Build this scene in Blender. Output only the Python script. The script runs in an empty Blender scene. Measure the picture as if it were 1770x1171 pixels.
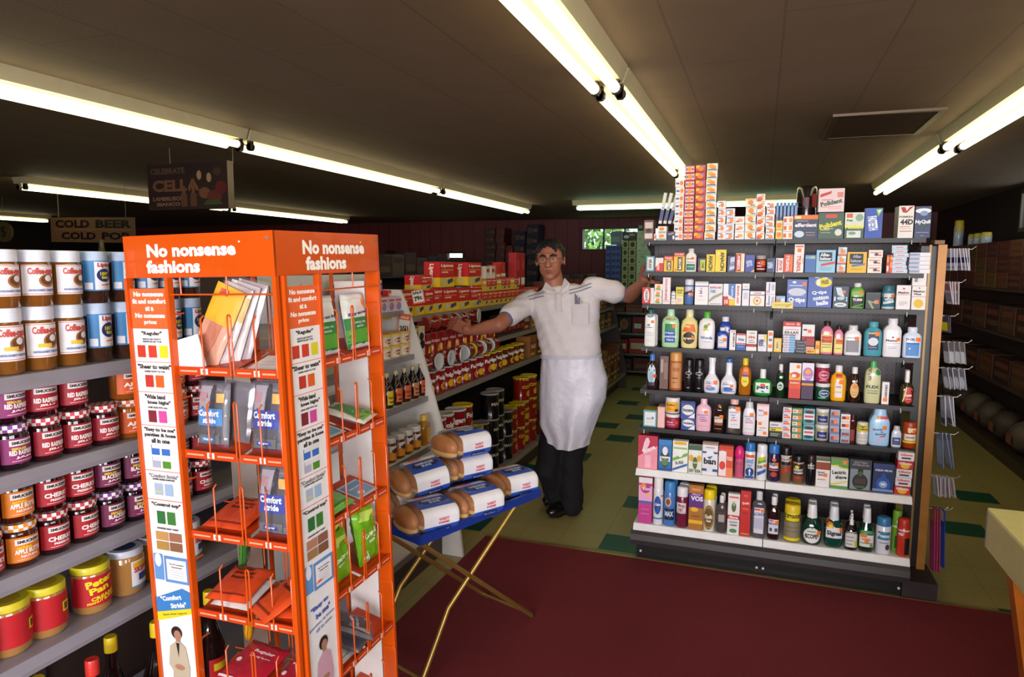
DAY=460.0; DAY2=45.0; EXPO=0.45
import bpy, math, random
from mathutils import Vector, Matrix
from mathutils.geometry import tessellate_polygon
random.seed(7)
SC=bpy.context.scene; COL=SC.collection
PI=math.pi; R_=math.radians
# ---------------------------------------------------------------- camera
FPX=1180.0; EYE=Vector((0,0,1.55))
_y,_p,_r=R_(20.0),R_(6.1),R_(0.25)
_f=Vector((-math.sin(_y)*math.cos(_p),math.cos(_y)*math.cos(_p),-math.sin(_p)))
_rt=Vector((math.cos(_y),math.sin(_y),0)); _up=_rt.cross(_f)
CR=_rt*math.cos(_r)+_up*math.sin(_r); CU=-_rt*math.sin(_r)+_up*math.cos(_r)
def P(px,py,ax,v):
    d=CR*((px-885)/FPX)-CU*((py-585.5)/FPX)+_f
    i='XYZ'.index(ax); t=(v-EYE[i])/d[i]
    return EYE+d*t
cd=bpy.data.cameras.new('camera'); cam=bpy.data.objects.new('camera',cd); COL.objects.link(cam)
cd.sensor_width=36; cd.sensor_fit='HORIZONTAL'; cd.lens=FPX/1770*36; cd.clip_start=.02
m=Matrix.Identity(4)
for i,a in enumerate((CR,CU,-_f)):
    for j in range(3): m[j][i]=a[j]
m.translation=EYE; cam.matrix_world=m; SC.camera=cam
# ---------------------------------------------------------------- materials
_M={}
def lin(h):
    h=h.lstrip('#')
    if len(h)==3: h=''.join(c*2 for c in h)
    v=[int(h[i:i+2],16)/255 for i in (0,2,4)]
    return [x/12.92 if x<=.04045 else ((x+.055)/1.055)**2.4 for x in v]+[1]
def mat(h,rough=.5,metal=0,trans=0,emis=0,bump=0,bs=60,var=.10,ior=1.45,alpha=1,coat=0):
    k=(h,rough,metal,trans,emis,bump,bs,var,alpha,coat)
    if k in _M: return _M[k]
    M=bpy.data.materials.new('m'+h.strip('#')); M.use_nodes=True; _M[k]=M
    nt=M.node_tree; b=nt.nodes['Principled BSDF']; c=lin(h)
    n=nt.nodes.new('ShaderNodeTexNoise'); n.inputs['Scale'].default_value=18
    tc=nt.nodes.new('ShaderNodeTexCoord'); nt.links.new(tc.outputs['Object'],n.inputs['Vector'])
    mx=nt.nodes.new('ShaderNodeMix'); mx.data_type='RGBA'
    nt.links.new(n.outputs['Fac'],mx.inputs['Factor'])
    mx.inputs[6].default_value=[x*(1-var) for x in c[:3]]+[1]; mx.inputs[7].default_value=[min(1,x*(1+var)) for x in c[:3]]+[1]
    nt.links.new(mx.outputs[2],b.inputs['Base Color'])
    b.inputs['Roughness'].default_value=rough; b.inputs['Metallic'].default_value=metal
    b.inputs['Transmission Weight'].default_value=trans; b.inputs['IOR'].default_value=ior
    b.inputs['Alpha'].default_value=alpha; b.inputs['Coat Weight'].default_value=coat
    if emis:
        b.inputs['Emission Color'].default_value=c; b.inputs['Emission Strength'].default_value=emis
    if bump:
        n2=nt.nodes.new('ShaderNodeTexNoise'); n2.inputs['Scale'].default_value=bs
        nt.links.new(tc.outputs['Object'],n2.inputs['Vector'])
        bp=nt.nodes.new('ShaderNodeBump'); bp.inputs['Strength'].default_value=bump; bp.inputs['Distance'].default_value=.01
        nt.links.new(n2.outputs['Fac'],bp.inputs['Height']); nt.links.new(bp.outputs['Normal'],b.inputs['Normal'])
    return M
def as_mat(m): return m if isinstance(m,bpy.types.Material) else mat(m)
# ---------------------------------------------------------------- mesh builder
class MB:
    def __init__(s): s.v=[]; s.f=[]; s.mi=[]; s.ms=[]; s.sm=[]
    def slot(s,m):
        m=as_mat(m)
        if m not in s.ms: s.ms.append(m)
        return s.ms.index(m)
    def add(s,vs,fs,m,smooth=False):
        b=len(s.v); s.v+= [tuple(v) for v in vs]; k=s.slot(m)
        for f in fs: s.f.append([b+i for i in f]); s.mi.append(k); s.sm.append(smooth)
        return s
    def box(s,x0,x1,y0,y1,z0,z1,m):
        return s.add([(x,y,z) for z in (z0,z1) for y in (y0,y1) for x in (x0,x1)],
          [(0,2,3,1),(4,5,7,6),(0,1,5,4),(2,6,7,3),(0,4,6,2),(1,3,7,5)],m)
    def prism(s,pts,h0,h1,ax,m,smooth=False):
        n=len(pts)
        def q(a,b,h): return {'x':(h,a,b),'y':(a,h,b),'z':(a,b,h)}[ax]
        vs=[q(a,b,h0) for a,b in pts]+[q(a,b,h1) for a,b in pts]
        return s.add(vs,[tuple(range(n))[::-1],tuple(range(n,2*n))]+[(i,(i+1)%n,n+(i+1)%n,n+i) for i in range(n)],m,smooth)
    def rings(s,rs,m,cap=True,smooth=True):
        n=len(rs[0]); vs=[p for r in rs for p in r]; fs=[]
        for k in range(len(rs)-1):
            for i in range(n):
                j=(i+1)%n; fs.append((k*n+i,k*n+j,(k+1)*n+j,(k+1)*n+i))
        s.add(vs,fs,m,smooth)
        if cap: 
            s.add(rs[0],[tuple(range(n))[::-1]],m); s.add(rs[-1],[tuple(range(n))],m)
        return s
    def lathe(s,prof,m,n=20,cx=0,cy=0,smooth=True,cap=True,dr=1,ex=2.0):
        def rg(z,r): 
            out=[]
            for i in range(n):
                a=2*PI*i/n; c,d=math.cos(a),math.sin(a)
                out.append((cx+r*math.copysign(abs(c)**(2/ex),c),cy+r*dr*math.copysign(abs(d)**(2/ex),d),z))
            return out
        return s.rings([rg(z,r) for z,r in prof],m,cap,smooth)
    def tube(s,pts,r,m,n=8,rr=None):
        pts=[Vector(p) for p in pts]; rs=[]; prev=None
        for i,p in enumerate(pts):
            t=(pts[min(i+1,len(pts)-1)]-pts[max(i-1,0)]).normalized()
            a=Vector((0,0,1)) if abs(t.z)<.9 else Vector((1,0,0))
            if prev is not None: a=prev
            u=(a-t*a.dot(t)).normalized(); w=t.cross(u); prev=u
            q=rr[i] if rr else r
            rs.append([p+u*q*math.cos(2*PI*k/n)+w*q*math.sin(2*PI*k/n) for k in range(n)])
        return s.rings(rs,m)
    def ball(s,c,r,m,n=12,k=8):
        if not hasattr(r,'__len__'): r=(r,r,r)
        rs=[[(c[0]+r[0]*math.sin(PI*j/k)*math.cos(2*PI*i/n),c[1]+r[1]*math.sin(PI*j/k)*math.sin(2*PI*i/n),c[2]-r[2]*math.cos(PI*j/k)) for i in range(n)] for j in range(k+1)]
        rs[0]=[(c[0]+1e-4*math.cos(2*PI*i/n),c[1]+1e-4*math.sin(2*PI*i/n),c[2]-r[2]) for i in range(n)]
        rs[-1]=[(c[0]+1e-4*math.cos(2*PI*i/n),c[1]+1e-4*math.sin(2*PI*i/n),c[2]+r[2]) for i in range(n)]
        return s.rings(rs,m,True,True)
    def mesh(s,name):
        me=bpy.data.meshes.new(name); me.from_pydata(s.v,[],s.f)
        for m in s.ms: me.materials.append(m)
        me.polygons.foreach_set('material_index',s.mi); me.polygons.foreach_set('use_smooth',s.sm); me.update()
        return me
    def obj(s,name,parent=None,loc=(0,0,0),rz=0):
        o=bpy.data.objects.new(name,s.mesh(name)); COL.objects.link(o); o.parent=parent
        o.location=loc; o.rotation_euler=(0,0,rz); return o
def tag(o,label,cat,group=None,kind=None):
    if label: o['label']=label
    if cat: o['category']=cat
    if group: o['group']=group
    if kind: o['kind']=kind
    return o
def thing(name,label,cat,loc=(0,0,0),rot=(0,0,0),group=None):
    o=bpy.data.objects.new(name,None); COL.objects.link(o); o.location=loc
    o.rotation_euler=rot if hasattr(rot,'__len__') else (0,0,rot); o.empty_display_size=.05
    return tag(o,label,cat,group)
def struct(name,mb,parent=None,label=None):
    o=mb.obj(name,parent)
    if parent is None: o['kind']='structure'
    if label: o['label']=label
    return o
def dup(root,loc=None,rot=None,label=None):
    r=root.copy(); COL.objects.link(r)
    if loc is not None: r.location=loc
    if rot is not None: r.rotation_euler=rot
    if label: r['label']=label
    for ch in list(root.children):
        c=ch.copy(); COL.objects.link(c); c.parent=r
        for g in list(ch.children):
            d=g.copy(); COL.objects.link(d); d.parent=c
    return r
# ---------------------------------------------------------------- lettering (outlines of built-in font, tessellated)
_T={}
def text_mesh(t,bold=.045):
    k=(t,bold)
    if k in _T: return _T[k]
    cu=bpy.data.curves.new('t','FONT'); cu.body=t; cu.offset=bold; cu.resolution_u=2; cu.space_character=1.0
    o=bpy.data.objects.new('t',cu)
    me=bpy.data.meshes.new_from_object(o)
    vs=[(v.co.x,v.co.y) for v in me.vertices]; fs=[tuple(p.vertices) for p in me.polygons]
    bpy.data.objects.remove(o); bpy.data.curves.remove(cu); bpy.data.meshes.remove(me)
    if not vs: _T[k]=([],[],1); return _T[k]
    x0=min(v[0] for v in vs); x1=max(v[0] for v in vs); y0=min(v[1] for v in vs); y1=max(v[1] for v in vs)
    w=max(x1-x0,1e-6); h=max(y1-y0,1e-6)
    _T[k]=([((x-x0)/w,(y-y0)/h) for x,y in vs],fs,w/h)
    return _T[k]
# decals: 'r u0 v0 u1 v1 col' rect, 'e u v ru rv col' ellipse, 't TEXT u v w h col [rot]' lettering, 'p col u v u v..' polygon, 'S u v w' orange price sticker
def decals(mb,spec,W,H,surf,curved=False,base=0.0004):
    """surf(x,z,off)->point, x in metres from centre, z metres from base"""
    if not spec: return
    sp=spec.split(';'); stp=.00028 if len(sp)<14 else .0036/len(sp)
    for k,d in enumerate(sp):
        a=d.split(); 
        if not a: continue
        off=base+stp*k
        if a[0]=='S':
            u,v,w=[float(q) for q in a[1:4]]; hh=w*W/H
            a=['r',str(u-w/2),str(v-hh/2),str(u+w/2),str(v+hh/2),'#f07820']
        if a[0]=='r':
            u0,v0,u1,v1=[float(q) for q in a[1:5]]
            nx=10 if curved else 1; nz=6 if curved else 1
            vs=[surf((u0+(u1-u0)*i/nx-.5)*W,(v0+(v1-v0)*j/nz)*H,off) for j in range(nz+1) for i in range(nx+1)]
            mb.add(vs,[(j*(nx+1)+i,j*(nx+1)+i+1,(j+1)*(nx+1)+i+1,(j+1)*(nx+1)+i) for j in range(nz) for i in range(nx)],a[5],curved)
        elif a[0]=='e':
            u,v,ru,rv=[float(q) for q in a[1:5]]; n=20; R3=(0.02,.5,1) if curved else (.02,1)
            vs=[surf((u+ru*r*math.cos(2*PI*i/n)-.5)*W,(v+rv*r*math.sin(2*PI*i/n))*H,off) for r in R3 for i in range(n)]
            fs=[(q*n+i,q*n+(i+1)%n,(q+1)*n+(i+1)%n,(q+1)*n+i) for q in range(len(R3)-1) for i in range(n)]
            mb.add(vs,[f[::-1] for f in fs]+[tuple(range(n))],a[5],curved)
        elif a[0]=='p':
            q=[float(x) for x in a[2:]]
            pts=[Vector((q[i],q[i+1],0)) for i in range(0,len(q),2)]
            if not curved: mb.add([surf((p.x-.5)*W,p.y*H,off) for p in pts],[tuple(range(len(pts)))],a[1]); continue
            for tri in tessellate_polygon([pts]):
                A,B,C_=[pts[i] for i in tri]; n=6; vs=[]; ix={}
                if (B-A).cross(C_-A).z<0: B,C_=C_,B
                for i in range(n+1):
                    for j in range(n+1-i):
                        p=A+(B-A)*(i/n)+(C_-A)*(j/n); ix[i,j]=len(vs); vs.append(surf((p.x-.5)*W,p.y*H,off))
                fs=[]
                for i in range(n):
                    for j in range(n-i):
                        fs.append((ix[i,j],ix[i+1,j],ix[i,j+1]))
                        if j<n-i-1: fs.append((ix[i+1,j],ix[i+1,j+1],ix[i,j+1]))
                mb.add(vs,fs,a[1],True)
        elif a[0]=='t':
            rot=R_(float(a[7])) if len(a)>7 else 0
            u,v,w,h=[float(q) for q in a[2:6]]
            if abs(abs(rot)-PI/2)<.01: w*=H; h*=W
            else: w*=W; h*=H
            vs,fs,_=text_mesh(a[1].replace('_',' ')); c,s_=math.cos(rot),math.sin(rot)
            out=[]
            for tx,ty in vs:
                x=(tx-.5)*w; y=(ty-.5)*h
                out.append(surf((u-.5)*W+x*c-y*s_,v*H+x*s_+y*c,off+(.0003 if stp>.0002 else .00004)))
            mb.add(out,fs,a[6])
def flat(y): return lambda x,z,o: (x,y-o,z)
# ---------------------------------------------------------------- products
# profile kinds: body [(v,a)], cap [(v,a)], depth ratio, exponent
K={'can':([(0,.94),(.015,1),(.74,1),(.77,.9)],[(.765,.93),(.95,.93),(.985,.85),(1,.6)],1,2),
'jar':([(0,.92),(.02,1),(.74,1),(.8,.88)],[(.79,.97),(.98,.97),(1,.92)],1,2),
'tub':([(0,.86),(.02,.88),(.84,1)],[(.84,1.04),(.97,1.04),(1,.98)],1,2),
'med':([(0,.94),(.03,1),(.68,1),(.77,.82),(.82,.5),(.86,.46)],[(.85,.54),(.985,.54),(1,.48)],.55,3.6),
'sham':([(0,.9),(.03,.97),(.25,1),(.62,1),(.74,.9),(.8,.62),(.83,.4)],[(.82,.44),(.985,.42),(1,.38)],.55,2.8),
'tall':([(0,.9),(.03,1),(.78,.96),(.84,.88),(.87,.5)],[(.86,.42),(.985,.4),(1,.36)],.6,3),
'neck':([(0,.84),(.03,.95),(.2,1),(.34,.95),(.44,.7),(.52,.46),(.62,.38),(.88,.38)],[(.88,.44),(.985,.46),(1,.42)],.6,2.6),
'pert':([(0,.62),(.05,.86),(.2,1),(.42,.99),(.56,.84),(.62,.5),(.67,.28)],[(.66,.31),(.97,.31),(1,.28)],.5,2.4),
'oil':([(0,.86),(.04,.96),(.55,1),(.7,.9),(.78,.5),(.82,.4)],[(.81,.46),(.98,.45),(1,.36)],.7,2.6),
'mouth':([(0,.8),(.04,.95),(.22,1),(.42,.98),(.54,.8),(.62,.55),(.68,.46)],[(.67,.52),(.98,.42),(1,.38)],.7,2.5),
'wine':([(0,.92),(.03,1),(.55,1),(.7,.6),(.8,.36),(.9,.32)],[(.89,.37),(.99,.37),(1,.33)],1,2),
'powder':([(0,.9),(.03,.98),(.12,1),(.62,1),(.74,.84),(.82,.62)],[(.81,.66),(.97,.58),(1,.5)],.5,2.6),
'roll':([(0,.86),(.03,.92),(.5,.92),(.6,.86)],[(.58,.8),(.64,1),(.8,1.02),(.92,.8),(.985,.45),(1,.1)],1,2),
'spray':([(0,.92),(.03,1),(.5,1),(.64,.7),(.7,.3)],[(.69,.34),(.82,.3),(.86,.16),(.985,.2),(1,.14)],.8,2.2)}
NAMES={'can':('spray_can','spray can'),'jar':('jar','jar'),'tub':('tub','tub'),'box':('carton','box')}
def prof_at(pr,v):
    for (a,b),(c,d) in zip(pr,pr[1:]):
        if v<=c: return b+(d-b)*max(0,(v-a))/max(c-a,1e-6)
    return pr[-1][1]
def surf_bottle(body,W,H,dr,ex):
    def f(x,z,o):
        a=max(prof_at(body,z/H),.05)*W/2; t=min(abs(x)/a,.995)
        return (max(-a,min(a,x)),-a*dr*(1-t**ex)**(1/ex)-o,z)
    return f
def carton(W,D,H,col,dec,side=None,sd=None,top=None):
    mb=MB(); c=mat(col,.45); s=mat(side or col,.45)
    mb.box(-W/2,W/2,-D/2,D/2,0,H,s)
    mb.add([(-W/2,-D/2-.0001,0),(W/2,-D/2-.0001,0),(W/2,-D/2-.0001,H),(-W/2,-D/2-.0001,H)],[(0,1,2,3)],c)
    if top: mb.add([(-W/2,-D/2,H+.0003),(W/2,-D/2,H+.0003),(W/2,D/2,H+.0003),(-W/2,D/2,H+.0003)],[(0,1,2,3)],top)
    # tuck flap seam
    mb.box(-W/2+.002,W/2-.002,-D/2+.0005,-D/2+.0015,H,H+.0004,'#8a8478')
    decals(mb,dec,W,H,flat(-D/2))
    if sd:
        decals(mb,sd,D,H,lambda x,z,o:(-W/2-o,-x,z)); decals(mb,sd,D,H,lambda x,z,o:(W/2+o,x,z))
    return mb
def build_product(kind,W,H,col,dec,name,label,cat,loc,rz,group=None,D=None,side=None,sd=None,mt=None,liquid=None):
    """returns root"""
    if kind=='box':
        o=carton(W,D or min(W*.6,.06),H,col,dec,side,sd).obj(name,None,loc,rz)
        return tag(o,label,cat,group)
    cs=(col+','+col).split(','); body,cap,dr,ex=K[kind]
    root=thing(name,label,cat,loc,rz,group)
    bm=mat(cs[0],.28,coat=.3) if mt is None else mt(cs[0])
    b=MB(); b.lathe([(v*H,a*W/2) for v,a in body],bm,20,dr=dr,ex=ex); b.obj('body',root)
    c=MB(); e2=2 if ex>2 else ex
    if kind=='spray':
        c.lathe([(v*H,a*W/2) for v,a in cap],cs[1],14); c.tube([(0,0,H*.95),(0,-W*.35,H*.95)],W*.07,cs[1])
    else:
        c.lathe([(v*H,a*W/2) for v,a in cap],mat(cs[1],.35),20,dr=1 if ex>2 and kind not in('sham','tall','powder') else (dr if ex<=2 else .8),ex=e2)
        if kind in('med','wine','jar','oil'): # ribbed edge
            z0,a0=cap[0]
            for q in range(3): 
                zz=(z0+(.97-z0)*(q+1)/4)*H; c.lathe([(zz,a0*W/2*1.0),(zz+.0007,a0*W/2*1.025),(zz+.0014,a0*W/2)],mat(cs[1],.35),20,cap=False)
    c.obj('cap' if kind not in('jar','tub') else 'lid',root)
    if dec:
        l=MB(); decals(l,dec,W,H,surf_bottle(body+[(cap[0][0]+.001,cap[0][1])]+cap[1:],W,H,dr,ex),True); l.obj('label',root)
    return root
GLASS=lambda h: mat(h,.06,trans=.35,coat=.6)
CLEAR=lambda h: mat(h,.05,trans=.9,ior=1.3)
# ================================================================ the room
ZC=2.28; XR=2.15; XL=-12.0; YB=10.5; YF=-2.4
def nodes_mat(name):
    M=bpy.data.materials.new(name); M.use_nodes=True; nt=M.node_tree
    return M,nt,nt.nodes['Principled BSDF']
def mathn(nt,op,a,b=None,c=None):
    n=nt.nodes.new('ShaderNodeMath'); n.operation=op
    for i,x in enumerate((a,b,c)):
        if x is None: continue
        if hasattr(x,'links') or isinstance(x,bpy.types.NodeSocket): nt.links.new(x,n.inputs[i])
        else: n.inputs[i].default_value=x
    return n.outputs[0]
def mixc(nt,f,a,b):
    n=nt.nodes.new('ShaderNodeMix'); n.data_type='RGBA'
    if isinstance(f,bpy.types.NodeSocket): nt.links.new(f,n.inputs[0])
    else: n.inputs[0].default_value=f
    for i,x in ((6,a),(7,b)):
        if isinstance(x,bpy.types.NodeSocket): nt.links.new(x,n.inputs[i])
        else: n.inputs[i].default_value=x
    return n.outputs[2]
def world_xyz(nt):
    g=nt.nodes.new('ShaderNodeNewGeometry'); s=nt.nodes.new('ShaderNodeSeparateXYZ'); nt.links.new(g.outputs['Position'],s.inputs[0])
    return g.outputs['Position'],s.outputs[0],s.outputs[1],s.outputs[2]
def noise(nt,pos,sc,det=4):
    n=nt.nodes.new('ShaderNodeTexNoise'); n.inputs['Scale'].default_value=sc; n.inputs['Detail'].default_value=det
    nt.links.new(pos,n.inputs['Vector']); return n.outputs['Fac']
# floor: speckled vinyl tiles
M,nt,b=nodes_mat('vinyl_floor'); pos,x,y,z=world_xyz(nt)
TS=.233
def seam(c,off):
    f=mathn(nt,'FRACT',mathn(nt,'DIVIDE',mathn(nt,'ADD',c,off),TS))
    return mathn(nt,'LESS_THAN',mathn(nt,'ABSOLUTE',mathn(nt,'SUBTRACT',f,.5)),.492)
n1=noise(nt,pos,90,6); n2=noise(nt,pos,2.5)
col=mixc(nt,n1,lin('#8f8350'),lin('#b5a974')); col=mixc(nt,mathn(nt,'MULTIPLY',n2,.5),col,lin('#857744'))
s1=mathn(nt,'MULTIPLY',seam(x,.79+10*TS),seam(y,-3.55+40*TS)); col=mixc(nt,s1,lin('#7f754a'),col)
nt.links.new(col,b.inputs['Base Color']); b.inputs['Roughness'].default_value=.38
bp=nt.nodes.new('ShaderNodeBump'); bp.inputs['Strength'].default_value=.08; bp.inputs['Distance'].default_value=.01
nt.links.new(noise(nt,pos,14),bp.inputs['Height']); nt.links.new(bp.outputs['Normal'],b.inputs['Normal'])
VIN=M
fl=MB(); fl.box(XL,XR+.3,YF-.1,YB,-.1,0,VIN)
GT=mat('#1d5040',.4,bump=.1,bs=30,var=.25)
for gx,gy,nx,ny in [(-.79,3.56,1,1),(-1.44,5.28,1,1),(-1.45,6.34,1,1),(-1.43,7.54,1,1),(-.79,4.3,1,1),(-1.66,4.8,1,1),(-1.62,3.62,1,1),(1.09,3.43,1,1),(1.3,5.2,1,1),(1.1,4.5,1,1),(-1.22,5.95,1,1),(-1.2,6.9,1,1),(-1.5,8.4,1,1),(-.9,6.2,1,1)]:
    i=round((gx+.79)/TS); j=round((gy-3.56)/TS); X=-.79+i*TS; Y=3.56+j*TS
    fl.add([(X+.002,Y+.002,.0006),(X+TS-.002,Y+.002,.0006),(X+TS-.002,Y+TS-.002,.0006),(X+.002,Y+TS-.002,.0006)],[(0,1,2,3)],GT)
struct('floor',fl)
# carpet, low red pile over the front of the shop
M,nt,b=nodes_mat('red_carpet'); pos,x,y,z=world_xyz(nt)
c=mixc(nt,noise(nt,pos,260,3),lin('#5a1019'),lin('#8c2430')); c=mixc(nt,mathn(nt,'MULTIPLY',noise(nt,pos,3),.6),c,lin('#5e1018'))
nt.links.new(c,b.inputs['Base Color']); b.inputs['Roughness'].default_value=.95
bp=nt.nodes.new('ShaderNodeBump'); bp.inputs['Strength'].default_value=.7; bp.inputs['Distance'].default_value=.006
nt.links.new(noise(nt,pos,220,2),bp.inputs['Height']); nt.links.new(bp.outputs['Normal'],b.inputs['Normal'])
cp=thing('carpet','dark red low pile carpet covering the front of the shop floor','carpet')
MB().box(-1.43,XR-.01,YF+.05,3.50,.0,.006,M).obj('pile',cp)
MB().box(-1.43,XR-.01,3.5,3.512,.0,.008,mat('#b59a5c',.3,.8)).obj('edge_strip',cp)
# ceiling boards
M,nt,b=nodes_mat('ceiling_board'); pos,x,y,z=world_xyz(nt)
PW=.335
fx=mathn(nt,'DIVIDE',mathn(nt,'ADD',x,-.033+60*PW),PW)
sx=mathn(nt,'GREATER_THAN',mathn(nt,'ABSOLUTE',mathn(nt,'SUBTRACT',mathn(nt,'FRACT',fx),.5)),.489)
row=mathn(nt,'FLOOR',fx)
fy=mathn(nt,'ADD',mathn(nt,'DIVIDE',y,1.22),mathn(nt,'MULTIPLY',row,.37))
sy=mathn(nt,'GREATER_THAN',mathn(nt,'ABSOLUTE',mathn(nt,'SUBTRACT',mathn(nt,'FRACT',fy),.5)),.4975)
se=mathn(nt,'MAXIMUM',sx,sy)
c=mixc(nt,noise(nt,pos,5),lin('#715c48'),lin('#806a54'))
c=mixc(nt,mathn(nt,'MULTIPLY',se,.6),c,lin('#5c4a38'))
nt.links.new(c,b.inputs['Base Color']); b.inputs['Roughness'].default_value=.75
bp=nt.nodes.new('ShaderNodeBump'); bp.inputs['Strength'].default_value=.6; bp.inputs['Distance'].default_value=.01
nt.links.new(mathn(nt,'SUBTRACT',mathn(nt,'MULTIPLY',noise(nt,pos,160),.15),se),bp.inputs['Height']); nt.links.new(bp.outputs['Normal'],b.inputs['Normal'])
struct('ceiling',MB().box(XL,XR+.3,YF-.1,YB,ZC,ZC+.1,M))
# walls
def siding(h,h2):
    M,nt,b=nodes_mat('siding'); pos,x,y,z=world_xyz(nt)
    f=mathn(nt,'FRACT',mathn(nt,'DIVIDE',mathn(nt,'ADD',x,y),.2))
    g=mathn(nt,'GREATER_THAN',f,.95)
    nt.links.new(mixc(nt,g,mixc(nt,noise(nt,pos,6),lin(h),lin(h2)),lin('#1a0a08')),b.inputs['Base Color']); b.inputs['Roughness'].default_value=.6
    return M
WRED=siding('#5a2022','#682a2a'); WBR=siding('#221814','#2c201a')
def wall_hole(name,ax,pos,a0,a1,holes,m,th=.12):
    mb=MB(); holes=sorted(holes); x=a0
    def bx(u0,u1,z0,z1):
        if ax=='Y': mb.box(u0,u1,min(pos,pos+th),max(pos,pos+th),z0,z1,m)
        else: mb.box(min(pos,pos+th),max(pos,pos+th),u0,u1,z0,z1,m)
    for h0,h1,z0,z1 in holes:
        bx(x,h0,0,ZC); bx(h0,h1,0,z0); bx(h0,h1,z1,ZC); x=h1
    bx(x,a1,0,ZC); return struct(name,mb)
W1=(-2.65,-1.35,1.81,2.12)
wall_hole('wall_back','Y',YB,XL-.12,XR+.12,[W1,(-5.0,-4.7,1.35,1.75)],WRED)
W2=(5.2,7.3,1.9,2.2)
W5=(-1.8,.6,1.0,2.0)
wall_hole('wall_right','X',XR,YF,YB,[W5,W2],WBR)
wall_hole('wall_left','X',XL,YF,YB,[],WBR,-.12)
WF=(-1.6,1.9,.75,2.1)
wall_hole('wall_front','Y',YF,XL-.12,XR+.12,[WF],mat('#8a7a62',.7),-.12)
# windows
GL=bpy.data.materials.new('window_glass'); GL.use_nodes=True; nt=GL.node_tree; nt.nodes.clear()
o=nt.nodes.new('ShaderNodeOutputMaterial'); g=nt.nodes.new('ShaderNodeBsdfGlossy'); t=nt.nodes.new('ShaderNodeBsdfTransparent'); mx=nt.nodes.new('ShaderNodeMixShader')
g.inputs['Roughness'].default_value=.02; mx.inputs[0].default_value=.06; nt.links.new(t.outputs[0],mx.inputs[1]); nt.links.new(g.outputs[0],mx.inputs[2]); nt.links.new(mx.outputs[0],o.inputs[0])
def window(name,ax,pos,w,nm,frame,th=.05,inward=-1):
    u0,u1,z0,z1=w; f=MB()
    def bx(mb,a,b_,c,d,m,t0,t1):
        lo,hi=min(pos+t0,pos+t1),max(pos+t0,pos+t1)
        if ax=='Y': mb.box(a,b_,lo,hi,c,d,m)
        else: mb.box(lo,hi,a,b_,c,d,m)
    e=.035; k=inward
    bx(f,u0-e,u1+e,z0-e,z0,frame,k*.02,0); bx(f,u0-e,u1+e,z1,z1+e,frame,k*.02,0)
    bx(f,u0-e,u0,z0,z1,frame,k*.02,0); bx(f,u1,u1+e,z0,z1,frame,k*.02,0)
    for i in range(1,nm):
        u=u0+(u1-u0)*i/nm; bx(f,u-.012,u+.012,z0,z1,frame,-k*.03,-k*.05)
    w_=struct(name,f)
    p=MB(); bx(p,u0,u1,z0,z1,GL,-k*.06,-k*.065); p.obj('pane',w_)
    return w_
window('window_1','Y',YB,W1,4,'#4a1c1c'); window('window_2','Y',YB,(-5.0,-4.7,1.35,1.75),1,'#4a1c1c')
window('window_3','X',XR,W2,5,'#5c5648'); window('window_5','X',XR,W5,3,'#9a958a'); window('window_4','Y',YF,WF,3,'#9a958a',inward=1)
# leafy bushes outside the back window
def bush(cx,cy,cz,r,n,label):
    rnd=random.Random(int(cx*10)); mb=MB(); ms=[mat('#5f8f3c',.6),mat('#8fbf5c',.6),mat('#3f6f2c',.6)]
    for i in range(n):
        a=rnd.random()*2*PI; t=math.acos(2*rnd.random()-1); q=r*(.6+.4*rnd.random())
        c=Vector((cx+q*math.sin(t)*math.cos(a),cy+q*math.sin(t)*math.sin(a)*.6,cz+q*math.cos(t)))
        u=Vector((rnd.uniform(-1,1),rnd.uniform(-1,1),rnd.uniform(-1,1))).normalized()*.09; w=u.orthogonal().normalized()*.05
        mb.add([c-u,c+w,c+u,c-w],[(0,1,2,3)],ms[i%3])
    t=thing('bush',label,'bush'); mb.obj('foliage',t)
    MB().tube([(cx,cy,-.1),(cx,cy,cz)],.05,'#4a3a28').obj('stem',t); return t
bush(-3.2,13.5,1.7,1.0,900,'green leafy bush outside the left half of the back window')
bush(-1.3,14.2,1.5,.9,700,'green leafy bush outside the right half of the back window')
tag(MB().box(-16,8,10.7,30,-.2,-.1,mat('#7a8a50',.9)).obj('ground'),None,None,None,'structure')
# ---------------------------------------------------------------- fluorescent fixtures
TUBE=mat('#fff3c0',.4,emis=3.6,var=0); TUBEG=mat('#c8ffd0',.4,emis=3.6,var=0)
HOUS=mat('#b9ab86',.45); SOCK=mat('#2c241c',.5)
def fixture(x,y,label,rz=0,tube=TUBE,group='fluorescent strip lights on the ceiling'):
    L=2.42; t=thing('fluorescent_light',label,'ceiling light',(x,y,ZC),rz,group)
    MB().prism([(-.075,0),(-.055,-.055),(.055,-.055),(.075,0)],0,L,'y',HOUS).obj('housing',t)
    for s in (-1,1):
        MB().tube([(s*.038,.05,-.085),(s*.038,.06,-.085),(s*.038,L-.06,-.085),(s*.038,L-.05,-.085)],.019,tube,12).obj('tube',t)
        for y_ in (.02,L-.045): 
            k=MB(); k.box(s*.038-.012,s*.038+.012,y_,y_+.025,-.105,-.05,SOCK); k.tube([(s*.038,y_-.0,-.085),(s*.038,y_+.025,-.085)],.021,SOCK,12); k.obj('socket',t)
    return t
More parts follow.
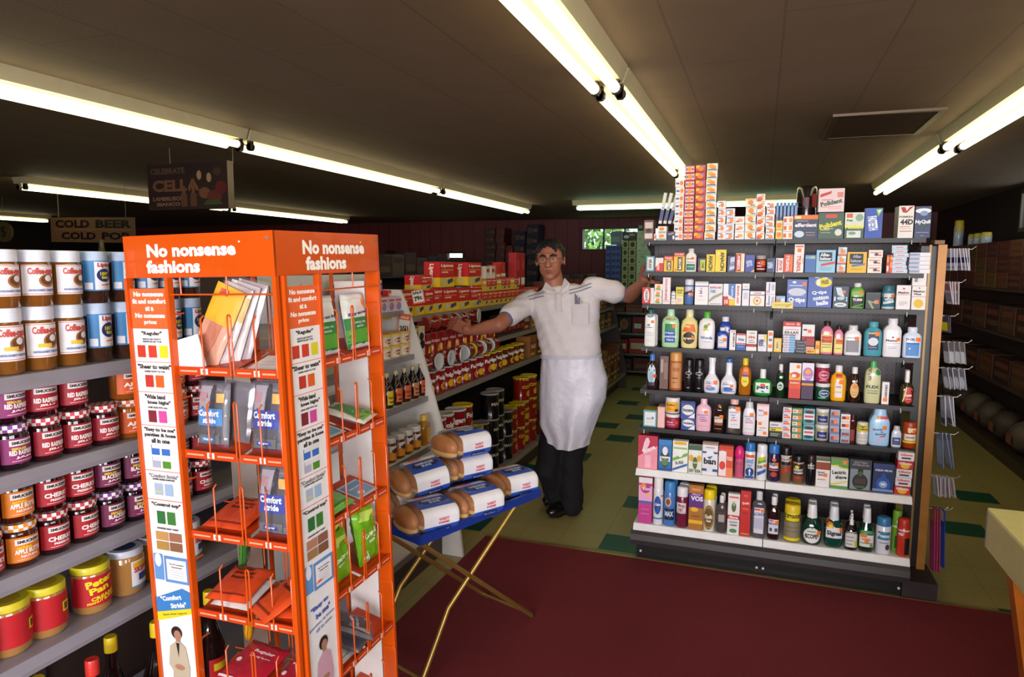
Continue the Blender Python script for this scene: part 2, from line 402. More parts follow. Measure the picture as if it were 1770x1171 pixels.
for i,(x,y,lb) in enumerate([(-.567,.16,'twin tube light directly overhead, nearest of the middle row'),(-.567,2.6,'twin tube light above the man, second of the middle row'),(-.567,5.04,'twin tube light behind the tall carton stacks, farthest of the middle row'),
 (-2.72,-1.78,'twin tube light of the left row nearest the shop front'),(-2.72,.66,'long twin tube light at upper left edge, before the hanging wine sign'),(-2.72,3.1,'twin tube light above the orange rack, second visible of the left row'),(-2.72,5.54,'twin tube light ending the left row, farther than its neighbours'),
 (-5.95,4.1,'twin tube light left of the hanging wine sign in the far left row'),(-5.95,6.56,'twin tube light right of the hanging wine sign in the far left row'),(-10.3,5.1,'twin tube light just left of the cold beer sign'),
 (.945,-.48,'twin tube light of the right row above the shop front'),(.945,1.96,'twin tube light at the right edge of the ceiling'),(.945,4.41,'twin tube light of the right row ending above the denture boxes')]): fixture(x,y,lb)
fixture(.39,7.6,'greenish twin tube light crossing the back of the shop',PI/2,TUBEG)
# ceiling vent
v=thing('ceiling_vent','dark rectangular air grille flush in the ceiling near the right light row','vent',(.53,4.02,ZC))
f=MB(); 
for a in ((-.24,.24,-.32,-.29),(-.24,.24,.29,.32),(-.24,-.21,-.29,.29),(.21,.24,-.29,.29)): f.box(*a,-.012,0,mat('#6a5644',.4,.3))
f.obj('frame',v); s=MB(); s.box(-.21,.21,-.29,.29,-.003,0,'#100c0a')
for i in range(14): 
    y_=-.27+i*.041; s.add([(-.21,y_,-.002),(.21,y_,-.002),(.21,y_+.02,-.011),(-.21,y_+.02,-.011)],[(0,1,2,3)],'#3a2c24')
s.obj('slats',v)
# ---------------------------------------------------------------- light and world
w=bpy.data.worlds.new('w'); SC.world=w; w.use_nodes=True; bg=w.node_tree.nodes['Background']
bg.inputs[0].default_value=(.80,.92,1.0,1); bg.inputs[1].default_value=2.2
def area(name,loc,rot,sx,sy,e,c):
    l=bpy.data.lights.new(name,'AREA'); l.shape='RECTANGLE'; l.size=sx; l.size_y=sy; l.energy=e; l.color=c
    o=bpy.data.objects.new(name,l); COL.objects.link(o); o.location=loc; o.rotation_euler=rot; return o
area('daylight_storefront',(.5,YF-2.6,1.6),(R_(88),0,0),3.6,1.5,DAY,(1,.96,.98))
area('daylight_side_window',(XR+.2,-.6,1.5),(R_(90),0,R_(90)),2.3,1.0,DAY2,(1,.96,.98))
vs=SC.view_settings; vs.view_transform='Standard'; vs.look='None'; vs.exposure=EXPO; vs.gamma=1; vs.use_curve_mapping=False
# ================================================================ medicine gondola facing the camera
BLK=mat('#1c1819',.45); BLKM=mat('#120f10',.4); WHT=mat('#eae8ea',.35)
GX0,GX1=-.585,.70; GYB=3.96
def zrow(pl,y,pr):
    a=P(pl[0],pl[1],'Y',y).z; b=P(pr[0],pr[1],'Y',y).z; return (a+b)/2
SH={}
for k,(y,pl,pr) in {1:(3.62,(1133,417),(1610,409)),2:(3.62,(1118,472),(1610,470)),3:(3.62,(1110,528),(1600,533)),4:(3.62,(1115,601),(1590,618)),5:(3.62,(1120,675),(1580,701)),
  6:(3.60,(1115,738),(1585,778)),7:(3.54,(1105,811),(1570,858)),8:(3.50,(1100,905),(1572,966))}.items():
    SH[k]=(y,zrow(pl,y,pr))
g=thing('shelving_unit','black steel shop shelving unit of medicine and toiletries with two white front shelves','shelf',(0,0,0))
M,nt,b=nodes_mat('pegboard'); pos,x,y,z=world_xyz(nt)
def hole(c): return mathn(nt,'ABSOLUTE',mathn(nt,'SUBTRACT',mathn(nt,'FRACT',mathn(nt,'DIVIDE',mathn(nt,'ADD',c,5),.026)),.5))
r=mathn(nt,'POWER',mathn(nt,'ADD',mathn(nt,'POWER',hole(x),2),mathn(nt,'POWER',hole(z),2)),.5)
nt.links.new(mixc(nt,mathn(nt,'LESS_THAN',r,.14),lin('#443a3d'),lin('#080606')),b.inputs['Base Color']); b.inputs['Roughness'].default_value=.5
PEG=M
bp_=MB(); bp_.box(GX0+.01,GX1-.01,GYB,GYB+.02,.1,1.95 if 0 else SH[1][1]+.01,PEG); bp_.obj('back_panel',g)
for x_ in (GX0,(GX0+GX1)/2-.02,GX1-.03):
    MB().box(x_,x_+.03,GYB-.012,GYB-.001,.0,SH[1][1]+.02,BLKM).obj('upright',g)
for k,(y,z) in SH.items():
    s=MB(); hw=(GX1-GX0)/2; xm=(GX0+GX1)/2
    for x0,x1 in ((GX0,xm-.002),(xm+.002,GX1)):
        if k>=7:
            s.box(x0,x1,y+.012,GYB-.013,z-.012,z-.001,WHT)
            s.prism([(y-.014,z-.034),(y-.016,z-.030),(y+.004,z-.002),(y+.012,z-.001),(y+.012,z-.012),(y,z-.034)],x0,x1,'x',WHT)
        else:
            s.box(x0,x1,y-.004,GYB-.013,z-.016,z-.001,BLKM); s.box(x0,x1,y-.01,y-.004,z-.022,z-.001,BLK)
    s.obj('shelf_board',g)
    if k in(1,2,3,4,5,6):
        for x_ in (GX0+.006,xm-.004,xm+.004,GX1-.008):
            MB().prism([(GYB-.015,z-.09),(GYB-.015,z-.018),(GYB-.27,z-.018),(GYB-.27,z-.03)],x_-.001,x_+.001,'x',BLKM).obj('bracket',g)
for px in (1130,1318,1440,1600):
    pass
for k in (1,2,3,4,5,6):
    y,z=SH[k]; h=MB()
    for x_ in (GX0+.03,-.03,.10,GX1-.06): h.tube([(x_,y-.011,z-.012),(x_,y-.02,z-.014),(x_,y-.021,z-.03)],.0022,'#cfcac4',6)
    h.obj('price_clips',g)
y,z=SH[8]
c=MB(); pr=[(y-.012,z-.036),(y-.03,z-.05),(y-.034,z-.08),(y-.02,z-.11),(y+.02,z-.125),(y+.04,z-.125),(y+.04,z-.036)]
c.prism(pr,GX0-.01,GX1,'x',mat('#3a3436',.4)); c.obj('bumper_panel',g)
MB().box(GX0+.012,GX1+.0,y+.045,GYB+.3,.0,z-.013,BLKM).obj('kick_base',g)
s=MB()
for x_ in (GX0+.035,.035,.065,GX1-.03): s.tube([(x_,y+.044,.035),(x_,y+.036,.035)],.006,'#d0ccc8',8)
s.obj('screws',g)
# far side half of the unit and the end frame with brown trim posts
MB().box(GX1+.001,GX1+.011,GYB-.0,GYB+.34,.0,1.66,PEG).obj('end_panel',g)
MB().box(GX0+.01,GX1-.01,GYB+.021,GYB+.035,.1,1.66,BLKM).obj('rear_panel',g)
BR=mat('#a06a2c',.4,.2,var=.2)
pt=P(1626,424,'Y',3.70); pb=P(1588,1010,'Y',3.70); xp=.765
MB().box(xp,xp+.036,3.68,3.72,.0,1.655,BR).obj('trim_post',g)
MB().box(xp-.032,xp-.022,3.70,3.72,.0,1.655,mat('#8a6a3c',.4,.3)).obj('trim_strip',g)
MB().box(GX1-.0,xp,3.705,3.72,.03,1.65,BLKM).obj('end_upright',g)
MB().box(GX1-.02,xp+.06,3.52,3.76,.0,.085,mat('#2c2020',.7)).obj('end_foot',g)
MB().box(xp-.02,xp+.02,3.66,3.74,1.657,1.675,mat('#7a5a34',.5)).obj('trim_cap',g)
# ---------------------------------------------------------------- the goods, read as: px x0, x1, y top | kind | colours | decals | label | category
NOSTK={'box'}
def shelf_item(line,k,axis='Y'):
    f=[q.strip() for q in line.split('|')]
    nums=[float(q) for q in f[0].split()]; x0,x1,yt=nums[:3]; back=int(nums[3]) if len(nums)>3 else 0
    kd=f[1].split(':'); kind=kd[0]; opts=kd[1:]
    y,z0=SH[k]; y+=.012
    for q in opts:
        if q[0]=='b': y+=float(q[1:])
        if q[0]=='z': z0=P(x0,float(q[1:]),'Y',y).z+.0005
    def span(yy): return P(x0,yt,'Y',yy).x,P(x1,yt,'Y',yy).x,P((x0+x1)/2,yt,'Y',yy).z
    a,b_,zt=span(y); W=(b_-a); dr=1
    if kind!='box':
        dr=K[kind][2]; a,b_,zt=span(y+W*dr/2)
    W=(b_-a)*.975; H=zt-z0; xc=(a+b_)/2
    D=min(max(W*.55,.025),.07) if kind=='box' else W*dr
    for q in opts:
        if q[0]=='d': D=float(q[1:])
    side=sd=None; mt=None
    for q in opts:
        if q[0]=='s': side=q[1:]
        if q=='g': mt=GLASS
        if q=='c': mt=CLEAR
    cat=f[5] if len(f)>5 else {'box':'box','can':'spray can','jar':'jar'}.get(kind,'bottle')
    name=cat.replace(' ','_')
    if name=='box': name='product_box'
    rz=R_(random.uniform(-1.2,1.2))
    r=build_product(kind,W,H,f[2],f[3],name,f[4],cat,(xc,y+D/2,z0),rz,D=D,side=side,mt=mt)
    for q in range(back):
        dup(r,(xc+.004*(q+1),y+D/2+(D+.006)*(q+1),z0),None,('the one right behind the front: ' if q==0 else 'the one second behind the front: ')+f[4])
    return r
def stack(x0,x1,yt,n,k,col,dec,desc,where,side=None,kind='box',D=.06,yb=None,group=None,jit=.002,off=0):
    """n equal cartons piled up; every carton an object of its own"""
    y,z0=SH[k]; y+=.012+off
    if yb: z0=P(x0,yb,'Y',y).z
    a=P(x0,yt,'Y',y); b_=P(x1,yt,'Y',y); W=(b_.x-a.x)*.97; H=(a.z+b_.z)/2-z0; h=H/n; base=None
    words=['bottom','second up','third up','fourth up','fifth up','sixth up','seventh up','eighth up','ninth up','topmost']
    for i in range(n):
        w=words[i] if i<n-1 else 'topmost'
        if n==1: w='single'
        lb=f'{desc}, {w} {where}'
        loc=((a.x+b_.x)/2+random.uniform(-jit,jit),y+D/2+random.uniform(0,jit),z0+i*h)
        if base is None: base=build_product(kind,W,h-.0014,col,dec,'medicine_carton' if kind=='box' else 'jar',lb,'box' if kind=='box' else 'jar',loc,R_(random.uniform(-1,1)),group=group,D=D,side=side)
        else: dup(base,loc,(0,0,R_(random.uniform(-1,1))),lb)
    return base
ST='in the carton pile on top shelf'
stack(1168,1183.5,310,8,1,'#e4dcd8','e .72 .5 .2 .32 #e88030;r .08 .35 .45 .6 #4a68b0','white cold remedy carton with orange round sticker','of the leftmost tall pile')
stack(1184.5,1202,286,10,1,'#c03028','r .08 .15 .92 .85 #e8d8d0;e .5 .5 .28 .3 #e88840;r .12 .3 .25 .7 #5a70a8;r .75 .3 .88 .7 #5a70a8','red framed white carton with orange sticker','of the tall red pile')
stack(1203,1221,285,10,1,'#c83020','r .05 .55 .4 .95 #e8c020;r .42 .6 .9 .9 #7a80b0;e .5 .5 .28 .32 #f08030;r .1 .06 .9 .2 #8a1810','red and yellow carton with blue corner','of the tall pile second from right')
stack(1222,1241,282,10,1,'#e6e2d0','e .35 .65 .25 .28 #e8b020;e .6 .45 .25 .3 #f09040;r .08 .1 .9 .25 #3a5a98','white and yellow carton with blue line','of the rightmost tall pile',side='#5a5060',D=.09)
c4='r .08 .72 .6 .86 #7888c0;e .55 .45 .24 .3 #f08838;r .08 .28 .3 .4 #4a5a90'
stack(1242,1255.5,347,5,1,'#e6e0e2',c4,'small white carton with pale blue name','of the pile beside the tall ones')
stack(1256,1271,360,4,1,'#e6e0e2','r .1 .65 .8 .85 #8898c8;e .6 .4 .24 .3 #f09040;r .1 .1 .6 .2 #b04040','small white carton with blue and red print','of the four high pile')
stack(1271.5,1288,374,3,1,'#e8e2e0','e .55 .5 .3 .25 #f0a070;r .08 .25 .4 .4 #b03838','small white carton with pink sticker','of the three high pile')
stack(1289,1308,343,5,1,'#e6e2d8','e .5 .5 .26 .32 #e88838;r .1 .8 .9 .95 #d8c838;r .5 .1 .9 .22 #3a58a8','white carton with yellow edge','of the pile left of the slim blues')
stack(1309,1324,335,6,1,'#e8dcd8','e .4 .35 .36 .3 #d87030;r .5 .6 .9 .85 #f0a050;r .05 .05 .5 .2 #a83020','white carton with rust coloured patch','of the tallest pile right of centre')
stack(1325,1340.5,349,6,1,'#e8e4e4','e .6 .45 .26 .32 #e89050;r .06 .1 .9 .2 #4a5898;r .1 .6 .4 .8 #c05030','glossy white carton with orange dot','of the pile beside the slim blue boxes')
for i in range(6):
    y,z=SH[1]; x0=1341+i*6.4; a=P(x0,380,'Y',y+.09); b_=P(x0+5.9,350,'Y',y+.09)
    base_=P(x0,381,'Y',y+.09).z
    if i==0:
        rb=build_product('box',b_.x-a.x,b_.z-base_,'#5074b0','r .15 .3 .85 .8 #86a4d4;e .5 .25 .3 .08 #c89070','product_box','slim blue carton standing on the pile, first from the left of six','box',((a.x+b_.x)/2,y+.12,base_),0,D=.05)
    else: dup(rb,((a.x+b_.x)/2,y+.12,base_),None,'slim blue carton standing on the pile, %s from the left of six'%['','second','third','fourth','fifth','last'][i])
q=MB(); q.box(P(1341,381,'Y',SH[1][0]+.09).x,P(1379,381,'Y',SH[1][0]+.09).x,SH[1][0]+.085,SH[1][0]+.155,SH[1][1],P(1341,381,'Y',SH[1][0]+.09).z-.001,'#c8b040'); tag(q.obj('product_box'),'wide yellow carton lying under the six slim blue cartons','box')
stack(1341.5,1353,381,2,1,'#e0c040','e .5 .5 .35 .3 #e88030;r .1 .75 .9 .9 #e8e4dc','yellow carton with orange sticker','under the slim blue cartons')
stack(1353.5,1371,374,3,1,'#e8e0d8','r .05 .2 .35 .75 #d86040;r .6 .2 .92 .8 #e89040','white carton with orange blocks','left of the dark denture cleanser box')
stack(1131,1135.5,404,1,1,'#e4e0dc','e .5 .5 .4 .35 #e87030','tiny white box with orange disc','at the left tip of the top shelf',D=.02)
stack(1136.5,1152,391,2,1,'#e4ddd8','e .45 .6 .3 .25 #e88a30;r .1 .08 .9 .22 #5a8a58','white box with green name and orange sticker','at left end of top shelf')
stack(1153,1167.5,400,1,1,'#1c2040','r .1 .6 .6 .8 #8890c0;e .8 .3 .12 .25 #e0dce0;r .5 .7 .85 .9 #b09040','navy box with white dot','beside the first tall white pile')
for l in '''1113 1130 381|box:b.05:d.09:s#4a2420|#6a3a34|r .1 .6 .9 .9 #c8b8b0;r .1 .1 .9 .35 #d8c8c0;e .5 .5 .25 .1 #2a1814|brown patterned box hanging over the left end of the top shelf
1372 1415 372|box|#1c2448|r 0 .82 1 1 #e07828;r .05 .86 .3 .96 #f0e0a0;t effferdent .5 .58 .9 .16 #e8e4f0;e .25 .2 .2 .14 #c8d8e8;r .5 .25 .9 .28 #8890b8;r .55 .14 .9 .17 #c08840;r .1 .74 .6 .76 #b8c0d8|navy denture cleanser box with orange top band
1415 1460 368|box|#2c5038|r .28 .8 .72 .94 #d84840;t Polident .48 .54 .88 .2 #e8dc28 14;r .1 .32 .45 .38 #b8b060;r .1 .22 .5 .25 #90a890;e .8 .24 .14 .13 #d8d8cc;r .25 .38 .6 .4 #d8e0d0|dark green denture box with slanting yellow lettering
1415.5 1461 326|box:z367|#e4c8c8|p #c84038 .05 .62 .48 .78 .5 .9 .06 .76;t Polident .5 .4 .86 .2 #2c5848 12;r .1 .5 .5 .53 #c85850;r .72 .62 .95 .84 #e08878;r .1 .2 .9 .22 #d07870;r .4 .12 .9 .15 #d8a8a0|pink and white denture box standing on the dark green one
1461 1495 367.5|box|#2a4a38|r 0 .42 1 1 #d8dccc;r .08 .8 .4 .96 #d8603c;e .75 .8 .2 .14 #88a890;t Polident .5 .46 .94 .18 #e8e038;r .12 .03 .85 .3 #d4dcd4;t Free .25 .7 .3 .09 #3a5040;e .4 .2 .2 .06 #7a9a80|small green and white denture box with yellow lettering
1496 1527 360|box|#2c48a0|r .15 .0 .85 1 #3454b0;t FASTEETH .45 .5 .9 .28 #e8ecf4 -82;p #8cc850 .6 .95 .98 .97 .75 .72;p #e8f0e0 .7 .93 .9 .93 .78 .82|blue carton with white vertical lettering and green triangle
1554 1581 356|box:d.10:s#a8a098|#e4dcd4|p #b02828 .1 .96 .4 .96 .5 .84 .7 .96 .98 .99 .5 .78 .25 .8;t FORMULA .5 .66 .9 .06 #3a3430;t 44D .55 .5 .85 .17 #181414;r .1 .34 .8 .36 #d86050;r .1 .28 .9 .3 #d8a090;r .1 .2 .9 .22 #605850|white cough syrup box with red tick and black numerals
1583 1611 357|box|#1c2c58|e .5 .86 .5 .08 #e0e4ec;e .55 .78 .25 .08 #7898c8;t NyQuil .5 .5 .95 .15 #e8ecf4;r .1 .36 .8 .42 #2a5040;r .1 .16 .9 .18 #8898b8;r .4 .06 .6 .08 #8898b8|dark blue night cold medicine box at right end of top shelf'''.split('\n'): shelf_item(l.replace('efff','eff'),1)
# leaning slim packets and a round dark tin on the top shelf
for i in range(4):
    y,z=SH[1]; a=P(1141+i*8,391,'Y',y+.06)
    mb=MB(); mb.box(-.008,.008,-.0,.012,0,.16,'#d4d0c8'); decals(mb,'r .0 .1 1 .45 #4a5484;r .2 .5 .8 .54 #8a90b0',.016,.16,flat(0)); mb.add([(.0085,.0,.0),(.0085,.012,0),(.0085,.012,.16),(.0085,0,.16)],[(0,1,2,3)],'#9a9484')
    o=mb.obj('slim_packet',None,(a.x,y+.05+.004*i,max(a.z,z)+.012)); o.rotation_euler=(0,R_(9+2*i),0)
    tag(o,'slim white and blue packet leaning against the first tall pile, %s from left'%['first','second','third','last'][i],'packet')
y,z=SH[1]; a=P(1378,322,'Y',y+.14); b_=P(1414,322,'Y',y+.14)
tn=thing('coffee_urn_tin','large round dark chrome tin standing behind the navy denture box','tin',((a.x+b_.x)/2,y+.17,z)); r0=(b_.x-a.x)/2; H=a.z-z
MB().lathe([(0,r0*.96),(.01,r0),(H*.56,r0)],mat('#4a4448',.15,.9),24).obj('base',tn)
mb=MB(); mb.lathe([(H*.56,r0*.98),(H*.95,r0*.98),(H,r0*.9)],mat('#1a1214',.2,.3,coat=.8),24); decals(mb,'r .3 .62 .6 .78 #6a4048;r .75 .6 .98 .85 #a02828',r0*2,H,lambda x,z_,o:(x,-math.sqrt(max(0,(r0*.985)**2-x*x))-o,z_),True); mb.obj('body',tn)
mb=MB(); 
for q in range(4): mb.lathe([(H*(.6+.0*q)+.0,r0),(H*.61,r0*1.01)],mat('#b8b0a8',.2,.9),24,cap=False)
mb.obj('rim',tn)
ROWS={2:'''1117 1132 443|box|#4a90a8|r .15 .1 .85 .92 #e0d8d0;t SOAP_BAR .5 .5 .6 .3 #4a3a38 90;r .3 .2 .34 .8 #c07060|turquoise framed soap carton at left end of second shelf
1133 1147 446|box|#e4d8d4|r 0 0 1 .62 #d03830;t ALKA .35 .35 .5 .3 #f0e0d8 90;p #e8e0dc 0 .3 .5 .62 0 .62|white over red carton beside the turquoise soap carton
1148 1164 443|box|#e8b81c|r 0 .72 1 1 #d03828;r .3 .08 .8 .68 #38201c;t BAYER .55 .38 .5 .3 #e8e0c8 90;t FREE .5 .86 .8 .16 #f0b8a0|small yellow aspirin box with red top and brown panel
1165 1184 437|box|#e8b818|r 0 .8 1 1 #c83028;r .36 .06 .8 .76 #38201c;t BAYER .58 .42 .6 .26 #e8e0c8 90;t FREE .5 .9 .8 .1 #f0b8a0;e .22 .1 .1 .04 #d84840|larger yellow aspirin box with red top and brown panel
1185.5 1205 430|med|#e8e4dc,#d8d8d4|r .12 .06 .88 .66 #e8e4dc;r .12 .06 .88 .34 #2c7868;r .15 .4 .85 .43 #c84848;t COLD .4 .56 .5 .07 #3a6858;S .68 .58 .26;r .2 .2 .8 .23 #b8d8c8|white round shouldered bottle with green label and orange sticker
1206.5 1220 447|box|#4a2c58|r .3 .1 .95 .9 #b8c838;t BC .65 .5 .4 .3 #4a5028 90;p #c83848 0 .2 .4 .1 .3 .5|purple and lime green carton with slanted panel
1221.5 1236.5 440|box|#ecc818|t ANACIN .5 .5 .86 .5 #28241c -90|smaller bright yellow box with black vertical lettering
1237 1256 432|box|#ecc818|t ANACIN .65 .48 .84 .36 #28241c -90;r .04 .8 .5 .84 #b89010;e .25 .82 .15 .05 #f8e890|taller bright yellow box with black vertical lettering
1258 1271 443|box|#38407c|p #c8ccd8 .25 .1 .95 .2 .95 .95 .4 .9;t EXCEDRIN .62 .5 .6 .3 #5a6090 -80|navy carton with slanted pale panel beside the tall yellow box
1272 1287.5 438|box|#e8dcc8|r 0 .04 .62 .96 #b82828;t ANBESOL .35 .5 .8 .34 #f0e4dc -90;r 0 0 1 .05 #d8a828;r 0 .95 1 1 #d8a828;r .75 .15 .8 .9 #d8b870|cream and red carton with white vertical name
1288.5 1305 441|box|#2c3c98|t MIDOL .45 .5 .7 .34 #c0ccf0 -80;p #d8b838 .6 0 1 0 1 .18;r .1 .85 .9 .88 #6878c0|royal blue carton with yellow lower corner
1306.5 1325 442|jar|#6a2020,#b0a8a0|r .05 .3 .95 .72 #b03028;e .75 .55 .25 .14 #e07830;r .1 .34 .5 .4 #e8d8c8;r .1 .16 .9 .22 #e8d8c8;t DR .3 .55 .3 .1 #e8e0d8|red and brown tin with pale cap on second shelf
1326 1340 447|box|#20284c|t BUFFERIN .4 .5 .8 .36 #c8d4e8 -85;r .75 .05 .95 .95 #3a64b0|dark navy carton with white vertical name
1341.5 1354.5 446.5|box|#e8dcd8|r .12 .05 .3 .95 #8a4858;t BUGS .65 .5 .7 .4 #c84038 90|white carton with red vertical letters by the orange red box
1355.5 1371.5 440|box|#d84020|t TYLENOL .42 .5 .9 .36 #f0e0d8 -90;r .72 .1 .95 .9 #e88030|orange red box with white vertical lettering
1372.5 1390 440|box|#e8dcd8|t TYLENOL .5 .48 .9 .42 #c03830 -90;r .85 .5 .95 .8 #e8a030|white box with red vertical lettering
1374 1391 422.5|box:z440|#e8dcd8|S .5 .4 .42;r .1 .7 .9 .85 #d87050|small white box with orange sticker standing on the white and red one
1392 1411 441|box|#2c64a8|r .05 .78 .95 .95 #78a8d0;r .5 .82 .9 .9 #c8d060|plain mid blue box with pale top band
1411.5 1445.5 432.5|box|#88b8d4|r .04 .02 .96 .97 #98c4dc;r .14 .52 .82 .9 #1c2038;t Alka- .45 .79 .5 .15 #e4e8ec;t Seltzer .48 .62 .62 .13 #e4e8ec;p #d04038 .25 .38 .98 .5 .98 .4 .25 .28;r .2 .2 .8 .22 #5880a0;r .2 .12 .8 .14 #5880a0|light blue stomach tablet box with dark name panel and red bar
1465 1499.5 436|box|#e0a818|r .04 .02 .9 .97 #e8b420;r .12 .44 .82 .92 #1c1c28;t Alka- .5 .79 .45 .15 #a8b0bc;t Seltzer .46 .58 .6 .14 #a8b0bc;p #4878b8 .25 .28 .9 .38 .95 .46 .25 .4;r .2 .16 .8 .18 #906818|mustard yellow stomach tablet box with dark name panel and blue bar
1533.5 1538 441|box:d.03|#c82820|r .1 .6 .9 .9 #e8a030;r .1 .1 .9 .4 #e8d0c8|narrow red and yellow carton, left of a touching pair
1538.5 1543.5 441|box:d.03|#d83828|r .1 .3 .9 .6 #f09840;r .1 .72 .9 .9 #d8a020|narrow red and orange carton, right of a touching pair''',
3:'''1110.5 1124 497|box|#c82828|e .55 .5 .36 .42 #e8dcd8;t COLGATE .55 .5 .66 .3 #3a3438 -90|red toothpaste carton with white oval
1124.5 1130.5 498|box:d.02|#e4dcd8|r .2 .1 .35 .9 #c88880|thin white carton right beside the red toothpaste carton
1146 1159.5 480|box|#e8dcdc|t PREPARATION .45 .55 .8 .3 #c05860 90;r .1 .08 .9 .1 #c88080;r .1 .14 .9 .16 #c88080|tall narrow white carton with red vertical letters
1160 1168 518|box|#e4dcd8|r .1 .4 .9 .6 #c0a8a0|short white carton under a small dark capped bottle
1160.5 1168 501|med:z518|#d0ccd0,#181418|r .1 .2 .9 .62 #e4e0e4;r .15 .36 .85 .48 #8090c0|small white labelled bottle standing on the short carton
1168.5 1182 496.5|box|#d8c830|r .1 .06 .92 .46 #e4dcd8;t Gentle .5 .82 .8 .12 #6a6a30;t Rub .5 .68 .6 .1 #6a6a30;r .2 .12 .8 .36 #d8b8b0|yellow ointment carton with white lower panel
1183.5 1200.5 482.5|can|#5878b0,#e0dce0|r .02 .5 .98 .7 #d0ccd8;p #283050 .05 .45 .95 .58 .95 .5 .05 .38;p #c84838 .05 .48 .95 .6 .95 .57 .05 .45;e .8 .4 .2 .07 #e8903c|blue and white spray can with white cap on third shelf
1201.5 1225 487|box|#e8e0e0|r 0 .78 1 .82 #4a5498;t 2 .45 .55 .25 .15 #5068a8;t K .5 .7 .12 .07 #c83838;r .3 .36 .6 .4 #e09088;r .2 .2 .8 .22 #c8c0c8;r .0 .92 1 1 #c8c0bc|white gauze box with blue line and numeral
1225.5 1250 491|box|#d8dce0|t BAND-AID .5 .83 .84 .1 #c84038;t STRIPS .3 .64 .4 .14 #5878b8;p #a89880 .02 .22 .3 .42 .98 .62 .98 .5 .4 .3 .02 .12;r .1 .05 .9 .08 #c86060|white plaster box picturing a tan strip
1250.5 1282 491|box|#e8e0e0|r .28 .3 .68 1 #5078b8;t BAND-AID .83 .5 .82 .12 #c84038 -90;r 0 0 .34 .42 #c83028;p #e8c028 .34 0 .68 0 .68 .3 .34 .3;t 10 .18 .17 .2 .2 #f0e0d8;p #e8e0e0 .28 .3 .68 .3 .28 .5;t PLASTIC .5 .65 .5 .1 #e0e8f0 -90|wide plaster box of red, blue, yellow and white panels
1283.5 1296 490.5|box|#e4e0e4|r 0 .7 1 .76 #6878a8;r .2 .3 .8 .6 #c8c8d0;r .2 .82 .8 .9 #d0c8cc|slim white carton with blue line beside the plaster boxes
1296.5 1322.5 504|box|#e8dcdc|r 0 .72 1 .78 #4858a0;e .5 .36 .28 .3 #d8b028;e .5 .36 .19 .2 #e8dcd8;r .47 .26 .53 .46 #c83030;r .4 .33 .6 .39 #c83030;t J&J .5 .88 .5 .08 #c05050|white first aid box with red cross in yellow ring
1341.5 1357.5 512|box:d.04|#8ab0d0|r .05 .3 .45 .7 #d87838;r .55 .2 .95 .8 #c8d8e4|low pale blue carton behind the yellow price card
1361 1396.5 483.5|box|#5068b0|e .5 .55 .45 .14 #c8ccdc;t Q·tips .5 .24 .84 .22 #e4e8f0;r .1 .76 .8 .8 #b8c4dc;S .85 .84 .2;e .35 .9 .1 .04 #e0e4f0;r .1 .4 .9 .42 #a8b4d8|cellophane wrapped blue cotton swab pack
1397.5 1440 474|box|#3c58a8|e .64 .75 .34 .14 #e8d020;t FREE .7 .76 .3 .12 #6a6020 10;t Q·tips .48 .44 .62 .13 #e4e8f4 6;t cotton .55 .29 .66 .12 #e4e8f4 8;t balls .62 .14 .5 .13 #e4e8f4 8;e .36 .95 .16 .07 #dce0e8;e .7 .92 .12 .06 #dce0e8;r .36 .66 .48 .84 #e8ecf0|large blue cotton ball box with yellow oval
1440.5 1468 495.5|box|#20405c|p #d0d8e0 .15 .95 .5 .95 .75 .5 .3 .6;t 1 .12 .42 .1 .2 #e0e4e8;t 2 .88 .42 .1 .2 #e0e4e8;e .5 .15 .4 .1 #d8d8d8;e .5 .45 .25 .08 #b8c8d0;S .7 .75 .2;r .3 .13 .7 .17 #507080|dark teal bandage box with white oval and numerals
1470.5 1495.5 489.5|med|#6aa848,#e0dce0|r .08 .06 .92 .46 #1c2420;t TUMS .5 .34 .7 .1 #e8e8e0;r .08 .5 .92 .64 #88b868;S .68 .62 .28;p #6a9a48 .1 .06 .3 .06 .9 .14 .9 .2|green antacid bottle with white cap and black label
1497 1523 506|box|#1c1c24|p #88a870 .1 .5 .3 .5 .6 .0 .45 .0;t TUMS .5 .4 .4 .12 #a8b0b8;S .74 .42 .28;r .0 .9 1 1 #4a4a50|small black antacid packet with green stripe
1524.5 1548 493.5|jar|#3a7888,#3a6a74|r .02 .5 .98 .66 #d8d8dc;t VICKS .5 .4 .7 .12 #e8e4e4;p #d8e0e4 .1 .2 .9 .28 .9 .36 .1 .3;S .8 .56 .26;r .02 .0 .98 .1 #c0c8cc|teal jar with pale label and orange sticker
1550.5 1575.5 493.5|box|#e4dcdc|t Maalox .5 .7 .8 .09 #3a3434;r .0 .6 1 .62 #d86858;e .5 .86 .09 .04 #d05048;r .2 .3 .8 .32 #a09898;r .2 .24 .8 .26 #a09898;r .2 .18 .6 .2 #a09898|white antacid box with red rule and black name
1577 1602 495|box|#e4dcdc|e .5 .26 .35 .19 #e0b818;t Maalox .5 .78 .84 .09 #2c2828;t Plus .4 .66 .5 .08 #2c2828;r 0 .54 1 .56 #d86858;e .5 .92 .07 .03 #d05048|white antacid box with big yellow disc
1577.5 1602.5 472.5|box:z494.5|#e4dcdc|r .15 .3 .4 .7 #a8a0a0;r .2 .34 .3 .44 #4a4448;r .2 .54 .36 .6 #4a4448|blank white box standing on the box with yellow disc''',
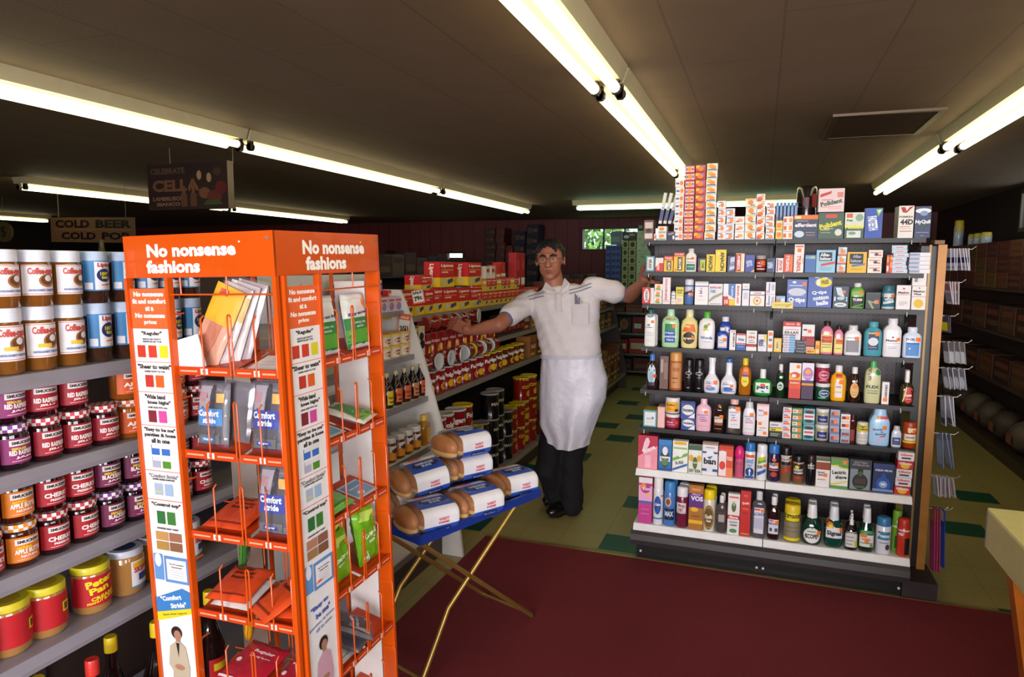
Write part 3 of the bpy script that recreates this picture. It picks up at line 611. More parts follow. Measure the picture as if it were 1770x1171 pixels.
4:'''1115 1135.5 535 1|tall|#e8e4e0,#1c5858|e .5 .84 .28 .06 #4088b0;e .5 .845 .14 .03 #d8b838;r .25 .56 .5 .6 #6a6a70;t Lotion .45 .52 .6 .035 #3a64b0;S .7 .67 .28;r .15 .36 .85 .37 #b0a8a8;r .15 .3 .8 .31 #b0a8a8;r .2 .15 .6 .16 #b0a8a8|white lotion bottle with dark teal cap
1145 1175.5 534.5|sham|#a8d4a0,#b8dcb0|r .2 .12 .8 .44 #2c50a0;r .2 .44 .8 .62 #2c8048;t WELLA .5 .74 .6 .06 #c04838;t Hair .5 .38 .5 .05 #c8d8f0;t CONDITION .5 .28 .8 .045 #e0e8f8;t Care .5 .2 .4 .05 #e0e8f8;S .72 .56 .2|pale green shampoo bottle with blue and green label
1178 1208 535|oil|#e8d890,#e8e0b0|e .5 .26 .36 .16 #3a201c;t Jergens .5 .25 .7 .07 #e8d8a8;p #e07020 .1 .42 .9 .42 .8 .62 .3 .62;t FREE .42 .56 .3 .05 #f0d8a0 -8;S .74 .28 .16|cream yellow lotion bottle with orange paper collar
1208.5 1237.5 539|sham|#e8e4e8,#58a838|t Wonda .5 .3 .74 .08 #4a6890;e .45 .6 .14 .06 #58a040;e .62 .66 .1 .04 #e89038;e .38 .52 .1 .04 #e0a840;e .55 .52 .08 .03 #d8b040;r .3 .18 .75 .2 #a8b0c0|white lotion bottle with green cap and orange flowers
1243 1266 547.5|med:b.05|#20409c,#e8e4e8|r .15 .5 .8 .56 #e4e0dc;S .7 .45 .2|larger cobalt blue bottle standing behind the short one
1240 1259.5 566|med|#2448a8,#e0dcd8|r .1 .08 .9 .6 #e0dcd8;r .14 .1 .86 .13 #d05848;r .2 .3 .6 .33 #6878a8;r .2 .4 .7 .43 #6878a8;S .7 .44 .34|short cobalt blue bottle with white label in front
1261.5 1272 571|box|#e4dcd8|t NEO .7 .5 .7 .3 #404858 -90;r .1 .9 .9 .95 #b0a8a8|slim white nasal spray carton beside the cobalt bottle
1273 1289.5 577|box|#e0dcdc|r 0 0 1 .36 #3058a0;r 0 .9 1 1 #c84840;r 0 .38 1 .44 #c84840;t Vicks .5 .65 .7 .16 #3a64a8;r .15 .2 .8 .24 #a0b8d8|white and blue inhaler box with red bands
1290.5 1309 572|box|#e4dcd8|t Afrin .5 .68 .7 .13 #b84838;r 0 .2 1 .34 #a83038;r .2 .4 .8 .43 #5a5860;r .2 .5 .7 .53 #5a5860;r .3 .84 .8 .92 #b8a8a8|white nasal mist box with crimson band
1310.5 1326 578.5|box|#dcd8e0|t Mistol .42 .5 .8 .36 #303c70 -85;p #e8c428 .6 .98 1 .98 1 .4|white carton with navy vertical name and yellow corner
1327.5 1337 572|box|#e4dcd8|S .5 .84 .7;S .5 .26 .7;r .2 .5 .8 .62 #6a7898|slim white carton with two orange stickers
1338 1351.5 585|box|#e8b820|r .2 .15 .7 .85 #e0dcc8;t BEN .45 .5 .5 .3 #a8682c 90|yellow carton with pale vertical panel on fourth shelf
1354 1385.5 556.5|box:b.05|#e4dcdc|r 0 .84 1 1 #c83030;t EX-LAX .5 .64 .8 .09 #282020;r .1 .73 .9 .75 #c86050;r .1 .56 .9 .57 #c86050;t MEDICATED .4 .92 .5 .05 #f0c8c0;e .84 .92 .1 .05 #e8a098|white laxative box with red top band
1387 1409 561.5|box:b.04|#e0dcdc|r 0 .4 1 .58 #b02838;S .6 .76 .3;r .1 .78 .4 .84 #4a4448|white box with crimson band half hidden behind small cartons
1393.5 1408.5 585|box:b.02|#a02830|r 0 .0 1 .4 #c8c0bc;r 0 .4 1 .5 #681818|small maroon and white carton behind the yellow one
1393.5 1409 604|box:d.02|#e8b818|r .1 .2 .6 .7 #d84838;r .65 .3 .9 .6 #c83828|low yellow carton with red patch in front
1410 1417.5 590|box:d.03|#e8b018|r .2 .4 .8 .7 #e06830;r .2 .1 .8 .3 #e8d8a0|narrow upright yellow carton beside the pink bottles
1419.5 1441.5 555.5|med|#e08098,#281c1c|r .04 .06 .96 .6 #e8d880;r .1 .34 .9 .56 #e06838;t Pepto .5 .5 .7 .07 #a82840;t Bismol .5 .41 .8 .07 #a82840;r .15 .28 .85 .3 #6a6040;r .15 .2 .8 .22 #6a6040|larger pink stomach medicine bottle with black cap
1442.5 1459 562.5|med|#e08098,#281c1c|r .04 .06 .96 .56 #e8d880;r .2 .36 .95 .52 #e07038;t Pepto .55 .46 .6 .06 #a82840;r .2 .2 .8 .22 #6a6040|smaller pink stomach medicine bottle with black cap
1460 1490.5 562.5 1|med|#e8e4e8,#dcd8dc|r .1 .1 .85 .5 #8a8890;t Amphojel .4 .58 .5 .05 #3a3438;S .72 .56 .24|white flat bottle with slanted grey panel
1494.5 1526.5 556|med|#4898a8,#5aa4b0|r .22 .18 .8 .72 #24305c;e .5 .42 .28 .12 #d8dce0;t MYLANTA .42 .66 .4 .05 #d8c838;S .72 .65 .26;r .25 .24 .7 .26 #8aa0c0|turquoise antacid bottle with navy label and white tablet
1527.5 1560.5 550.5 1|med|#e8e4e8,#e4e0e4|t Maalox .45 .43 .62 .06 #282424;S .8 .46 .2;e .5 .51 .07 .025 #d84838;r .2 .35 .9 .36 #d87060;r .25 .26 .75 .27 #a09ca0;r .3 .22 .7 .23 #a09ca0|tall white antacid bottle with black name
1561.5 1594.5 565.5|med|#d4dcec,#dce0ec|r .14 .06 .86 .5 #5088c8;t DI-GEL .38 .6 .5 .09 #2c3c7c;S .78 .6 .26;e .35 .3 .05 .03 #d8e8f8;r .14 .44 .86 .48 #3468b0|pale blue antacid bottle at right end of fourth shelf''',
5:'''1118.5 1138 612|oil:g|#3a1c14,#4878c0|e .5 .42 .36 .3 #b8ccd4;e .5 .36 .2 .16 #90b0c0;r .2 .1 .8 .2 #28304c;e .78 .38 .16 .05 #e04c28|brown glass bottle with blue cap and oval label
1141 1156 616|box:b.03|#6a4a40|r .1 .5 .4 .9 #a89088;r .5 .3 .9 .8 #8a6a5c|dull brown carton half hidden behind the amber bottle
1157.5 1181 608|can|#a86038,#d89850|r .2 .06 .9 .72 #c88a58;r .3 .5 .8 .6 #b06840;r .3 .3 .7 .34 #8a5030;r .3 .2 .6 .22 #8a5030|amber cylinder bottle with orange tan cap
1183.5 1200 620|can|#181416,#141012|e .5 .56 .36 .05 #a8a4a8;e .5 .56 .26 .03 #181416;r .3 .42 .7 .44 #8a868a;r .35 .1 .65 .13 #8a868a|black aerosol with pale ring emblem, left of the pair
1201 1218.5 620.5|can|#181416,#141012|e .5 .56 .36 .05 #b8b4b8;e .5 .56 .26 .03 #181416;r .3 .42 .7 .44 #8a868a;r .35 .1 .65 .13 #8a868a|black aerosol with pale ring emblem, right of the pair
1217.5 1246 618|neck|#e4e0e8,#e8e4ec|e .45 .12 .3 .06 #4890c8;e .35 .18 .18 .05 #e090a8;r .2 .3 .6 .32 #6a6a88;t Head .38 .27 .4 .04 #5a5a80;S .74 .3 .26|long necked white shampoo bottle with white cap
1247 1275.5 619.5|neck|#e4e0e8,#3868a8|e .45 .13 .34 .06 #3868b0;r .1 .06 .9 .08 #4878b8;t Shoulders .4 .27 .5 .04 #5a5a80;S .7 .23 .2;r .2 .3 .6 .32 #8a88a8|long necked white shampoo bottle with blue cap
1278 1300.5 619|oil:g|#c87818,#e8c828|e .5 .4 .3 .17 #e8d038;r .25 .55 .8 .68 #d85838;r .3 .5 .7 .56 #3848a0;e .55 .7 .2 .06 #e88a50;r .35 .36 .65 .38 #8a6018|amber baby shampoo bottle with yellow cap
1302 1337 638|pert|#2c8838,#e0e4e4|r .14 .12 .86 .5 #e0e8e4;t pert .5 .32 .6 .18 #181c18;e .5 .42 .14 .05 #e05030;p #4878c8 .4 .2 .5 .22 .64 .14 .5 .14|squat green shampoo bottle with white label and white cap
1342.5 1358.5 629.5|oil:g|#143c1c,#e4e0e0|e .5 .34 .36 .13 #c8d0c8;e .5 .33 .24 .07 #3a7048;e .6 .78 .18 .03 #c8a0b8;r .3 .3 .7 .33 #e0e0d8|dark green bottle with white cap beside the squat green one
1365 1386 628|box|#c83020|r 0 .66 1 1 #e8e0dc;r 0 .52 1 .72 #e8b020;e .5 .66 .4 .09 #d04828;S .74 .9 .3;r 0 .28 1 .42 #e05028;t SHAMPOO .5 .44 .8 .05 #f0d0c0;e .4 .64 .2 .05 #e8e0dc|white over red shampoo box
1387 1408 628|box|#3c1c44|r 0 .52 1 1 #e8dce8;e .5 .7 .44 .18 #b078b8;e .5 .76 .25 .07 #e8a040;r 0 .38 1 .44 #e89028;r .1 .46 .9 .5 #3a4080;r .1 .58 .9 .64 #c898d0|purple hair care box with orange band
1409 1435.5 662|jar|#1c5038,#e0dce4|e .6 .4 .36 .22 #d8dce8;e .6 .4 .32 .18 #2c4480;t Dippity .6 .4 .5 .1 #d8dce8;r .2 .1 .7 .16 #8ab098|green hair gel jar under a pink one
1409 1435.5 628|jar:z661.5|#a02848,#e8e4e4|e .6 .4 .36 .22 #e8c0cc;e .6 .4 .32 .18 #b83858;t Dippity .6 .4 .5 .1 #f0d0d8;r .3 .1 .8 .16 #d88898|pink hair gel jar standing on the green one
1436.5 1465 631.5|oil|#f0a818,#e8e4e4|r .28 .1 .74 .52 #e8dcd8;e .51 .5 .22 .06 #e8dcd8;r .3 .66 .7 .76 #c84838;S .66 .54 .3;t Apple .5 .4 .34 .05 #6a6458;r .3 .24 .7 .27 #e0a828|bright yellow shampoo bottle with white cap
1467 1489.5 634.5|oil:g|#3a1c10,#e4e0dc|e .5 .34 .34 .22 #d8b070;e .54 .45 .22 .07 #e08838;r .28 .26 .74 .3 #d89830;r .3 .2 .7 .22 #a87838|dark brown shampoo bottle with tan oval label
1496 1525 622 1|sham|#c8c498,#48a858|t FLEX .5 .38 .78 .07 #284828;t NATURE .3 .68 .3 .2 #6a6840 90;e .8 .72 .18 .07 #30784a;r .2 .28 .8 .3 #a86858;r .2 .22 .8 .25 #68a058|tall beige conditioner bottle with green cap
1525.5 1538 661|box:d.03|#e4dcdc|t DENOREX .58 .58 .6 .36 #3a3438 -90;S .5 .2 .6|small white carton with black vertical name
1556 1583 641 1|pert:g|#3a3418,#e4e4e0|e .6 .3 .36 .24 #c03038;t Cutex .6 .3 .44 .08 #f0e0d8 8;p #c8d080 .2 .1 .28 .1 .5 .5 .42 .54;r .4 .18 .8 .2 #e8a8a0|dark olive nail polish remover bottle with red label''',
6:'''1112.5 1136 710|box:d.12:s#c8b040|#58a0b0|r .1 .08 .9 .9 #e0dcd8;t BALM .5 .5 .5 .12 #8a9aa8;e .7 .55 .1 .08 #4878b0;r .2 .3 .8 .32 #c8b8a8|turquoise framed cream box at left end of sixth shelf
1137 1149.5 704|box:d.1|#e4b0a8|r .1 .1 .9 .9 #e8b8b0|plain salmon pink upright carton
1150.5 1176 715|jar|#98283c,#e4dce0|r .02 .14 .98 .6 #a02c50;t Curel .35 .45 .4 .12 #e8c0cc;e .8 .42 .12 .14 #d85030;r .2 .25 .7 .3 #d890a8|white lidded jar with crimson band under a yellow one
1150.5 1176.5 686.5|jar:z714.5|#e4dcd8,#e4e0e0|r .02 .0 .98 .74 #e8a820;t Soffte .4 .55 .6 .13 #8a5018;r .2 .25 .7 .3 #c88020;e .8 .2 .12 .1 #5a3020|white lidded jar with yellow band standing on the crimson one
1177.5 1202 724|box|#2c4890|e .5 .6 .42 .32 #e0dce0;t Noxzema .5 .6 .76 .22 #282838;p #e0dce4 .5 .05 .98 .05 .98 .5|navy skin cream carton, lower of two
1177 1202 694|box:z723.5|#2c4890|e .5 .5 .42 .3 #e0dce0;t Noxzema .5 .5 .76 .2 #282838;p #e0dce4 .5 .05 .98 .05 .98 .35;r 0 .9 1 1 #1c2c60|navy skin cream carton, upper of two
1203.5 1231 689|sham|#e8b4c4,#e8b8c8|t Johnson's .45 .5 .7 .05 #4a60a8;t baby .5 .43 .4 .04 #4a60a8;t lotion .5 .37 .45 .04 #4a60a8;r .3 .3 .75 .33 #d85868;r .2 .16 .8 .17 #a880a0;S .66 .6 .22|pink baby lotion bottle with pink cap
1234 1252.5 698.5|tall:g|#3a1c18,#6a2838|r .1 .35 .9 .56 #d8c8b8;S .76 .56 .36;r .1 .25 .9 .35 #8a4828;r .15 .12 .8 .14 #a08848;t LACTO .45 .5 .6 .05 #3a2c28;e .7 .9 .2 .04 #c8c040|dark brown lotion bottle with narrow cap
1256.5 1284 689.5|med:c|#b0a098,#e8b0a8|r .14 .16 .9 .78 #e4dce0;t Johnson's .5 .62 .6 .05 #4a60a8;t baby .45 .54 .3 .04 #4a60a8;t oil .45 .47 .2 .04 #4a60a8;r .3 .38 .7 .41 #d87080;S .74 .72 .3;r .3 .26 .8 .27 #a890a8|clear baby oil bottle with pink cap
1285 1307 694.5|powder|#e8e0e8,#c8c4c8|t Johnson's .5 .56 .76 .05 #4a60a8;t baby .45 .49 .4 .04 #4a60a8;t powder .5 .43 .56 .04 #4a60a8;r .2 .36 .85 .39 #e07080;S .7 .62 .32;r .1 .05 .9 .07 #e090a0;r .2 .18 .8 .19 #a890a8|white baby powder bottle with grey top
1308.5 1329 727.5|box|#e8dcd8|S .26 .8 .3;S .7 .2 .3;r .2 .5 .8 .56 #8a9ac0;r .1 .36 .5 .4 #8a9ac0|white baby care box with two orange stickers
1308.5 1330 699|box:z727|#e8d8dc|r 0 .88 1 1 #e8a8a8;S .72 .46 .32;t Baby .35 .6 .4 .14 #6078a8;r .1 .3 .6 .34 #90a0c8|pink topped baby box standing on the stickered one
1330.5 1352.5 729|box|#20241c|r 0 .62 1 .96 #d8d4d8;r 0 .4 1 .58 #e8d020;t FREE .3 .48 .4 .1 #3a3828;r .1 .2 .8 .24 #a8b098;r .1 .1 .7 .14 #a8b098;r .1 .74 .7 .82 #8080a0|black, yellow and white carton on sixth shelf
1470.5 1479.5 718|tall:g|#5a1c14,#6a1c1c|r .1 .1 .9 .5 #8a2818|narrow dark red bottle behind the talc tin
1480.5 1502 729|can|#e4dcd4,#d8d4d0|r .02 .56 .98 .9 #d8c848;e .5 .74 .4 .09 #484028;t Ammens .5 .74 .6 .08 #d8c848;r .1 .4 .9 .43 #b0a8a8;r .1 .3 .9 .33 #b0a8a8;r .1 .14 .9 .17 #c0b8b0;S .92 .66 .2|white talc tin with yellow label
1503.5 1540.5 705.5 1|powder|#a8ccec,#a8ccec|t Shower .4 .44 .5 .06 #40608c 6;t to .6 .38 .16 .04 #40608c;t Shower .55 .32 .56 .06 #40608c 6;r .34 .72 .9 .79 #d85040;S .72 .49 .2;p #c85058 .5 .23 .8 .26 .76 .29 .55 .27;e .48 .14 .2 .06 #c0b8d8;r .36 .73 .5 .78 #e8b848|large light blue body powder bottle
1541.5 1559.5 736.5|powder|#c8ccdc,#b8b0b4|r .1 .12 .9 .46 #283c70;t WIPES .5 .34 .5 .08 #c8d4f0;r .2 .2 .8 .23 #a06878|small white and navy powder bottle near the post
1560.5 1586 729.5|jar:g|#c05020,#a83c1c|r .02 .3 .98 .55 #e4d8cc;r .02 .2 .98 .28 #e8c020;r .3 .62 .9 .8 #e8c8a0;S .75 .66 .26;r .2 .4 .8 .44 #a04030|orange tinted jar at right end of sixth shelf''',
7:'''1103.5 1138 754|box:s#8a2038|#b82848|p #e890a0 0 0 1 0 1 .72 0 .36;e .45 .8 .12 .14 #e8c0c8;p #e8c0c8 .2 .5 .4 .5 .6 .84 .5 .96 .3 .8;t Suave .55 .6 .7 .14 #f0e0e4 28;r .36 .04 .66 .42 #f0b0bc|crimson and pink twin bottle hair care box
1138.5 1162 761|box|#2c68a8|r 0 .84 1 1 #3878b8;e .5 .4 .34 .3 #283830;r .12 .3 .88 .46 #e4e0dc;t Secret .5 .38 .6 .11 #283858;e .5 .64 .2 .14 #e0e0e4;e .5 .26 .26 .1 #5a8048;r 0 .0 1 .08 #1c4c88|blue deodorant box picturing a white capped bottle
1163 1190 763|box|#e4e4dc|r .1 .88 .9 .98 #e0a828;p #70a838 .02 .44 .98 .64 .98 .54 .02 .34;t SURE .45 .3 .56 .1 #5a6458 12;p #3860b0 .02 .1 .98 .3 .98 .22 .02 .02;e .5 .62 .18 .14 #e8e8e8;r .06 .74 .94 .8 #98b868|white deodorant box with green and blue slanting bands
1190.5 1214 771|box|#dcdccc|r 0 .84 1 1 #3a5c48;e .5 .62 .28 .22 #e4e4e0;e .2 .55 .18 .12 #e0a428;e .8 .55 .18 .12 #e0a428;e .5 .38 .18 .22 #4a6430;t DRY_IDEA .5 .1 .9 .12 #405840;r .35 .36 .65 .42 #b8c098|white deodorant box with green jar picture and gold wings
1214.5 1242 767|box|#e0dce0|r 0 .68 1 .74 #3a4878;e .5 .66 .26 .12 #e4e4ec;t ban .5 .44 .8 .2 #201c28;p #3a64a8 .3 .56 .7 .62 .5 .5;r 0 .12 1 .2 #384878;e .5 .18 .2 .1 #d8d8e4;r .2 .85 .8 .88 #a08888;r 0 .95 1 1 #b07868|white roll-on box with large black lowercase name
1243 1268.5 771.5|box|#d84828|r 0 .02 .52 .82 #e8d8d8;e .26 .36 .22 .14 #d83828;t TICKLE .75 .6 .4 .12 #f0c8c0;r .52 0 1 .3 #e88048;e .26 .76 .24 .08 #e8dcdc;r 0 .9 1 1 #c03828|red orange deodorant box with pale bottle picture
1270.5 1287.5 770.5|roll|#c85878,#d82878|t ALL .5 .46 .7 .08 #a84868|pink roll-on with shiny magenta ball top
1288.5 1307 765|can|#e0dce0,#3070b8|r .02 .6 .98 .68 #e05828;t ARRID .5 .5 .7 .12 #5888c8;t DRY .5 .38 .5 .08 #5888c8;e .5 .2 .4 .13 #284890;p #e0e0e8 .45 .1 .55 .1 .55 .22 .64 .22 .5 .3 .36 .22 .45 .22;r .1 .02 .9 .08 #2c5098|white antiperspirant can with blue cap
1308.5 1328 768|can|#e4e4e4,#e4e4e8|p #c8c030 .02 .62 .98 .7 .98 .6 .02 .52;p #70a838 .02 .52 .98 .62 .98 .54 .02 .44;t SURE .35 .38 .5 .09 #485848 10;p #3060b0 .02 .2 .98 .36 .98 .26 .02 .1;S .8 .42 .3|white antiperspirant can with white cap and slanting bands
1329 1349 768|can|#281c40,#3070b8|r .1 .36 .9 .5 #d8d4dc;t Right .5 .46 .7 .07 #382848;S .76 .48 .3;e .5 .6 .2 .04 #e06030;e .5 .2 .3 .07 #b04028;r .02 .3 .98 .33 #e07030|dark purple spray can with blue cap
1349.5 1370 771.5|can|#7a5a40,#141014|r .02 .5 .98 .78 #1c181c;t RIGHT .45 .7 .7 .08 #e0dcd8;t GUARD .45 .62 .7 .06 #e0dcd8;p #c02c28 .02 .3 .98 .5 .98 .4 .02 .22;r .02 .74 .98 .76 #c8c0b8;S .86 .64 .24|bronze and black spray can with black cap, taller
1371 1391 786.5|can|#7a5434,#141014|r .02 .3 .98 .7 #281c1c;t RIGHT .5 .5 .8 .08 #e8e0dc;t GUARD .5 .4 .8 .08 #e8e0dc;r .02 .2 .98 .25 #c03038;e .35 .6 .2 .06 #d8c838;r .02 .74 .98 .76 #c8c0b8|bronze and black spray can with black cap, shorter
1394.5 1411 786|can|#141014,#2a1c1c|t RIGHT .5 .66 .7 .07 #c8c4c0;t GUARD .5 .58 .7 .06 #c8c4c0|all black spray can with small pale lettering
1411.5 1436 792.5|box|#e4dcdc|r 0 .6 1 .86 #8a3c20;r 0 .9 1 1 #4a6038;t Speed .35 .5 .5 .08 #4a4444;t Stick .35 .42 .4 .07 #4a4444;S .68 .42 .28;r .1 .24 .7 .27 #d88040|white shave stick box with brown band
1437 1468 795|box|#e0e0dc|p #58983c 0 .8 1 .7 1 1 0 1;p #e0c840 0 .74 .4 .78 .5 .7 1 .68 1 .72 .5 .74 .4 .82 0 .78;t Lectric .48 .56 .8 .13 #282c28 4;t shave .6 .4 .66 .12 #282c28 4;p #e0c840 0 .16 .4 .2 1 .3 1 .26 .4 .15 0 .11;r 0 0 1 .1 #589040;S .78 .91 .24|white and green pre-shave box with black slanting name
1469 1508 796|box|#34343c|r .04 .04 .96 .7 #7a8890;e .5 .3 .36 .26 #202418;r .38 .5 .62 .72 #1c1c18;r .25 .24 .75 .4 #4a2830;r .28 .1 .72 .16 #48603c;t BRITISH .5 .92 .6 .06 #8a8488;t STERLING .5 .84 .76 .06 #8a8488;e .5 .56 .1 .08 #3c5c30|black cologne gift box picturing a dark bottle
1510 1547 803|box:s#3a4468|#2c3c70|r .0 .06 .98 .84 #20305c;t AQUA_VELVA .5 .78 .84 .08 #d0d8e4;e .5 .3 .34 .26 #2850a8;e .5 .3 .2 .12 #88a8d0;e .5 .56 .1 .14 #2448a0;r 0 .06 1 .14 #7890b8;r .4 .28 .6 .34 #e0e8f0|dark blue aftershave box picturing a round blue bottle''',
8:'''1104.5 1128.5 826|box:s#a83030|#c03c88|r 0 .48 1 .82 #e8a0c8;e .5 .78 .38 .12 #a83888;e .35 .8 .2 .08 #e08838;r 0 .88 1 1 #e0d8dc;r 0 .44 1 .49 #3868b0;t Toni .55 .76 .6 .07 #e8c8e0;r .5 .6 .9 .64 #e0c038;r .2 .3 .8 .32 #d870b0;r .2 .2 .8 .22 #d870b0|bright pink and magenta home perm box
1130 1148 825|can|#d8dce4,#e4e0e0|e .5 .42 .34 .2 #2c50a0;t Calm .5 .44 .5 .06 #e0e4f0;r .02 .12 .98 .15 #4868a8;S .88 .62 .2|white spray can with blue oval and white cap
1148.5 1169.5 831.5 1|can|#4878b8,#4080c0|r .02 .14 .98 .4 #1c2848;t MAX .5 .28 .7 .12 #c8d4e8;e .4 .55 .26 .1 #d8b898;e .4 .55 .18 .07 #8a4830|light blue spray can with navy band
1170 1191 841 1|can|#702038,#e4e0e4|r .06 .36 .84 .62 #e0dcdc;t FINAL .5 .55 .6 .08 #a03040;t NET .45 .45 .45 .08 #a03040;r .1 .38 .8 .4 #a8a0a0|maroon hairspray can with white cap
1191.5 1217 840|box|#a86c28|r 0 .5 1 .82 #5c2878;t VOS .55 .71 .86 .11 #e8dcec;t Alberto .5 .8 .6 .04 #c8a8d8;e .4 .46 .28 .05 #e8b020;r 0 .14 1 .22 #e8b018;r .2 .88 .8 .94 #d88850;r .2 .3 .8 .32 #7a4818|bronze and purple hairspray box with white capitals
1216.5 1238 845.5 1|can|#d8d0c0,#e8cc18|e .5 .34 .42 .3 #6a5020;e .5 .34 .38 .27 #b89040;e .5 .34 .34 .24 #6a4c20;t Soft .5 .36 .6 .1 #e8e0d0;t Set .5 .26 .4 .06 #e8e0d0|white hairspray can with gold oval and yellow cap
1239.5 1257.5 856.5 1|oil:c|#b8a8a8,#d8d4d4|r .2 .3 .8 .5 #a89c9c|clear glass bottle with pale cap
1259 1280 854.5|box|#e4dcd8|r 0 .38 1 .48 #c83430;t Alberto .5 .43 .8 .07 #f0dcd8;e .5 .68 .2 .12 #506838;e .5 .76 .1 .06 #9ab088;r .15 .3 .85 .32 #4a6880;t CREAM .5 .24 .6 .05 #4a6078;e .5 .1 .32 .05 #48885c;r .1 .9 .9 .94 #d86050|white hair dressing box with red band and plant
1281 1299 850|box|#c42420|t Grecian .5 .74 .7 .06 #e8c8b8 8;t VO .5 .9 .4 .05 #d87060;r .2 .6 .8 .62 #d88040;r .2 .5 .8 .52 #a01818;r .1 .04 .9 .07 #d88840|tall plain red carton with small script
1300.5 1326.5 849.5|sham:c|#c0bcc8,#c8c4cc|r .18 .1 .84 .66 #d8d4dc;t ALCOHOL .5 .52 .8 .07 #3850a0;r .2 .2 .8 .44 #b8b8d0;r .2 .6 .6 .64 #d85848;S .76 .6 .24|frosted rubbing alcohol bottle
1328 1350 858.5 1|oil:g|#301818,#e0dce0|r .1 .14 .9 .48 #d8d4dc;t PEROXIDE .5 .38 .8 .05 #3848a0;r .14 .43 .5 .47 #d86050;r .2 .2 .4 .28 #48485c;S .78 .42 .3;r .6 .2 .85 .28 #48485c|dark brown peroxide bottle with white label
1355.5 1386 871 1|can:g|#8a7c48,#e0c028|r .02 .58 .98 .8 #e8d018;t LISTERINE .5 .7 .84 .08 #3a3018;r .02 .12 .98 .56 #8a8064;r .02 .04 .98 .12 #e8cc18;r .1 .4 .9 .41 #4a4430;r .1 .3 .9 .31 #4a4430|yellow paper wrapped mouthwash bottle
1387.5 1423 871.5 1|mouth:g|#0c4030,#e4e4e8|e .5 .24 .42 .2 #d8dcd8;e .5 .24 .38 .17 #e8e4e0;t SCOPE .48 .22 .6 .12 #202420;r .25 .32 .7 .36 #8aa878;S .84 .32 .2|round green mouthwash bottle with white oval label
1426 1460.5 875 1|mouth:g|#0c5040,#d8dce4|r .08 .24 .92 .5 #e0dce0;t Signal .5 .35 .76 .14 #181c24;p #e88028 .1 .5 .5 .48 .4 .6 .1 .64;S .86 .46 .2;e .3 .52 .1 .04 #e8c828|broad green mouthwash bottle with white band label
1461.5 1485 888.5 1|spray:g|#1c1014,#e4e4e4|r .04 .08 .96 .52 #d8d4d0;r .15 .36 .7 .38 #6a6868;r .15 .26 .7 .28 #6a6868;r .74 .1 .94 .26 #d0c838;r .15 .16 .6 .18 #6a6868|small dark throat spray bottle with white pump
1486 1514.5 878.5 1|mouth:g|#143c24,#e4e4ec|r .06 .12 .94 .4 #e0dcd8;r .06 .42 .94 .5 #409058;r .1 .34 .5 .42 #e08030;t GREEN .45 .3 .6 .05 #d87048;S .5 .25 .28;r .1 .2 .9 .22 #58885c;e .8 .16 .1 .04 #70a048|dark green mouthwash bottle with tall white cap
1515 1542.5 893|can|#dcdce4,#3878a8|r .02 .4 .98 .62 #3880a8;t Foamy .5 .5 .8 .13 #e8ecf0;e .74 .2 .14 .08 #4a3c4c;r .2 .3 .8 .33 #8890a0|white shaving foam can with blue cap and band
1543 1561 882|can:b.05|#68a028,#70a82c|r .02 .6 .98 .64 #e0e0d0;r .3 .1 .98 .4 #283018|lime green spray can half behind the red one
1552 1575 896|can|#c83420,#c03424|r .02 .68 .98 .72 #e0d8d0;r .55 .06 .98 .5 #20181c;e .25 .6 .2 .04 #c8c8d8|red and black shaving gel can at right end of bottom shelf'''}
for k in ROWS:
    for l in ROWS[k].split('\n'): shelf_item(l,k)
# small piles on the lower shelves
stack(1448.5,1464,427,3,2,'#a8cce0','r .25 .25 .75 .85 #e88838;r 0 .0 1 .18 #d8604c;r .5 .7 .95 .95 #e8e0d8','small light blue box with orange patch','between the two stomach tablet boxes')
stack(1501,1526,432,3,2,'#e8dcd0','r .1 .6 .9 .72 #d86858;e .55 .4 .16 .2 #404478;r .7 .2 .9 .4 #d85838','cream box with red line and berry mark','right of the mustard yellow box')
stack(1543.5,1571,424,7,2,'#b8c4d4','r .2 .3 .8 .7 #e0dce4;r .25 .4 .75 .6 #c05868;r 0 .8 1 1 #d8e4f0','clear wrapped pack with red and white card','of the leaning see-through pile',D=.05,jit=.006)
stack(1572.5,1609.5,436.5,5,2,'#e0dce4','r .0 .15 .5 .85 #98a4c4;r .0 .4 .4 .5 #6870a0','flat white box with blue grey half','of the pile at right end',D=.08)
stack(1131.5,1145.5,491,3,3,'#e4dcd4','e .5 .55 .26 .3 #e88a30;e .5 .2 .34 .12 #689858;e .25 .3 .1 .1 #689858','white box with orange and green flower mark','of the pile beside the toothpaste')
stack(1324.5,1341,487.5,2,3,'#e0dce4','r .3 .1 .4 .9 #4858a0;r .6 .3 .9 .8 #b8b4c0;r .1 .1 .2 .3 #d06058','white carton with blue stripe','above the yellow price card')
stack(1354,1375,579.5,7,4,'#78a8d0','r 0 .1 .5 .9 #e4dce4;r .1 .35 .4 .65 #d87880','flat white and blue pill box','of the pile before the laxative box',D=.03)
stack(1376,1392.5,589,4,4,'#282c44','r .1 .3 .9 .55 #8a8890','flat navy pill box','of the low navy pile',D=.03)
stack(1354,1369,704.5,5,6,'#e0d8dc','r .1 .2 .9 .5 #d06068;r .1 .6 .6 .85 #7880b0;S .6 .5 .34','white box with red and lilac print','of the pile left of green boxes',D=.05)
stack(1370,1388.5,706,5,6,'#5c8c5c','r .05 .2 .7 .75 #e4dcd8;S .7 .5 .34;r .1 .35 .4 .6 #c87878','small green and white box with orange sticker','of the green pile',D=.05)
stack(1389.5,1409.5,706.5,2,6,'#48a0a4','e .5 .78 .4 .1 #1c3050;r .02 .3 .98 .66 #e0dce0;r .1 .42 .9 .56 #c85860;e .5 .2 .4 .1 #1c3050;r .3 .88 .9 .95 #d88080','turquoise and white skin cream jar box','of the turquoise pair',D=.06)
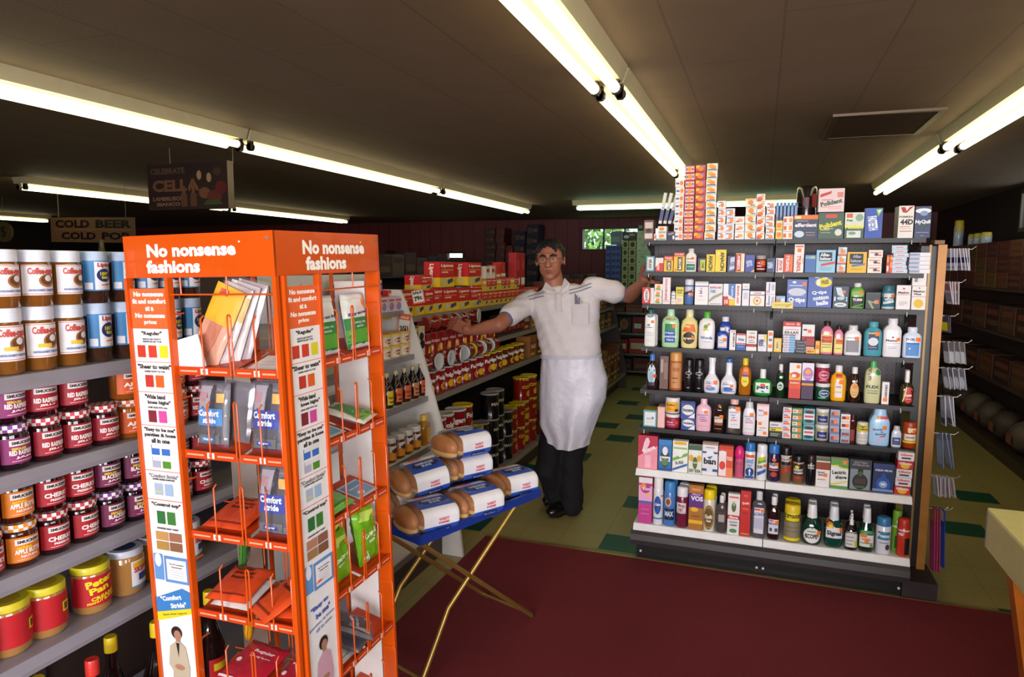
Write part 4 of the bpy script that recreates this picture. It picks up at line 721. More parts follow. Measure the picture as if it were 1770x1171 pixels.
stack(1410,1435,707.5,2,6,'#b0a888,#e0dce0','r .15 .14 .85 .58 #283070;t Vaseline .5 .36 .5 .14 #a8b0e0;r .15 .12 .85 .15 #d8d4c8','clear petroleum jelly jar with navy label','of the jelly jar pair',kind='jar')
stack(1436,1453,708.5,4,6,'#98a0c0','r .05 .05 .95 .3 #6a70a0;S .55 .55 .42;r .1 .3 .4 .7 #884850','small lilac grey box with orange sticker','of the lilac pile',D=.05)
stack(1453.5,1470,716,2,6,'#e0d8d4','S .7 .5 .4;r .1 .3 .5 .7 #7a2c24','small white box with brown and orange','of the pair on the striped boxes',D=.05,yb=742)
stack(1453.5,1470,742.5,2,6,'#a8a8bc','r .1 .1 .9 .5 #70486c;r .3 .2 .9 .4 #a84840','small grey box with plum band','of the pair under the brown and white boxes',D=.05)
for i,(c,d,lb) in enumerate([('#c02828','e .5 .45 .3 .35 #e8b020;t Gillette .5 .72 .8 .3 #f0dcd8','red razor blade box with yellow disc, lowest of the blade pile'),('#e0d8dc','t Gillette .5 .7 .8 .26 #d05048;r .2 .2 .8 .4 #3a3438','white razor blade box, second up in the blade pile'),('#e0d8dc','t Gillette .5 .7 .8 .26 #d05048;r .2 .2 .8 .4 #3a3438','white razor blade box, middle of the blade pile'),('#c02828','e .5 .4 .3 .35 #e8b020;t Gillette .5 .7 .8 .3 #f0dcd8','red razor blade box, second from top of the blade pile'),('#e0d8dc','t Gillette .5 .7 .8 .26 #d05048;r .2 .2 .8 .4 #3a3438','white razor blade box topping the blade pile')]):
    y,z=SH[7]; y+=.012; zb=z; zt=P(1565,783,'Y',y).z; h=(zt-zb)/5; a=P(1549,800,'Y',y).x; b_=P(1578,800,'Y',y).x
    build_product('box',(b_-a)*.95,h-.0015,c,d,'product_box',lb,'box',((a+b_)/2+.002*i,y+.04,zb+i*h),0,D=.06)
# yellow price card on the third shelf lip
y,z=SH[3]; a=P(1334,533,'Y',y-.014); b_=P(1371,523,'Y',y-.014)
mb=MB(); mb.box(-(b_.x-a.x)/2,(b_.x-a.x)/2,-.001,.001,0,b_.z-a.z,'#e0d070'); decals(mb,'r .1 .6 .8 .66 #8a7838;r .1 .4 .7 .46 #8a7838;p #c86838 .7 .2 .95 .7 .9 .75 .65 .3',b_.x-a.x,b_.z-a.z,flat(-.001))
tag(mb.obj('price_card',None,((a.x+b_.x)/2,y-.014,a.z)),'small yellow handwritten price card clipped on the third shelf edge','card')
# ---------------------------------------------------------------- hooks and hanging packs on the right end of the unit
HK=mat('#b8b4b0',.25,.9)
def hook(z,y=3.79,L=.16):
    x=GX1+.075; t=MB(); t.tube([(x-.064,y,z+.0),(x,y,z),(x+L,y,z),(x+L+.016,y,z+.014)],.0022,HK,6); return t.obj('display_hook',g)
def hang(n,px0,px1,pyt,pyb,col,dec,label,y=3.79,name='hanging_packet',th=.004,tilt=12):
    a=P(px0,pyt,'Y',y); b_=P(px1,pyt,'Y',y); H=a.z-P(px0,pyb,'Y',y).z; hook(a.z-.004,y,max(.1,b_.x-GX1-.075+.02)); W=.055
    base=None
    for i in range(n):
        x=a.x+(b_.x-a.x)*(i+.5)/n; wd=['innermost','second','third','fourth','fifth','sixth','seventh'][i] if i<n-1 else 'outermost'
        if base is None:
            mb=MB(); mb.box(-th/2,th/2,-W/2,W/2,-H,0,col)
            decals(mb,dec,W,H,lambda u,v,o:(-th/2-o,-u,v-H)); decals(mb,dec,W,H,lambda u,v,o:(th/2+o,u,v-H))
            base=mb.obj(name,None,(x,y,a.z)); tag(base,f'{label}, {wd} on its hook','packet')
        else: base=dup(base,(x,y,a.z),None,f'{label}, {wd} on its hook')
        base.rotation_euler=(0,R_(random.uniform(-3,-tilt)),R_(random.uniform(8,20)))
hang(7,1636,1672,430,468,'#c8c4cc','r 0 .35 1 .6 #2c3468;r .1 .1 .9 .2 #8a8ca8','slim white and navy hanging packet on the top hook')
hang(4,1634,1654,487,526,'#c8b8bc','r .1 .1 .9 .5 #8a8898;r .1 .6 .9 .9 #a86868','white and reddish hanging packet on the second hook')
hang(2,1631,1640,545,575,'#484450','r .1 .1 .9 .6 #d8c820','small yellow labelled hanging packet below the second hook')
hang(4,1630,1665,590,628,'#8a8484','r .05 .02 .95 .55 #e8e8ec','clear topped hanging packet with bright white card')
hang(4,1628,1666,635,672,'#a0a0a8','e .5 .3 .4 .28 #e4e4ec;r .1 .6 .9 .9 #908c94','hanging pack of white balls in clear wrap')
hang(3,1626,1646,684,735,'#b8b8c0','r .1 .05 .9 .25 #5a5a64;r .1 .5 .9 .9 #d0ccd4','pale hanging packet with barcode at shelf six height')
hang(3,1620,1642,748,808,'#8088a0','r .1 .1 .9 .8 #a8acb8','long grey blue hanging packet at shelf seven height')
hang(5,1612,1645,822,856,'#d4ccd0','r .7 .1 .8 .9 #a04040;r .1 .1 .3 .9 #b8b0b8','white hanging packet with red edge low on the unit end')
hang(3,1610,1624,878,985,'#b04068','r .1 .0 .9 .7 #c04878;r .1 .8 .9 .98 #b07838','long pink comb packet hanging near the floor',tilt=3)
hang(1,1626,1632,880,980,'#2c48a8','r .1 .0 .9 .7 #3858c0;r .1 .8 .9 .98 #b8b4bc','long blue comb packet hanging near the floor',tilt=3)
# ================================================================ long left run of shelving, facing +X
DK=mat('#3a2c28',.45); GRYS=mat('#8e8a94',.35); CRM=mat('#d8d2cc',.5)
def tierword(t): return ['bottom','second','third','top'][t]
def sideitem(kind,W,H,col,dec,name,label,cat,X,Y,z,group=None,D=None,side=None,sd=None,mt=None,rzj=2):
    """front faces +X at x=X"""
    d=D or (W if kind!='box' else .06)
    if kind!='box': d=W*K[kind][2]
    return build_product(kind,W,H,col,dec,name,label,cat,(X-d/2,Y,z),PI/2+R_(random.uniform(-rzj,rzj)),group,D=d,side=side,sd=sd,mt=mt)
# ---- near section: jams, creamer and peanut butter
nx=-1.53; NY0,NY1=.25,2.30
s1=thing('shelving_unit','grey steel shop shelving of jam jars and creamer at the left edge','shelf',(0,0,0))
SZ={'a':1.305,'b':1.09,'c':.862,'d':.655,'e':.20}
for k,z in SZ.items():
    m=MB(); x=nx if k!='e' else nx+.06
    m.box(x-.42,x-.012,NY0,NY1,z-.012,z,GRYS)
    m.prism([(x-.012,z),(x-.002,z-.001),(x+.012,z-.022),(x+.010,z-.034),(x-.012,z-.034)],NY0,NY1,'y',GRYS)
    if k in 'ad':
        for q in range(24): m.box(x-.0015+.0,x+.0105,NY0+.08*q,NY0+.08*q+.001,z-.033,z-.0195,'#8a868c')
    m.obj('shelf_board',s1)
MB().box(nx-.47,nx-.44,NY0,NY1,0,1.5,DK).obj('back_panel',s1)
MB().box(nx-.44,nx+.02,NY0,NY1,.0,.165,DK).obj('kick_base',s1)
for y in (NY0+.01,1.3,NY1-.03): MB().box(nx-.44,nx-.43,y,y+.03,.17,1.5,mat('#4a4040',.4,.4)).obj('upright',s1)
# jars in detail
def jarmat(h): return mat(h,.08,coat=1.0)
def cj(label,X,Y,z,lbl,top,body,txt,sub=None,W=.088,H=.104,kind='jam',sub2='',yel=False):
    root=thing('jam_jar' ,label,'jar',(X-W/2,Y,z),PI/2+R_(random.uniform(-9,9)))
    b=MB(); b.lathe([(0,W*.44),(.004,W*.49),(H*.76,W*.5),(H*.82,W*.47),(H*.84,W*.44)],jarmat(body),24); b.obj('glass_body',root)
    l=MB(); cs=[top,'#e8e0dc']; n=24
    for q,(z0,z1,r0,r1) in enumerate([(H*.83,H*.9,.475,.49),(H*.9,H*.985,.49,.48)]):
        for i in range(n):
            a0,a1=2*PI*i/n,2*PI*(i+1)/n
            l.add([(W*r0*math.cos(a0),W*r0*math.sin(a0),z0),(W*r0*math.cos(a1),W*r0*math.sin(a1),z0),(W*r1*math.cos(a1),W*r1*math.sin(a1),z1),(W*r1*math.cos(a0),W*r1*math.sin(a0),z1)],[(0,1,2,3)],cs[(i+q)%2],True)
    for i in range(7):
        w=W*.48; u0=-w+2*w*i/7; u1=u0+2*w/7
        for j in range(7):
            v0=-w+2*w*j/7; v1=v0+2*w/7
            um,vm=(u0+u1)/2,(v0+v1)/2
            if um*um+vm*vm<w*w*.98:
                q=[]
                for (a,c) in ((u0,v0),(u1,v0),(u1,v1),(u0,v1)):
                    r=math.hypot(a,c); k=min(1,w/max(r,1e-6)); q.append((a*k,c*k,H*.985))
                l.add(q,[(0,1,2,3)],cs[(i+j)%2])
    l.obj('gingham_lid',root)
    m=MB(); prof=[(0,1),(1,1)]; sf=lambda x,zz,o:(W*.502*math.sin(min(max(x/(W*.5),-1.5),1.5)),-(W*.502+o)*math.cos(min(max(x/(W*.5),-1.5),1.5)),zz)
    d=f'r -.12 .14 1.12 .7 {lbl};r .12 .53 .88 .66 #e0d8d4;t SMUCKERS .5 .595 .66 .07 #2a2024;t {txt} .5 .38 .8 .11 #f0e4e0;t {sub or "JELLY"} .5 .27 .5 .055 #f0e4e0;r .15 .19 .85 .205 #d8b0b0'
    if yel: d+=f';t {sub2 or "SEEDLESS"} .36 .47 .4 .05 #e8d020'
    decals(m,d,W,H,sf,True,.0006); m.obj('label',root); return root
JX=nx-.012
JT={'R':('#a01c2c','#c03448','#2c0810','RED_RASPBERRY','JELLY','dark raspberry jelly jar with red label'),
 'P':('#8a2a68','#7c3888','#1c0610','RED_RASPBERRY','JAM','seedless raspberry jam jar with purple label'),
 'A':('#d05418','#d86030','#8a4a10','APPLE','JELLY','amber apple jelly jar with orange label'),
 'C':('#a81c28','#b83040','#240408','CHERRY','PRESERVES','cherry preserves jar with red label'),
 'B':('#782850','#7c3888','#14060c','BLACKBERRY','JAM','blackberry jam jar with plum label'),
 'N':('#d87818','#e08828','#3c1408','APPLE_BUTTER','NATURAL','apple butter jar with orange yellow label')}
rnames={'b':'second shelf','c':'third shelf'}
for sh,rows in {'b':['PPRRRAAARR','PPRR.AAARR'],'c':['CNCCBBBBCC','CNCCBBBBCC']}.items():
    for t,row in enumerate(rows):
        y=1.033-2*.0945+.0*t
        for i,ch in enumerate(row):
            yy=.952+i*.0765 if sh=='b' else .955+i*.0765
            if yy>1.62: break
            if ch=='.': continue
            L,T,B,tx,sb,nm=JT[ch]
            lb=f'{nm}, {"lower" if t==0 else "upper"} tier of {"jelly" if sh=="b" else "preserve"} shelf, {["first","second","third","fourth","fifth","sixth","seventh","eighth","ninth","tenth"][i]} from left'
            cj(lb,JX-(.006 if t else 0),yy,SZ[sh]+.001+t*.1045,L,T,B,tx,sb,W=.074,H=.103,yel=ch in 'PBN',sub2='NATURAL' if ch=='N' else '')
# creamer and tea jars, two tiers
for t in (0,1):
    for i in range(9):
        yy=.958+i*.0745; z=SZ['a']+.001+t*.1465; W=.070 if i<4 else .066; H=.146 if t==0 else .128
        nth=['first','second','third','fourth','fifth','sixth','seventh','eighth','ninth'][i]
        if i<4:
            d='r -.12 .2 1.12 .74 #e4e0e4;r -.12 .715 1.12 .725 #c84038;r -.12 .22 1.12 .23 #c84038;t Coffee-mate .5 .63 .86 .12 #c04438;e .66 .46 .3 .12 #a87040;e .66 .47 .24 .09 #6a4028;e .66 .5 .12 .055 #e8e4e8;t NON-DAIRY_CREAMER .5 .29 .86 .04 #5878b0'
            if t==0: d+=';r .2 .36 .6 .42 #e0b838'
            r=build_product('jar',W,H,'#7a4a18,#d8dce8',None,'creamer_jar',f'brown glass creamer jar with white label, {"lower" if t==0 else "upper"} tier, {nth} from left','jar',(JX-W/2,yy,z),PI/2+R_(random.uniform(-6,10)),mt=jarmat)
        else:
            d='r -.2 .24 1.2 .82 #3a80b8;r .2 .26 .95 .8 #e4e4e8;t Lipton .6 .73 .6 .1 #b83430;e .56 .54 .3 .13 #28306c;t 100% .56 .57 .36 .07 #d8d020;t tea .56 .5 .3 .06 #d8d020;p #d06828 .4 .36 .8 .38 .8 .35 .4 .34;r -.15 .27 .12 .4 #d8d8e0'
            r=build_product('jar',W,H,'#3a2418,#b8c8e0',None,'tea_jar',f'instant tea jar with blue and white label, {"lower" if t==0 else "upper"} tier, {nth} jar from left','jar',(JX-W/2,yy,z),PI/2+R_(random.uniform(-4,10)),mt=jarmat)
        m=MB(); decals(m,d,W,H,lambda x,zz,o,W=W:(W*.503*math.sin(min(max(x/(W*.5),-1.6),1.6)),-(W*.503+o)*math.cos(min(max(x/(W*.5),-1.6),1.6)),zz),True,.0006); m.obj('label',r)
# peanut butter
def pbj(Y,z,txt,label,lab,lid,H=.125,W=.095,body='#a87840'):
    root=thing('peanut_butter_jar',label,'jar',(JX-W/2-.02,Y,z),PI/2+R_(random.uniform(-6,6)))
    b=MB(); b.lathe([(0,W*.42),(.008,W*.49),(H*.82,W*.5),(H*.87,W*.46)],jarmat(body),24); b.obj('glass_body',root)
    l=MB(); l.lathe([(H*.86,W*.485),(H*.97,W*.485),(H,W*.46)],mat(lid,.35),24); l.lathe([(H*1.0005,W*.3),(H*1.001,W*.3)],mat('#c0a028' if lid!='#c8ccd8' else '#38406c',.4),20); l.obj('lid',root)
    m=MB(); decals(m,lab,W,H,lambda x,zz,o:(W*.503*math.sin(min(max(x/(W*.5),-1.9),1.9)),-(W*.503+o)*math.cos(min(max(x/(W*.5),-1.9),1.9)),zz),True,.0006); m.obj('label',root); return root
RED='r -.35 .18 1.35 .8 #b81c24;'
z=SZ['d']+.001
pbj(.93,z,'','red peanut butter jar at the left edge of the picture',RED+'t Peter .6 .62 .6 .16 #e8d020 8;t Pan .6 .46 .4 .14 #e8d020 8','#d8c828')
pbj(1.012,z,'','red peanut butter jar turned sideways, first from left',RED+'r .7 .4 .95 .6 #e8d020;r .75 .43 .9 .57 #4a4018','#d8c828')
pbj(1.10,z,'','red peanut butter jar turned sideways, second from left',RED+'r .6 .42 .85 .62 #e8d020;r .65 .45 .8 .59 #4a4018','#d8c828')
pbj(1.222,z,'','red peanut butter jar with big yellow slanting name',RED+'t Peter .45 .68 .72 .15 #e8d020 10;t Pan .42 .52 .5 .14 #e8d020 10;t CREAMY .55 .36 .7 .08 #e8c820 8;t PEANUT_BUTTER .5 .28 .8 .05 #e8c820 8','#d8c828')
for i,y in enumerate((1.325,1.425,1.53)):
    pbj(y,z,'','tan peanut butter jar with pale lid, %s after the yellow lidded jars'%['first','second','third'][i],'r .35 .2 1.1 .75 #e0dce0;r .4 .6 .95 .72 #e0b028;t SKIPPY .7 .55 .56 .12 #c83848;r .55 .3 1.0 .45 #304080;r .35 .16 1.1 .2 #4888a8','#c8ccd8')
    pbj(y+.05,z+.0005,'','tan peanut butter jar in the rear row, %s from left'%['first','second','third'][i],None,'#a8b0c8') if 0 else None
# dark syrup bottles on the base shelf
for i in range(7):
    y=(.955,1.05,1.152,1.245,1.344,1.44,1.535)[i]; z=SZ['e']+.001
    r=build_product('wine',.085,.37,'#140808,'+('#d8b818' if i!=2 else '#c83028'),'r .0 .14 1 .46 #b82020;r .2 .36 .8 .42 #e0c020;t SYRUP .5 .26 .6 .06 #f0e8e0','syrup_bottle',f'black syrup bottle with {"yellow" if i!=2 else "red"} cap on the base shelf, {["first","second","third","fourth","fifth","sixth","seventh"][i]} from left','bottle',(nx+.0-(.05 if i%2 else .0),y,z),PI/2,mt=jarmat)

# ---- white divider sections
def divider(name,Y,xs,label,parent,m=CRM,th=.02):
    # slanted side panel: (x,z) outline
    return MB().prism(xs,Y,Y+th,'y',m).obj(name,parent)
WX=-1.60
s2=thing('shelving_unit','cream painted shelving of honey and syrup with a slanting side panel','shelf',(0,0,0))
WZ=[1.31,1.08,.86,.625,.2]
wx=[-1.78,-1.72,-1.64,-1.57,-1.50]
for z,x in zip(WZ,wx):
    m=MB(); m.box(-2.02,x,2.33,3.195,z-.022,z,CRM); m.box(x,x+.006,2.33,3.195,z-.026,z+.002,mat('#8a8480',.3,.5)); m.obj('shelf_board',s2)
MB().box(-2.04,-2.02,2.33,3.22,0,1.5,CRM).obj('back_panel',s2)
for Y in (2.31,3.20):
    MB().prism([(-2.02,0),(-1.44,0),(-1.47,.25),(-1.53,.60),(-1.66,1.05),(-1.76,1.33),(-1.80,1.42),(-2.02,1.42)],Y,Y+.02,'y',CRM).obj('side_panel',s2)
MB().box(-2.0,-1.56,2.33,3.2,0,.175,DK).obj('kick_base',s2)
HR=[P(px,py,'X',x-.05).y for px,py,x in ((684,545,wx[0]),(703,615,wx[1]),(731,690,wx[2]),(722,775,wx[3]))]
# honey tubs two by two
for t in range(2):
    for i in range(5):
        sideitem('tub',.088,.062,'#d8ccb8,#e0a818','r .1 .1 .9 .7 #e0d0b8;e .5 .42 .3 .22 #a04828;t HONEY .5 .42 .4 .12 #e8dcc8','honey_tub',f'cream honey tub with yellow lid, {"lower" if t==0 else "upper"} tier, {["first","second","third","fourth","fifth"][i]} from left','tub',wx[1]-.012,HR[1]-.43+i*.095,WZ[1]+.001+t*.0625)
for i in range(6):
    sideitem('box',.07,.075,'#c8b8c0','e .5 .35 .34 .28 #8878a8;r .1 .7 .9 .85 #c05060;S .3 .5 .2','product_box',f'pale tea box with violet disc on the cream top shelf, {["first","second","third","fourth","fifth","sixth"][i]} from left','box',wx[0]-.01,HR[0]-.41+i*.075,WZ[0]+.001,D=.06)
for i in range(5):
    for t in range(2):
        sideitem('jar',.075,.08,'#2c1018,#b8b0b8','r .0 .2 1 .7 #3a2034;e .5 .45 .3 .2 #8088b0','preserve_jar',f'dark jar with pale lid behind the pale tea boxes, {"lower" if t==0 else "upper"} tier, {["first","second","third","fourth","fifth"][i]} from left','jar',wx[0]-.10,HR[0]-.40+i*.085,WZ[0]+.001+.081*t,mt=jarmat)
syr=[('#d8b818','#c8b020'),('#d8b818',''),('#d8b818',''),('#d85c20',''),('#d85c20',''),('#d85c20',''),('#c8a070','')]
for i in range(8):
    c=['#d8c020','#d8c020','#d8b818','#d8b818','#d85c28','#d85c28','#c87848','#c85020'][i]
    sideitem('wine',.068,.17,'#1c0c0c,#b8a880',f'r .02 .1 .98 .5 {c};t Syrup .5 .3 .7 .08 #2a2014;r .2 .16 .8 .2 #3a2418','syrup_bottle',f'dark table syrup bottle with {"yellow" if i<4 else "orange"} label, {["first","second","third","fourth","fifth","sixth","seventh","eighth"][i]} from left','bottle',wx[2]-.012,HR[2]-.65+i*.088,WZ[2]+.001,mt=jarmat)
for i in range(8):
    sideitem('jar',.074,.118,'#4a2410,#c8c4c8','r .05 .12 .95 .68 #e0d4c8;r .05 .12 .95 .44 #d88a20;e .5 .48 .3 .1 #3a3444','honey_jar',f'brown honey jar with white lid and gold label, {["first","second","third","fourth","fifth","sixth","seventh","eighth"][i]} from left','jar',wx[3]-.014,HR[3]-.62+i*.083,WZ[3]+.001,mt=jarmat)
sideitem('oil',.085,.155,'#b07818,#c8a838','r .3 .1 .7 .6 #c89030','honey_bottle','amber honey bottle with gold cap beside the slanting panel','bottle',wx[3]-.014,HR[3]+.058,WZ[3]+.001,mt=GLASS)
# price cards on the panel
def card(px,py,pw,ph,Yc,lines,label,rx=0,col='#e0dcd4',edge='#d85828'):
    a=P(px,py+ph,'Y',Yc); b_=P(px+pw,py,'Y',Yc); W=b_.x-a.x; H=b_.z-a.z
    m=MB(); m.box(-W/2,W/2,-.001,.001,0,H,col)
    d=f'r 0 0 1 .05 {edge};r 0 .95 1 1 {edge};r 0 0 .05 1 {edge};r .95 0 1 1 {edge};'+lines
    decals(m,d,W,H,flat(-.0012)); o=m.obj('price_card',None,((a.x+b_.x)/2,Yc,a.z)); o.rotation_euler=(0,R_(rx),0)
    return tag(o,label,'card')
card(687,543,20,42,3.18,'r .05 .76 .95 .95 #d85828;t SALE .5 .86 .7 .1 #e8d8c8;t 2/$1 .5 .4 .7 .25 #302824 8','white price card with orange border on the slanting panel',6)
card(715,501,20,24,3.19,'t SALE .5 .8 .8 .2 #302824;t 79c .5 .4 .7 .35 #302824 8;r 0 .0 1 .1 #d85828','tilted white price card standing before the red tea boxes',-12)
# ---- tea and coffee section
s3=thing('shelving_unit','long dark shelving of tea boxes and coffee cans beside the man','shelf',(0,0,0))
CZ=[1.262,1.035,.815,.20]; cx=[-1.83,-1.755,-1.70,-1.58]
for z,x in zip(CZ,cx):
    m=MB(); m.box(-2.3,x,3.23,8.55,z-.016,z,mat('#7a7078',.4)); m.box(x,x+.008,3.23,8.55,z-.03,z+.001,mat('#a8a098',.3,.5)); m.obj('shelf_board',s3)
MB().box(-2.33,-2.3,3.23,8.55,0,1.3,DK).obj('back_panel',s3); MB().box(-2.29,-1.67,3.24,8.54,0,.17,DK).obj('kick_base',s3)
MB().prism([(-2.3,0),(-1.57,0),(-1.57,.25),(-1.69,.82),(-1.74,1.05),(-1.82,1.28),(-2.3,1.28)],8.56,8.575,'y',DK).obj('side_panel',s3)
RT='r 0 0 1 .38 #e0b818;t Lipton .5 .84 .86 .15 #f0dcc8;r .1 .66 .9 .7 #d88828;r .1 .56 .55 .62 #e8b0a0;p #38406c .52 .1 .9 .2 .9 .36 .52 .28;e .28 .2 .14 .14 #b8b0a8'
RS='r 0 0 1 .38 #e0b818;t Lipton .45 .62 .6 .34 #f0dcc8 -90;e .5 .2 .25 .12 #d8c070'
def tea(px0,px1,yt,yb,z,lab,X=-1.85,D=.11,dec=RT,col='#c02024',sd=RS):
    a=P(px0,yb,'X',X); b_=P(px1,yb,'X',X); W=(b_.y-a.y)*.98; zt=P((px0+px1)/2,yt,'X',X).z
    return sideitem('box',W,zt-z,col,dec,'tea_box',lab,'box',X,(a.y+b_.y)/2,z,D=D,sd=sd,rzj=1)
zt=CZ[0]+.001
for i,(a,b_) in enumerate([(671,684),(692,715),(716,734),(735,749),(750,765),(766,791),(791.5,813),(813.5,833)]):
    tea(a,b_,502 if i<4 else 498,542,zt,'red and yellow tea box in the lower row, %s from left'%['first','second','third','fourth','fifth','sixth','seventh','eighth'][i])
z2=zt+.148
tea(728,746,476,505,P(735,504,'X',-1.85).z+.002,'red tea box on the second layer, half behind its taller neighbour',X=-1.88)
tea(761,785,453,496,z2+.004,'tall red and yellow tea box standing on top, left one'); tea(809,832,454,496,z2+.004,'tall red and yellow tea box standing on top, right one')
for i in range(14):
    y0=4.43+i*.098; c='#c83428'
    sideitem('box',.094,.10,c,RT,'tea_box',f'small red tea box in the lower far row, number {i+1} beyond the large ones' if 0 else f'small red tea box low in the far rows, {["first","second","third","fourth","fifth","sixth","seventh","eighth","ninth","tenth","eleventh","twelfth","thirteenth","last"][i]} beyond the large boxes','box',-1.85,y0,zt,D=.07,sd=RS)
    if i<9: sideitem('box',.094,.088,['#d04030','#d89030','#c83428'][i%3],RT if i%3!=1 else 'r 0 0 1 .5 #d8b828;r .1 .6 .9 .85 #e8d8c8','tea_box',f'small tea box in the second far layer, {["first","second","third","fourth","fifth","sixth","seventh","eighth","last"][i]} beyond the large boxes','box',-1.86,y0,zt+.102,D=.07,sd=RS)
for i,(c,h) in enumerate([('#d8cfc0',.09),('#d8cfc0',.09),('#c84028',.1),('#c02024',.12),('#a01820',.29),('#a01820',.29)]):
    sideitem('box',.085,h,c,'r 0 .1 1 .3 #e0d8c8;r .2 .5 .8 .8 #c04030','tea_box',f'{"cream" if i<2 else "red"} carton on the third far layer, {["first","second","third","fourth","fifth","sixth"][i]} from left','box',-1.87,4.62+i*.105 if i<4 else 5.28+.12*(i-4),zt+.192 if i<4 else zt+.102,D=.07)
# coffee cans: a can of given look, standing or lying
def can(label,X,Y,z,W,H,col,dec,lid,lying=False,roll=0,name='coffee_can'):
    root=thing(name,label,'can',(X-W/2,Y,z),(0,0,PI/2+R_(random.uniform(-25,25))))
    body=MB(); body.lathe([(0,W*.49),(.003,W*.5),(.006,W*.485),(H*.97,W*.485),(H*.985,W*.5),(H,W*.49)],mat(col,.22,.1,coat=.5),22)
    decals(body,dec,W,H,lambda x,zz,o:(W*.487*math.sin(x/(W*.5)),-(W*.487+o)*math.cos(x/(W*.5)),zz),True,.0006)
    body.obj('body',root)
    l=MB(); l.lathe([(H*.955,W*.5),(H*.96,W*.512),(H*1.008,W*.512),(H*1.012,W*.44),(H*1.006,W*.43),(H*1.006,.002)],mat(lid,.35),22,cap=False); l.obj('lid',root)
    if lying:   # axis along +X, lid outwards, or along the aisle
        if lying=='x': root.rotation_euler=(0,PI/2,R_(random.uniform(-8,8))); root.location=(X-H*1.012,Y,z+W*.512)
        else:
            root.rotation_euler=(PI/2,R_(roll),R_(random.uniform(-4,4))); root.location=(X-W/2,Y+H/2,z+W*.512)
    return root
FOL='t Folgers .5 .62 1.1 .24 #e8e0dc;e .5 .27 .28 .17 #d8a818;e .5 .27 .18 .1 #a06018;r -.9 .93 1.4 .96 #d8c8b8;r 1.25 .02 1.33 .93 #d8d0c8'
FOL2='t Folgers .2 .62 1.1 .24 #e8e0dc;r .85 .02 .95 .95 #d8d0c8;e .2 .27 .28 .17 #d8a818'
BLKD='t MAXIM .4 .6 .9 .12 #a8a098;r .8 .02 .9 .98 #6a7a68;r .7 .05 1.1 .22 #a8c0b0'
HIL='t COFFEE .5 .6 1.1 .14 #d8b020;r -.6 .9 1.6 .94 #d8c8a8;e .5 .3 .25 .15 #c8a020'
ords=['first','second','third','fourth','fifth','sixth','seventh','eighth','ninth','tenth','eleventh','twelfth','thirteenth','fourteenth','fifteenth','sixteenth','seventeenth','eighteenth']
# base shelf, three tiers
i=0
for c in range(13):
    y=3.33+c*.135
    for t in range(3):
        if t==2 and c in (4,5,8,9,10): continue
        if c<5: col,dec,lid=('#8c1418',FOL if (c+t)%2 else FOL2,'#c8c4c4' if c<3 else '#d8b818'); nm='red coffee can with white lettering'
        elif c<9: col,dec,lid=('#141012',BLKD,'#8a8488'); nm='black coffee can'
        else: col,dec,lid=('#8a1c14',HIL,'#c8b018'); nm='dark red coffee can with yellow lettering'
        can(f'{nm} on the base shelf, {["bottom","middle","top"][t]} tier, {ords[c]} column',cx[3]-.02-(.015 if c%2 else 0),y,CZ[3]+.001+t*.171,.126,.168,col,dec,lid)
        if c>8 and t==2: pass
# third shelf: upright row with lying cans on top
for c in range(15):
    y=3.32+c*.118
    can(f'upright red coffee can with white name on the middle shelf, {ords[c]} from left',cx[2]-.012,y,CZ[2]+.001,.104,.135,'#8c1418' if c<9 else '#6a2818',FOL if c%2==0 else FOL2,'#b8b0b0' if c<8 else '#d8b818')
for c in range(8):
    y=3.36+c*.15; ly='x' if c in(1,2,3) else 'y'
    can(f'coffee can lying on the middle shelf row, {ords[c]} from left',cx[2]-.012,y,CZ[2]+.139,.094,.10,'#8c1a18' if c!=6 else '#7a3418',FOL,'#c8c8cc' if c!=5 else '#d8b818',lying=ly,roll=20*c)
# second shelf: filter packs, braided red cans, yellow lettered packs
BRD='t COFFEE .45 .6 .9 .12 #e0c8b0;r .9 .02 1.0 .98 #d8d0c8;r -.1 .1 .05 .4 #d8a818;p #d8a818 .4 .1 .62 .1 .58 .45 .48 .4'
for c in range(10):
    y=3.49+c*.112
    can(f'red coffee can with braided white seam on the upper shelf, {ords[c]} from left',cx[1]-.012,y,CZ[1]+.001,.10,.125,'#8c181c',BRD,'#8a3028')
for c in range(5):
    can(f'coffee can lying under the man\'s hand row, {ords[c]} from left',cx[1]-.014,3.56+c*.135,CZ[1]+.129,.088,.12,'#8c1418','t COFFEE .5 .55 .8 .14 #e0c8c0;r .1 .1 .9 .16 #d8a020','#8a3028' if c<3 else '#a09898',lying='y',roll=40*c)
can('coffee can lying with its white lid facing the aisle, by the forearm',cx[1]-.02,4.22,CZ[1]+.129,.094,.1,'#6a1418',BRD,'#c8c8cc',lying='x')
for c in range(6):
    sideitem('box',.092,.15,'#3a1c14','r .1 .55 .9 .8 #d0a820;r .1 .2 .9 .4 #a83020;r .2 .6 .4 .75 #3a1c14;r .6 .6 .8 .75 #3a1c14','coffee_packet',f'dark coffee packet with yellow block letters behind the man, {ords[c]} from left','packet',cx[1]-.016,4.62+c*.098,CZ[1]+.001,D=.07)
for i,(y,x) in enumerate(((3.305,cx[1]-.012),(3.385,cx[1]-.014))):
    o=sideitem('box',.078,.175,'#c8bcb0' if i else '#6a4028','r .1 .0 .9 .45 #d0c4b8;e .5 .68 .36 .13 #181014;e .6 .42 .4 .14 #181014;r .6 .85 .9 .97 #d8b020','filter_pack',['brown coffee filter pack with round windows, left one','cream coffee filter pack with two black round windows'][i],'packet',x,y,CZ[1]+.001+.0,D=.07)
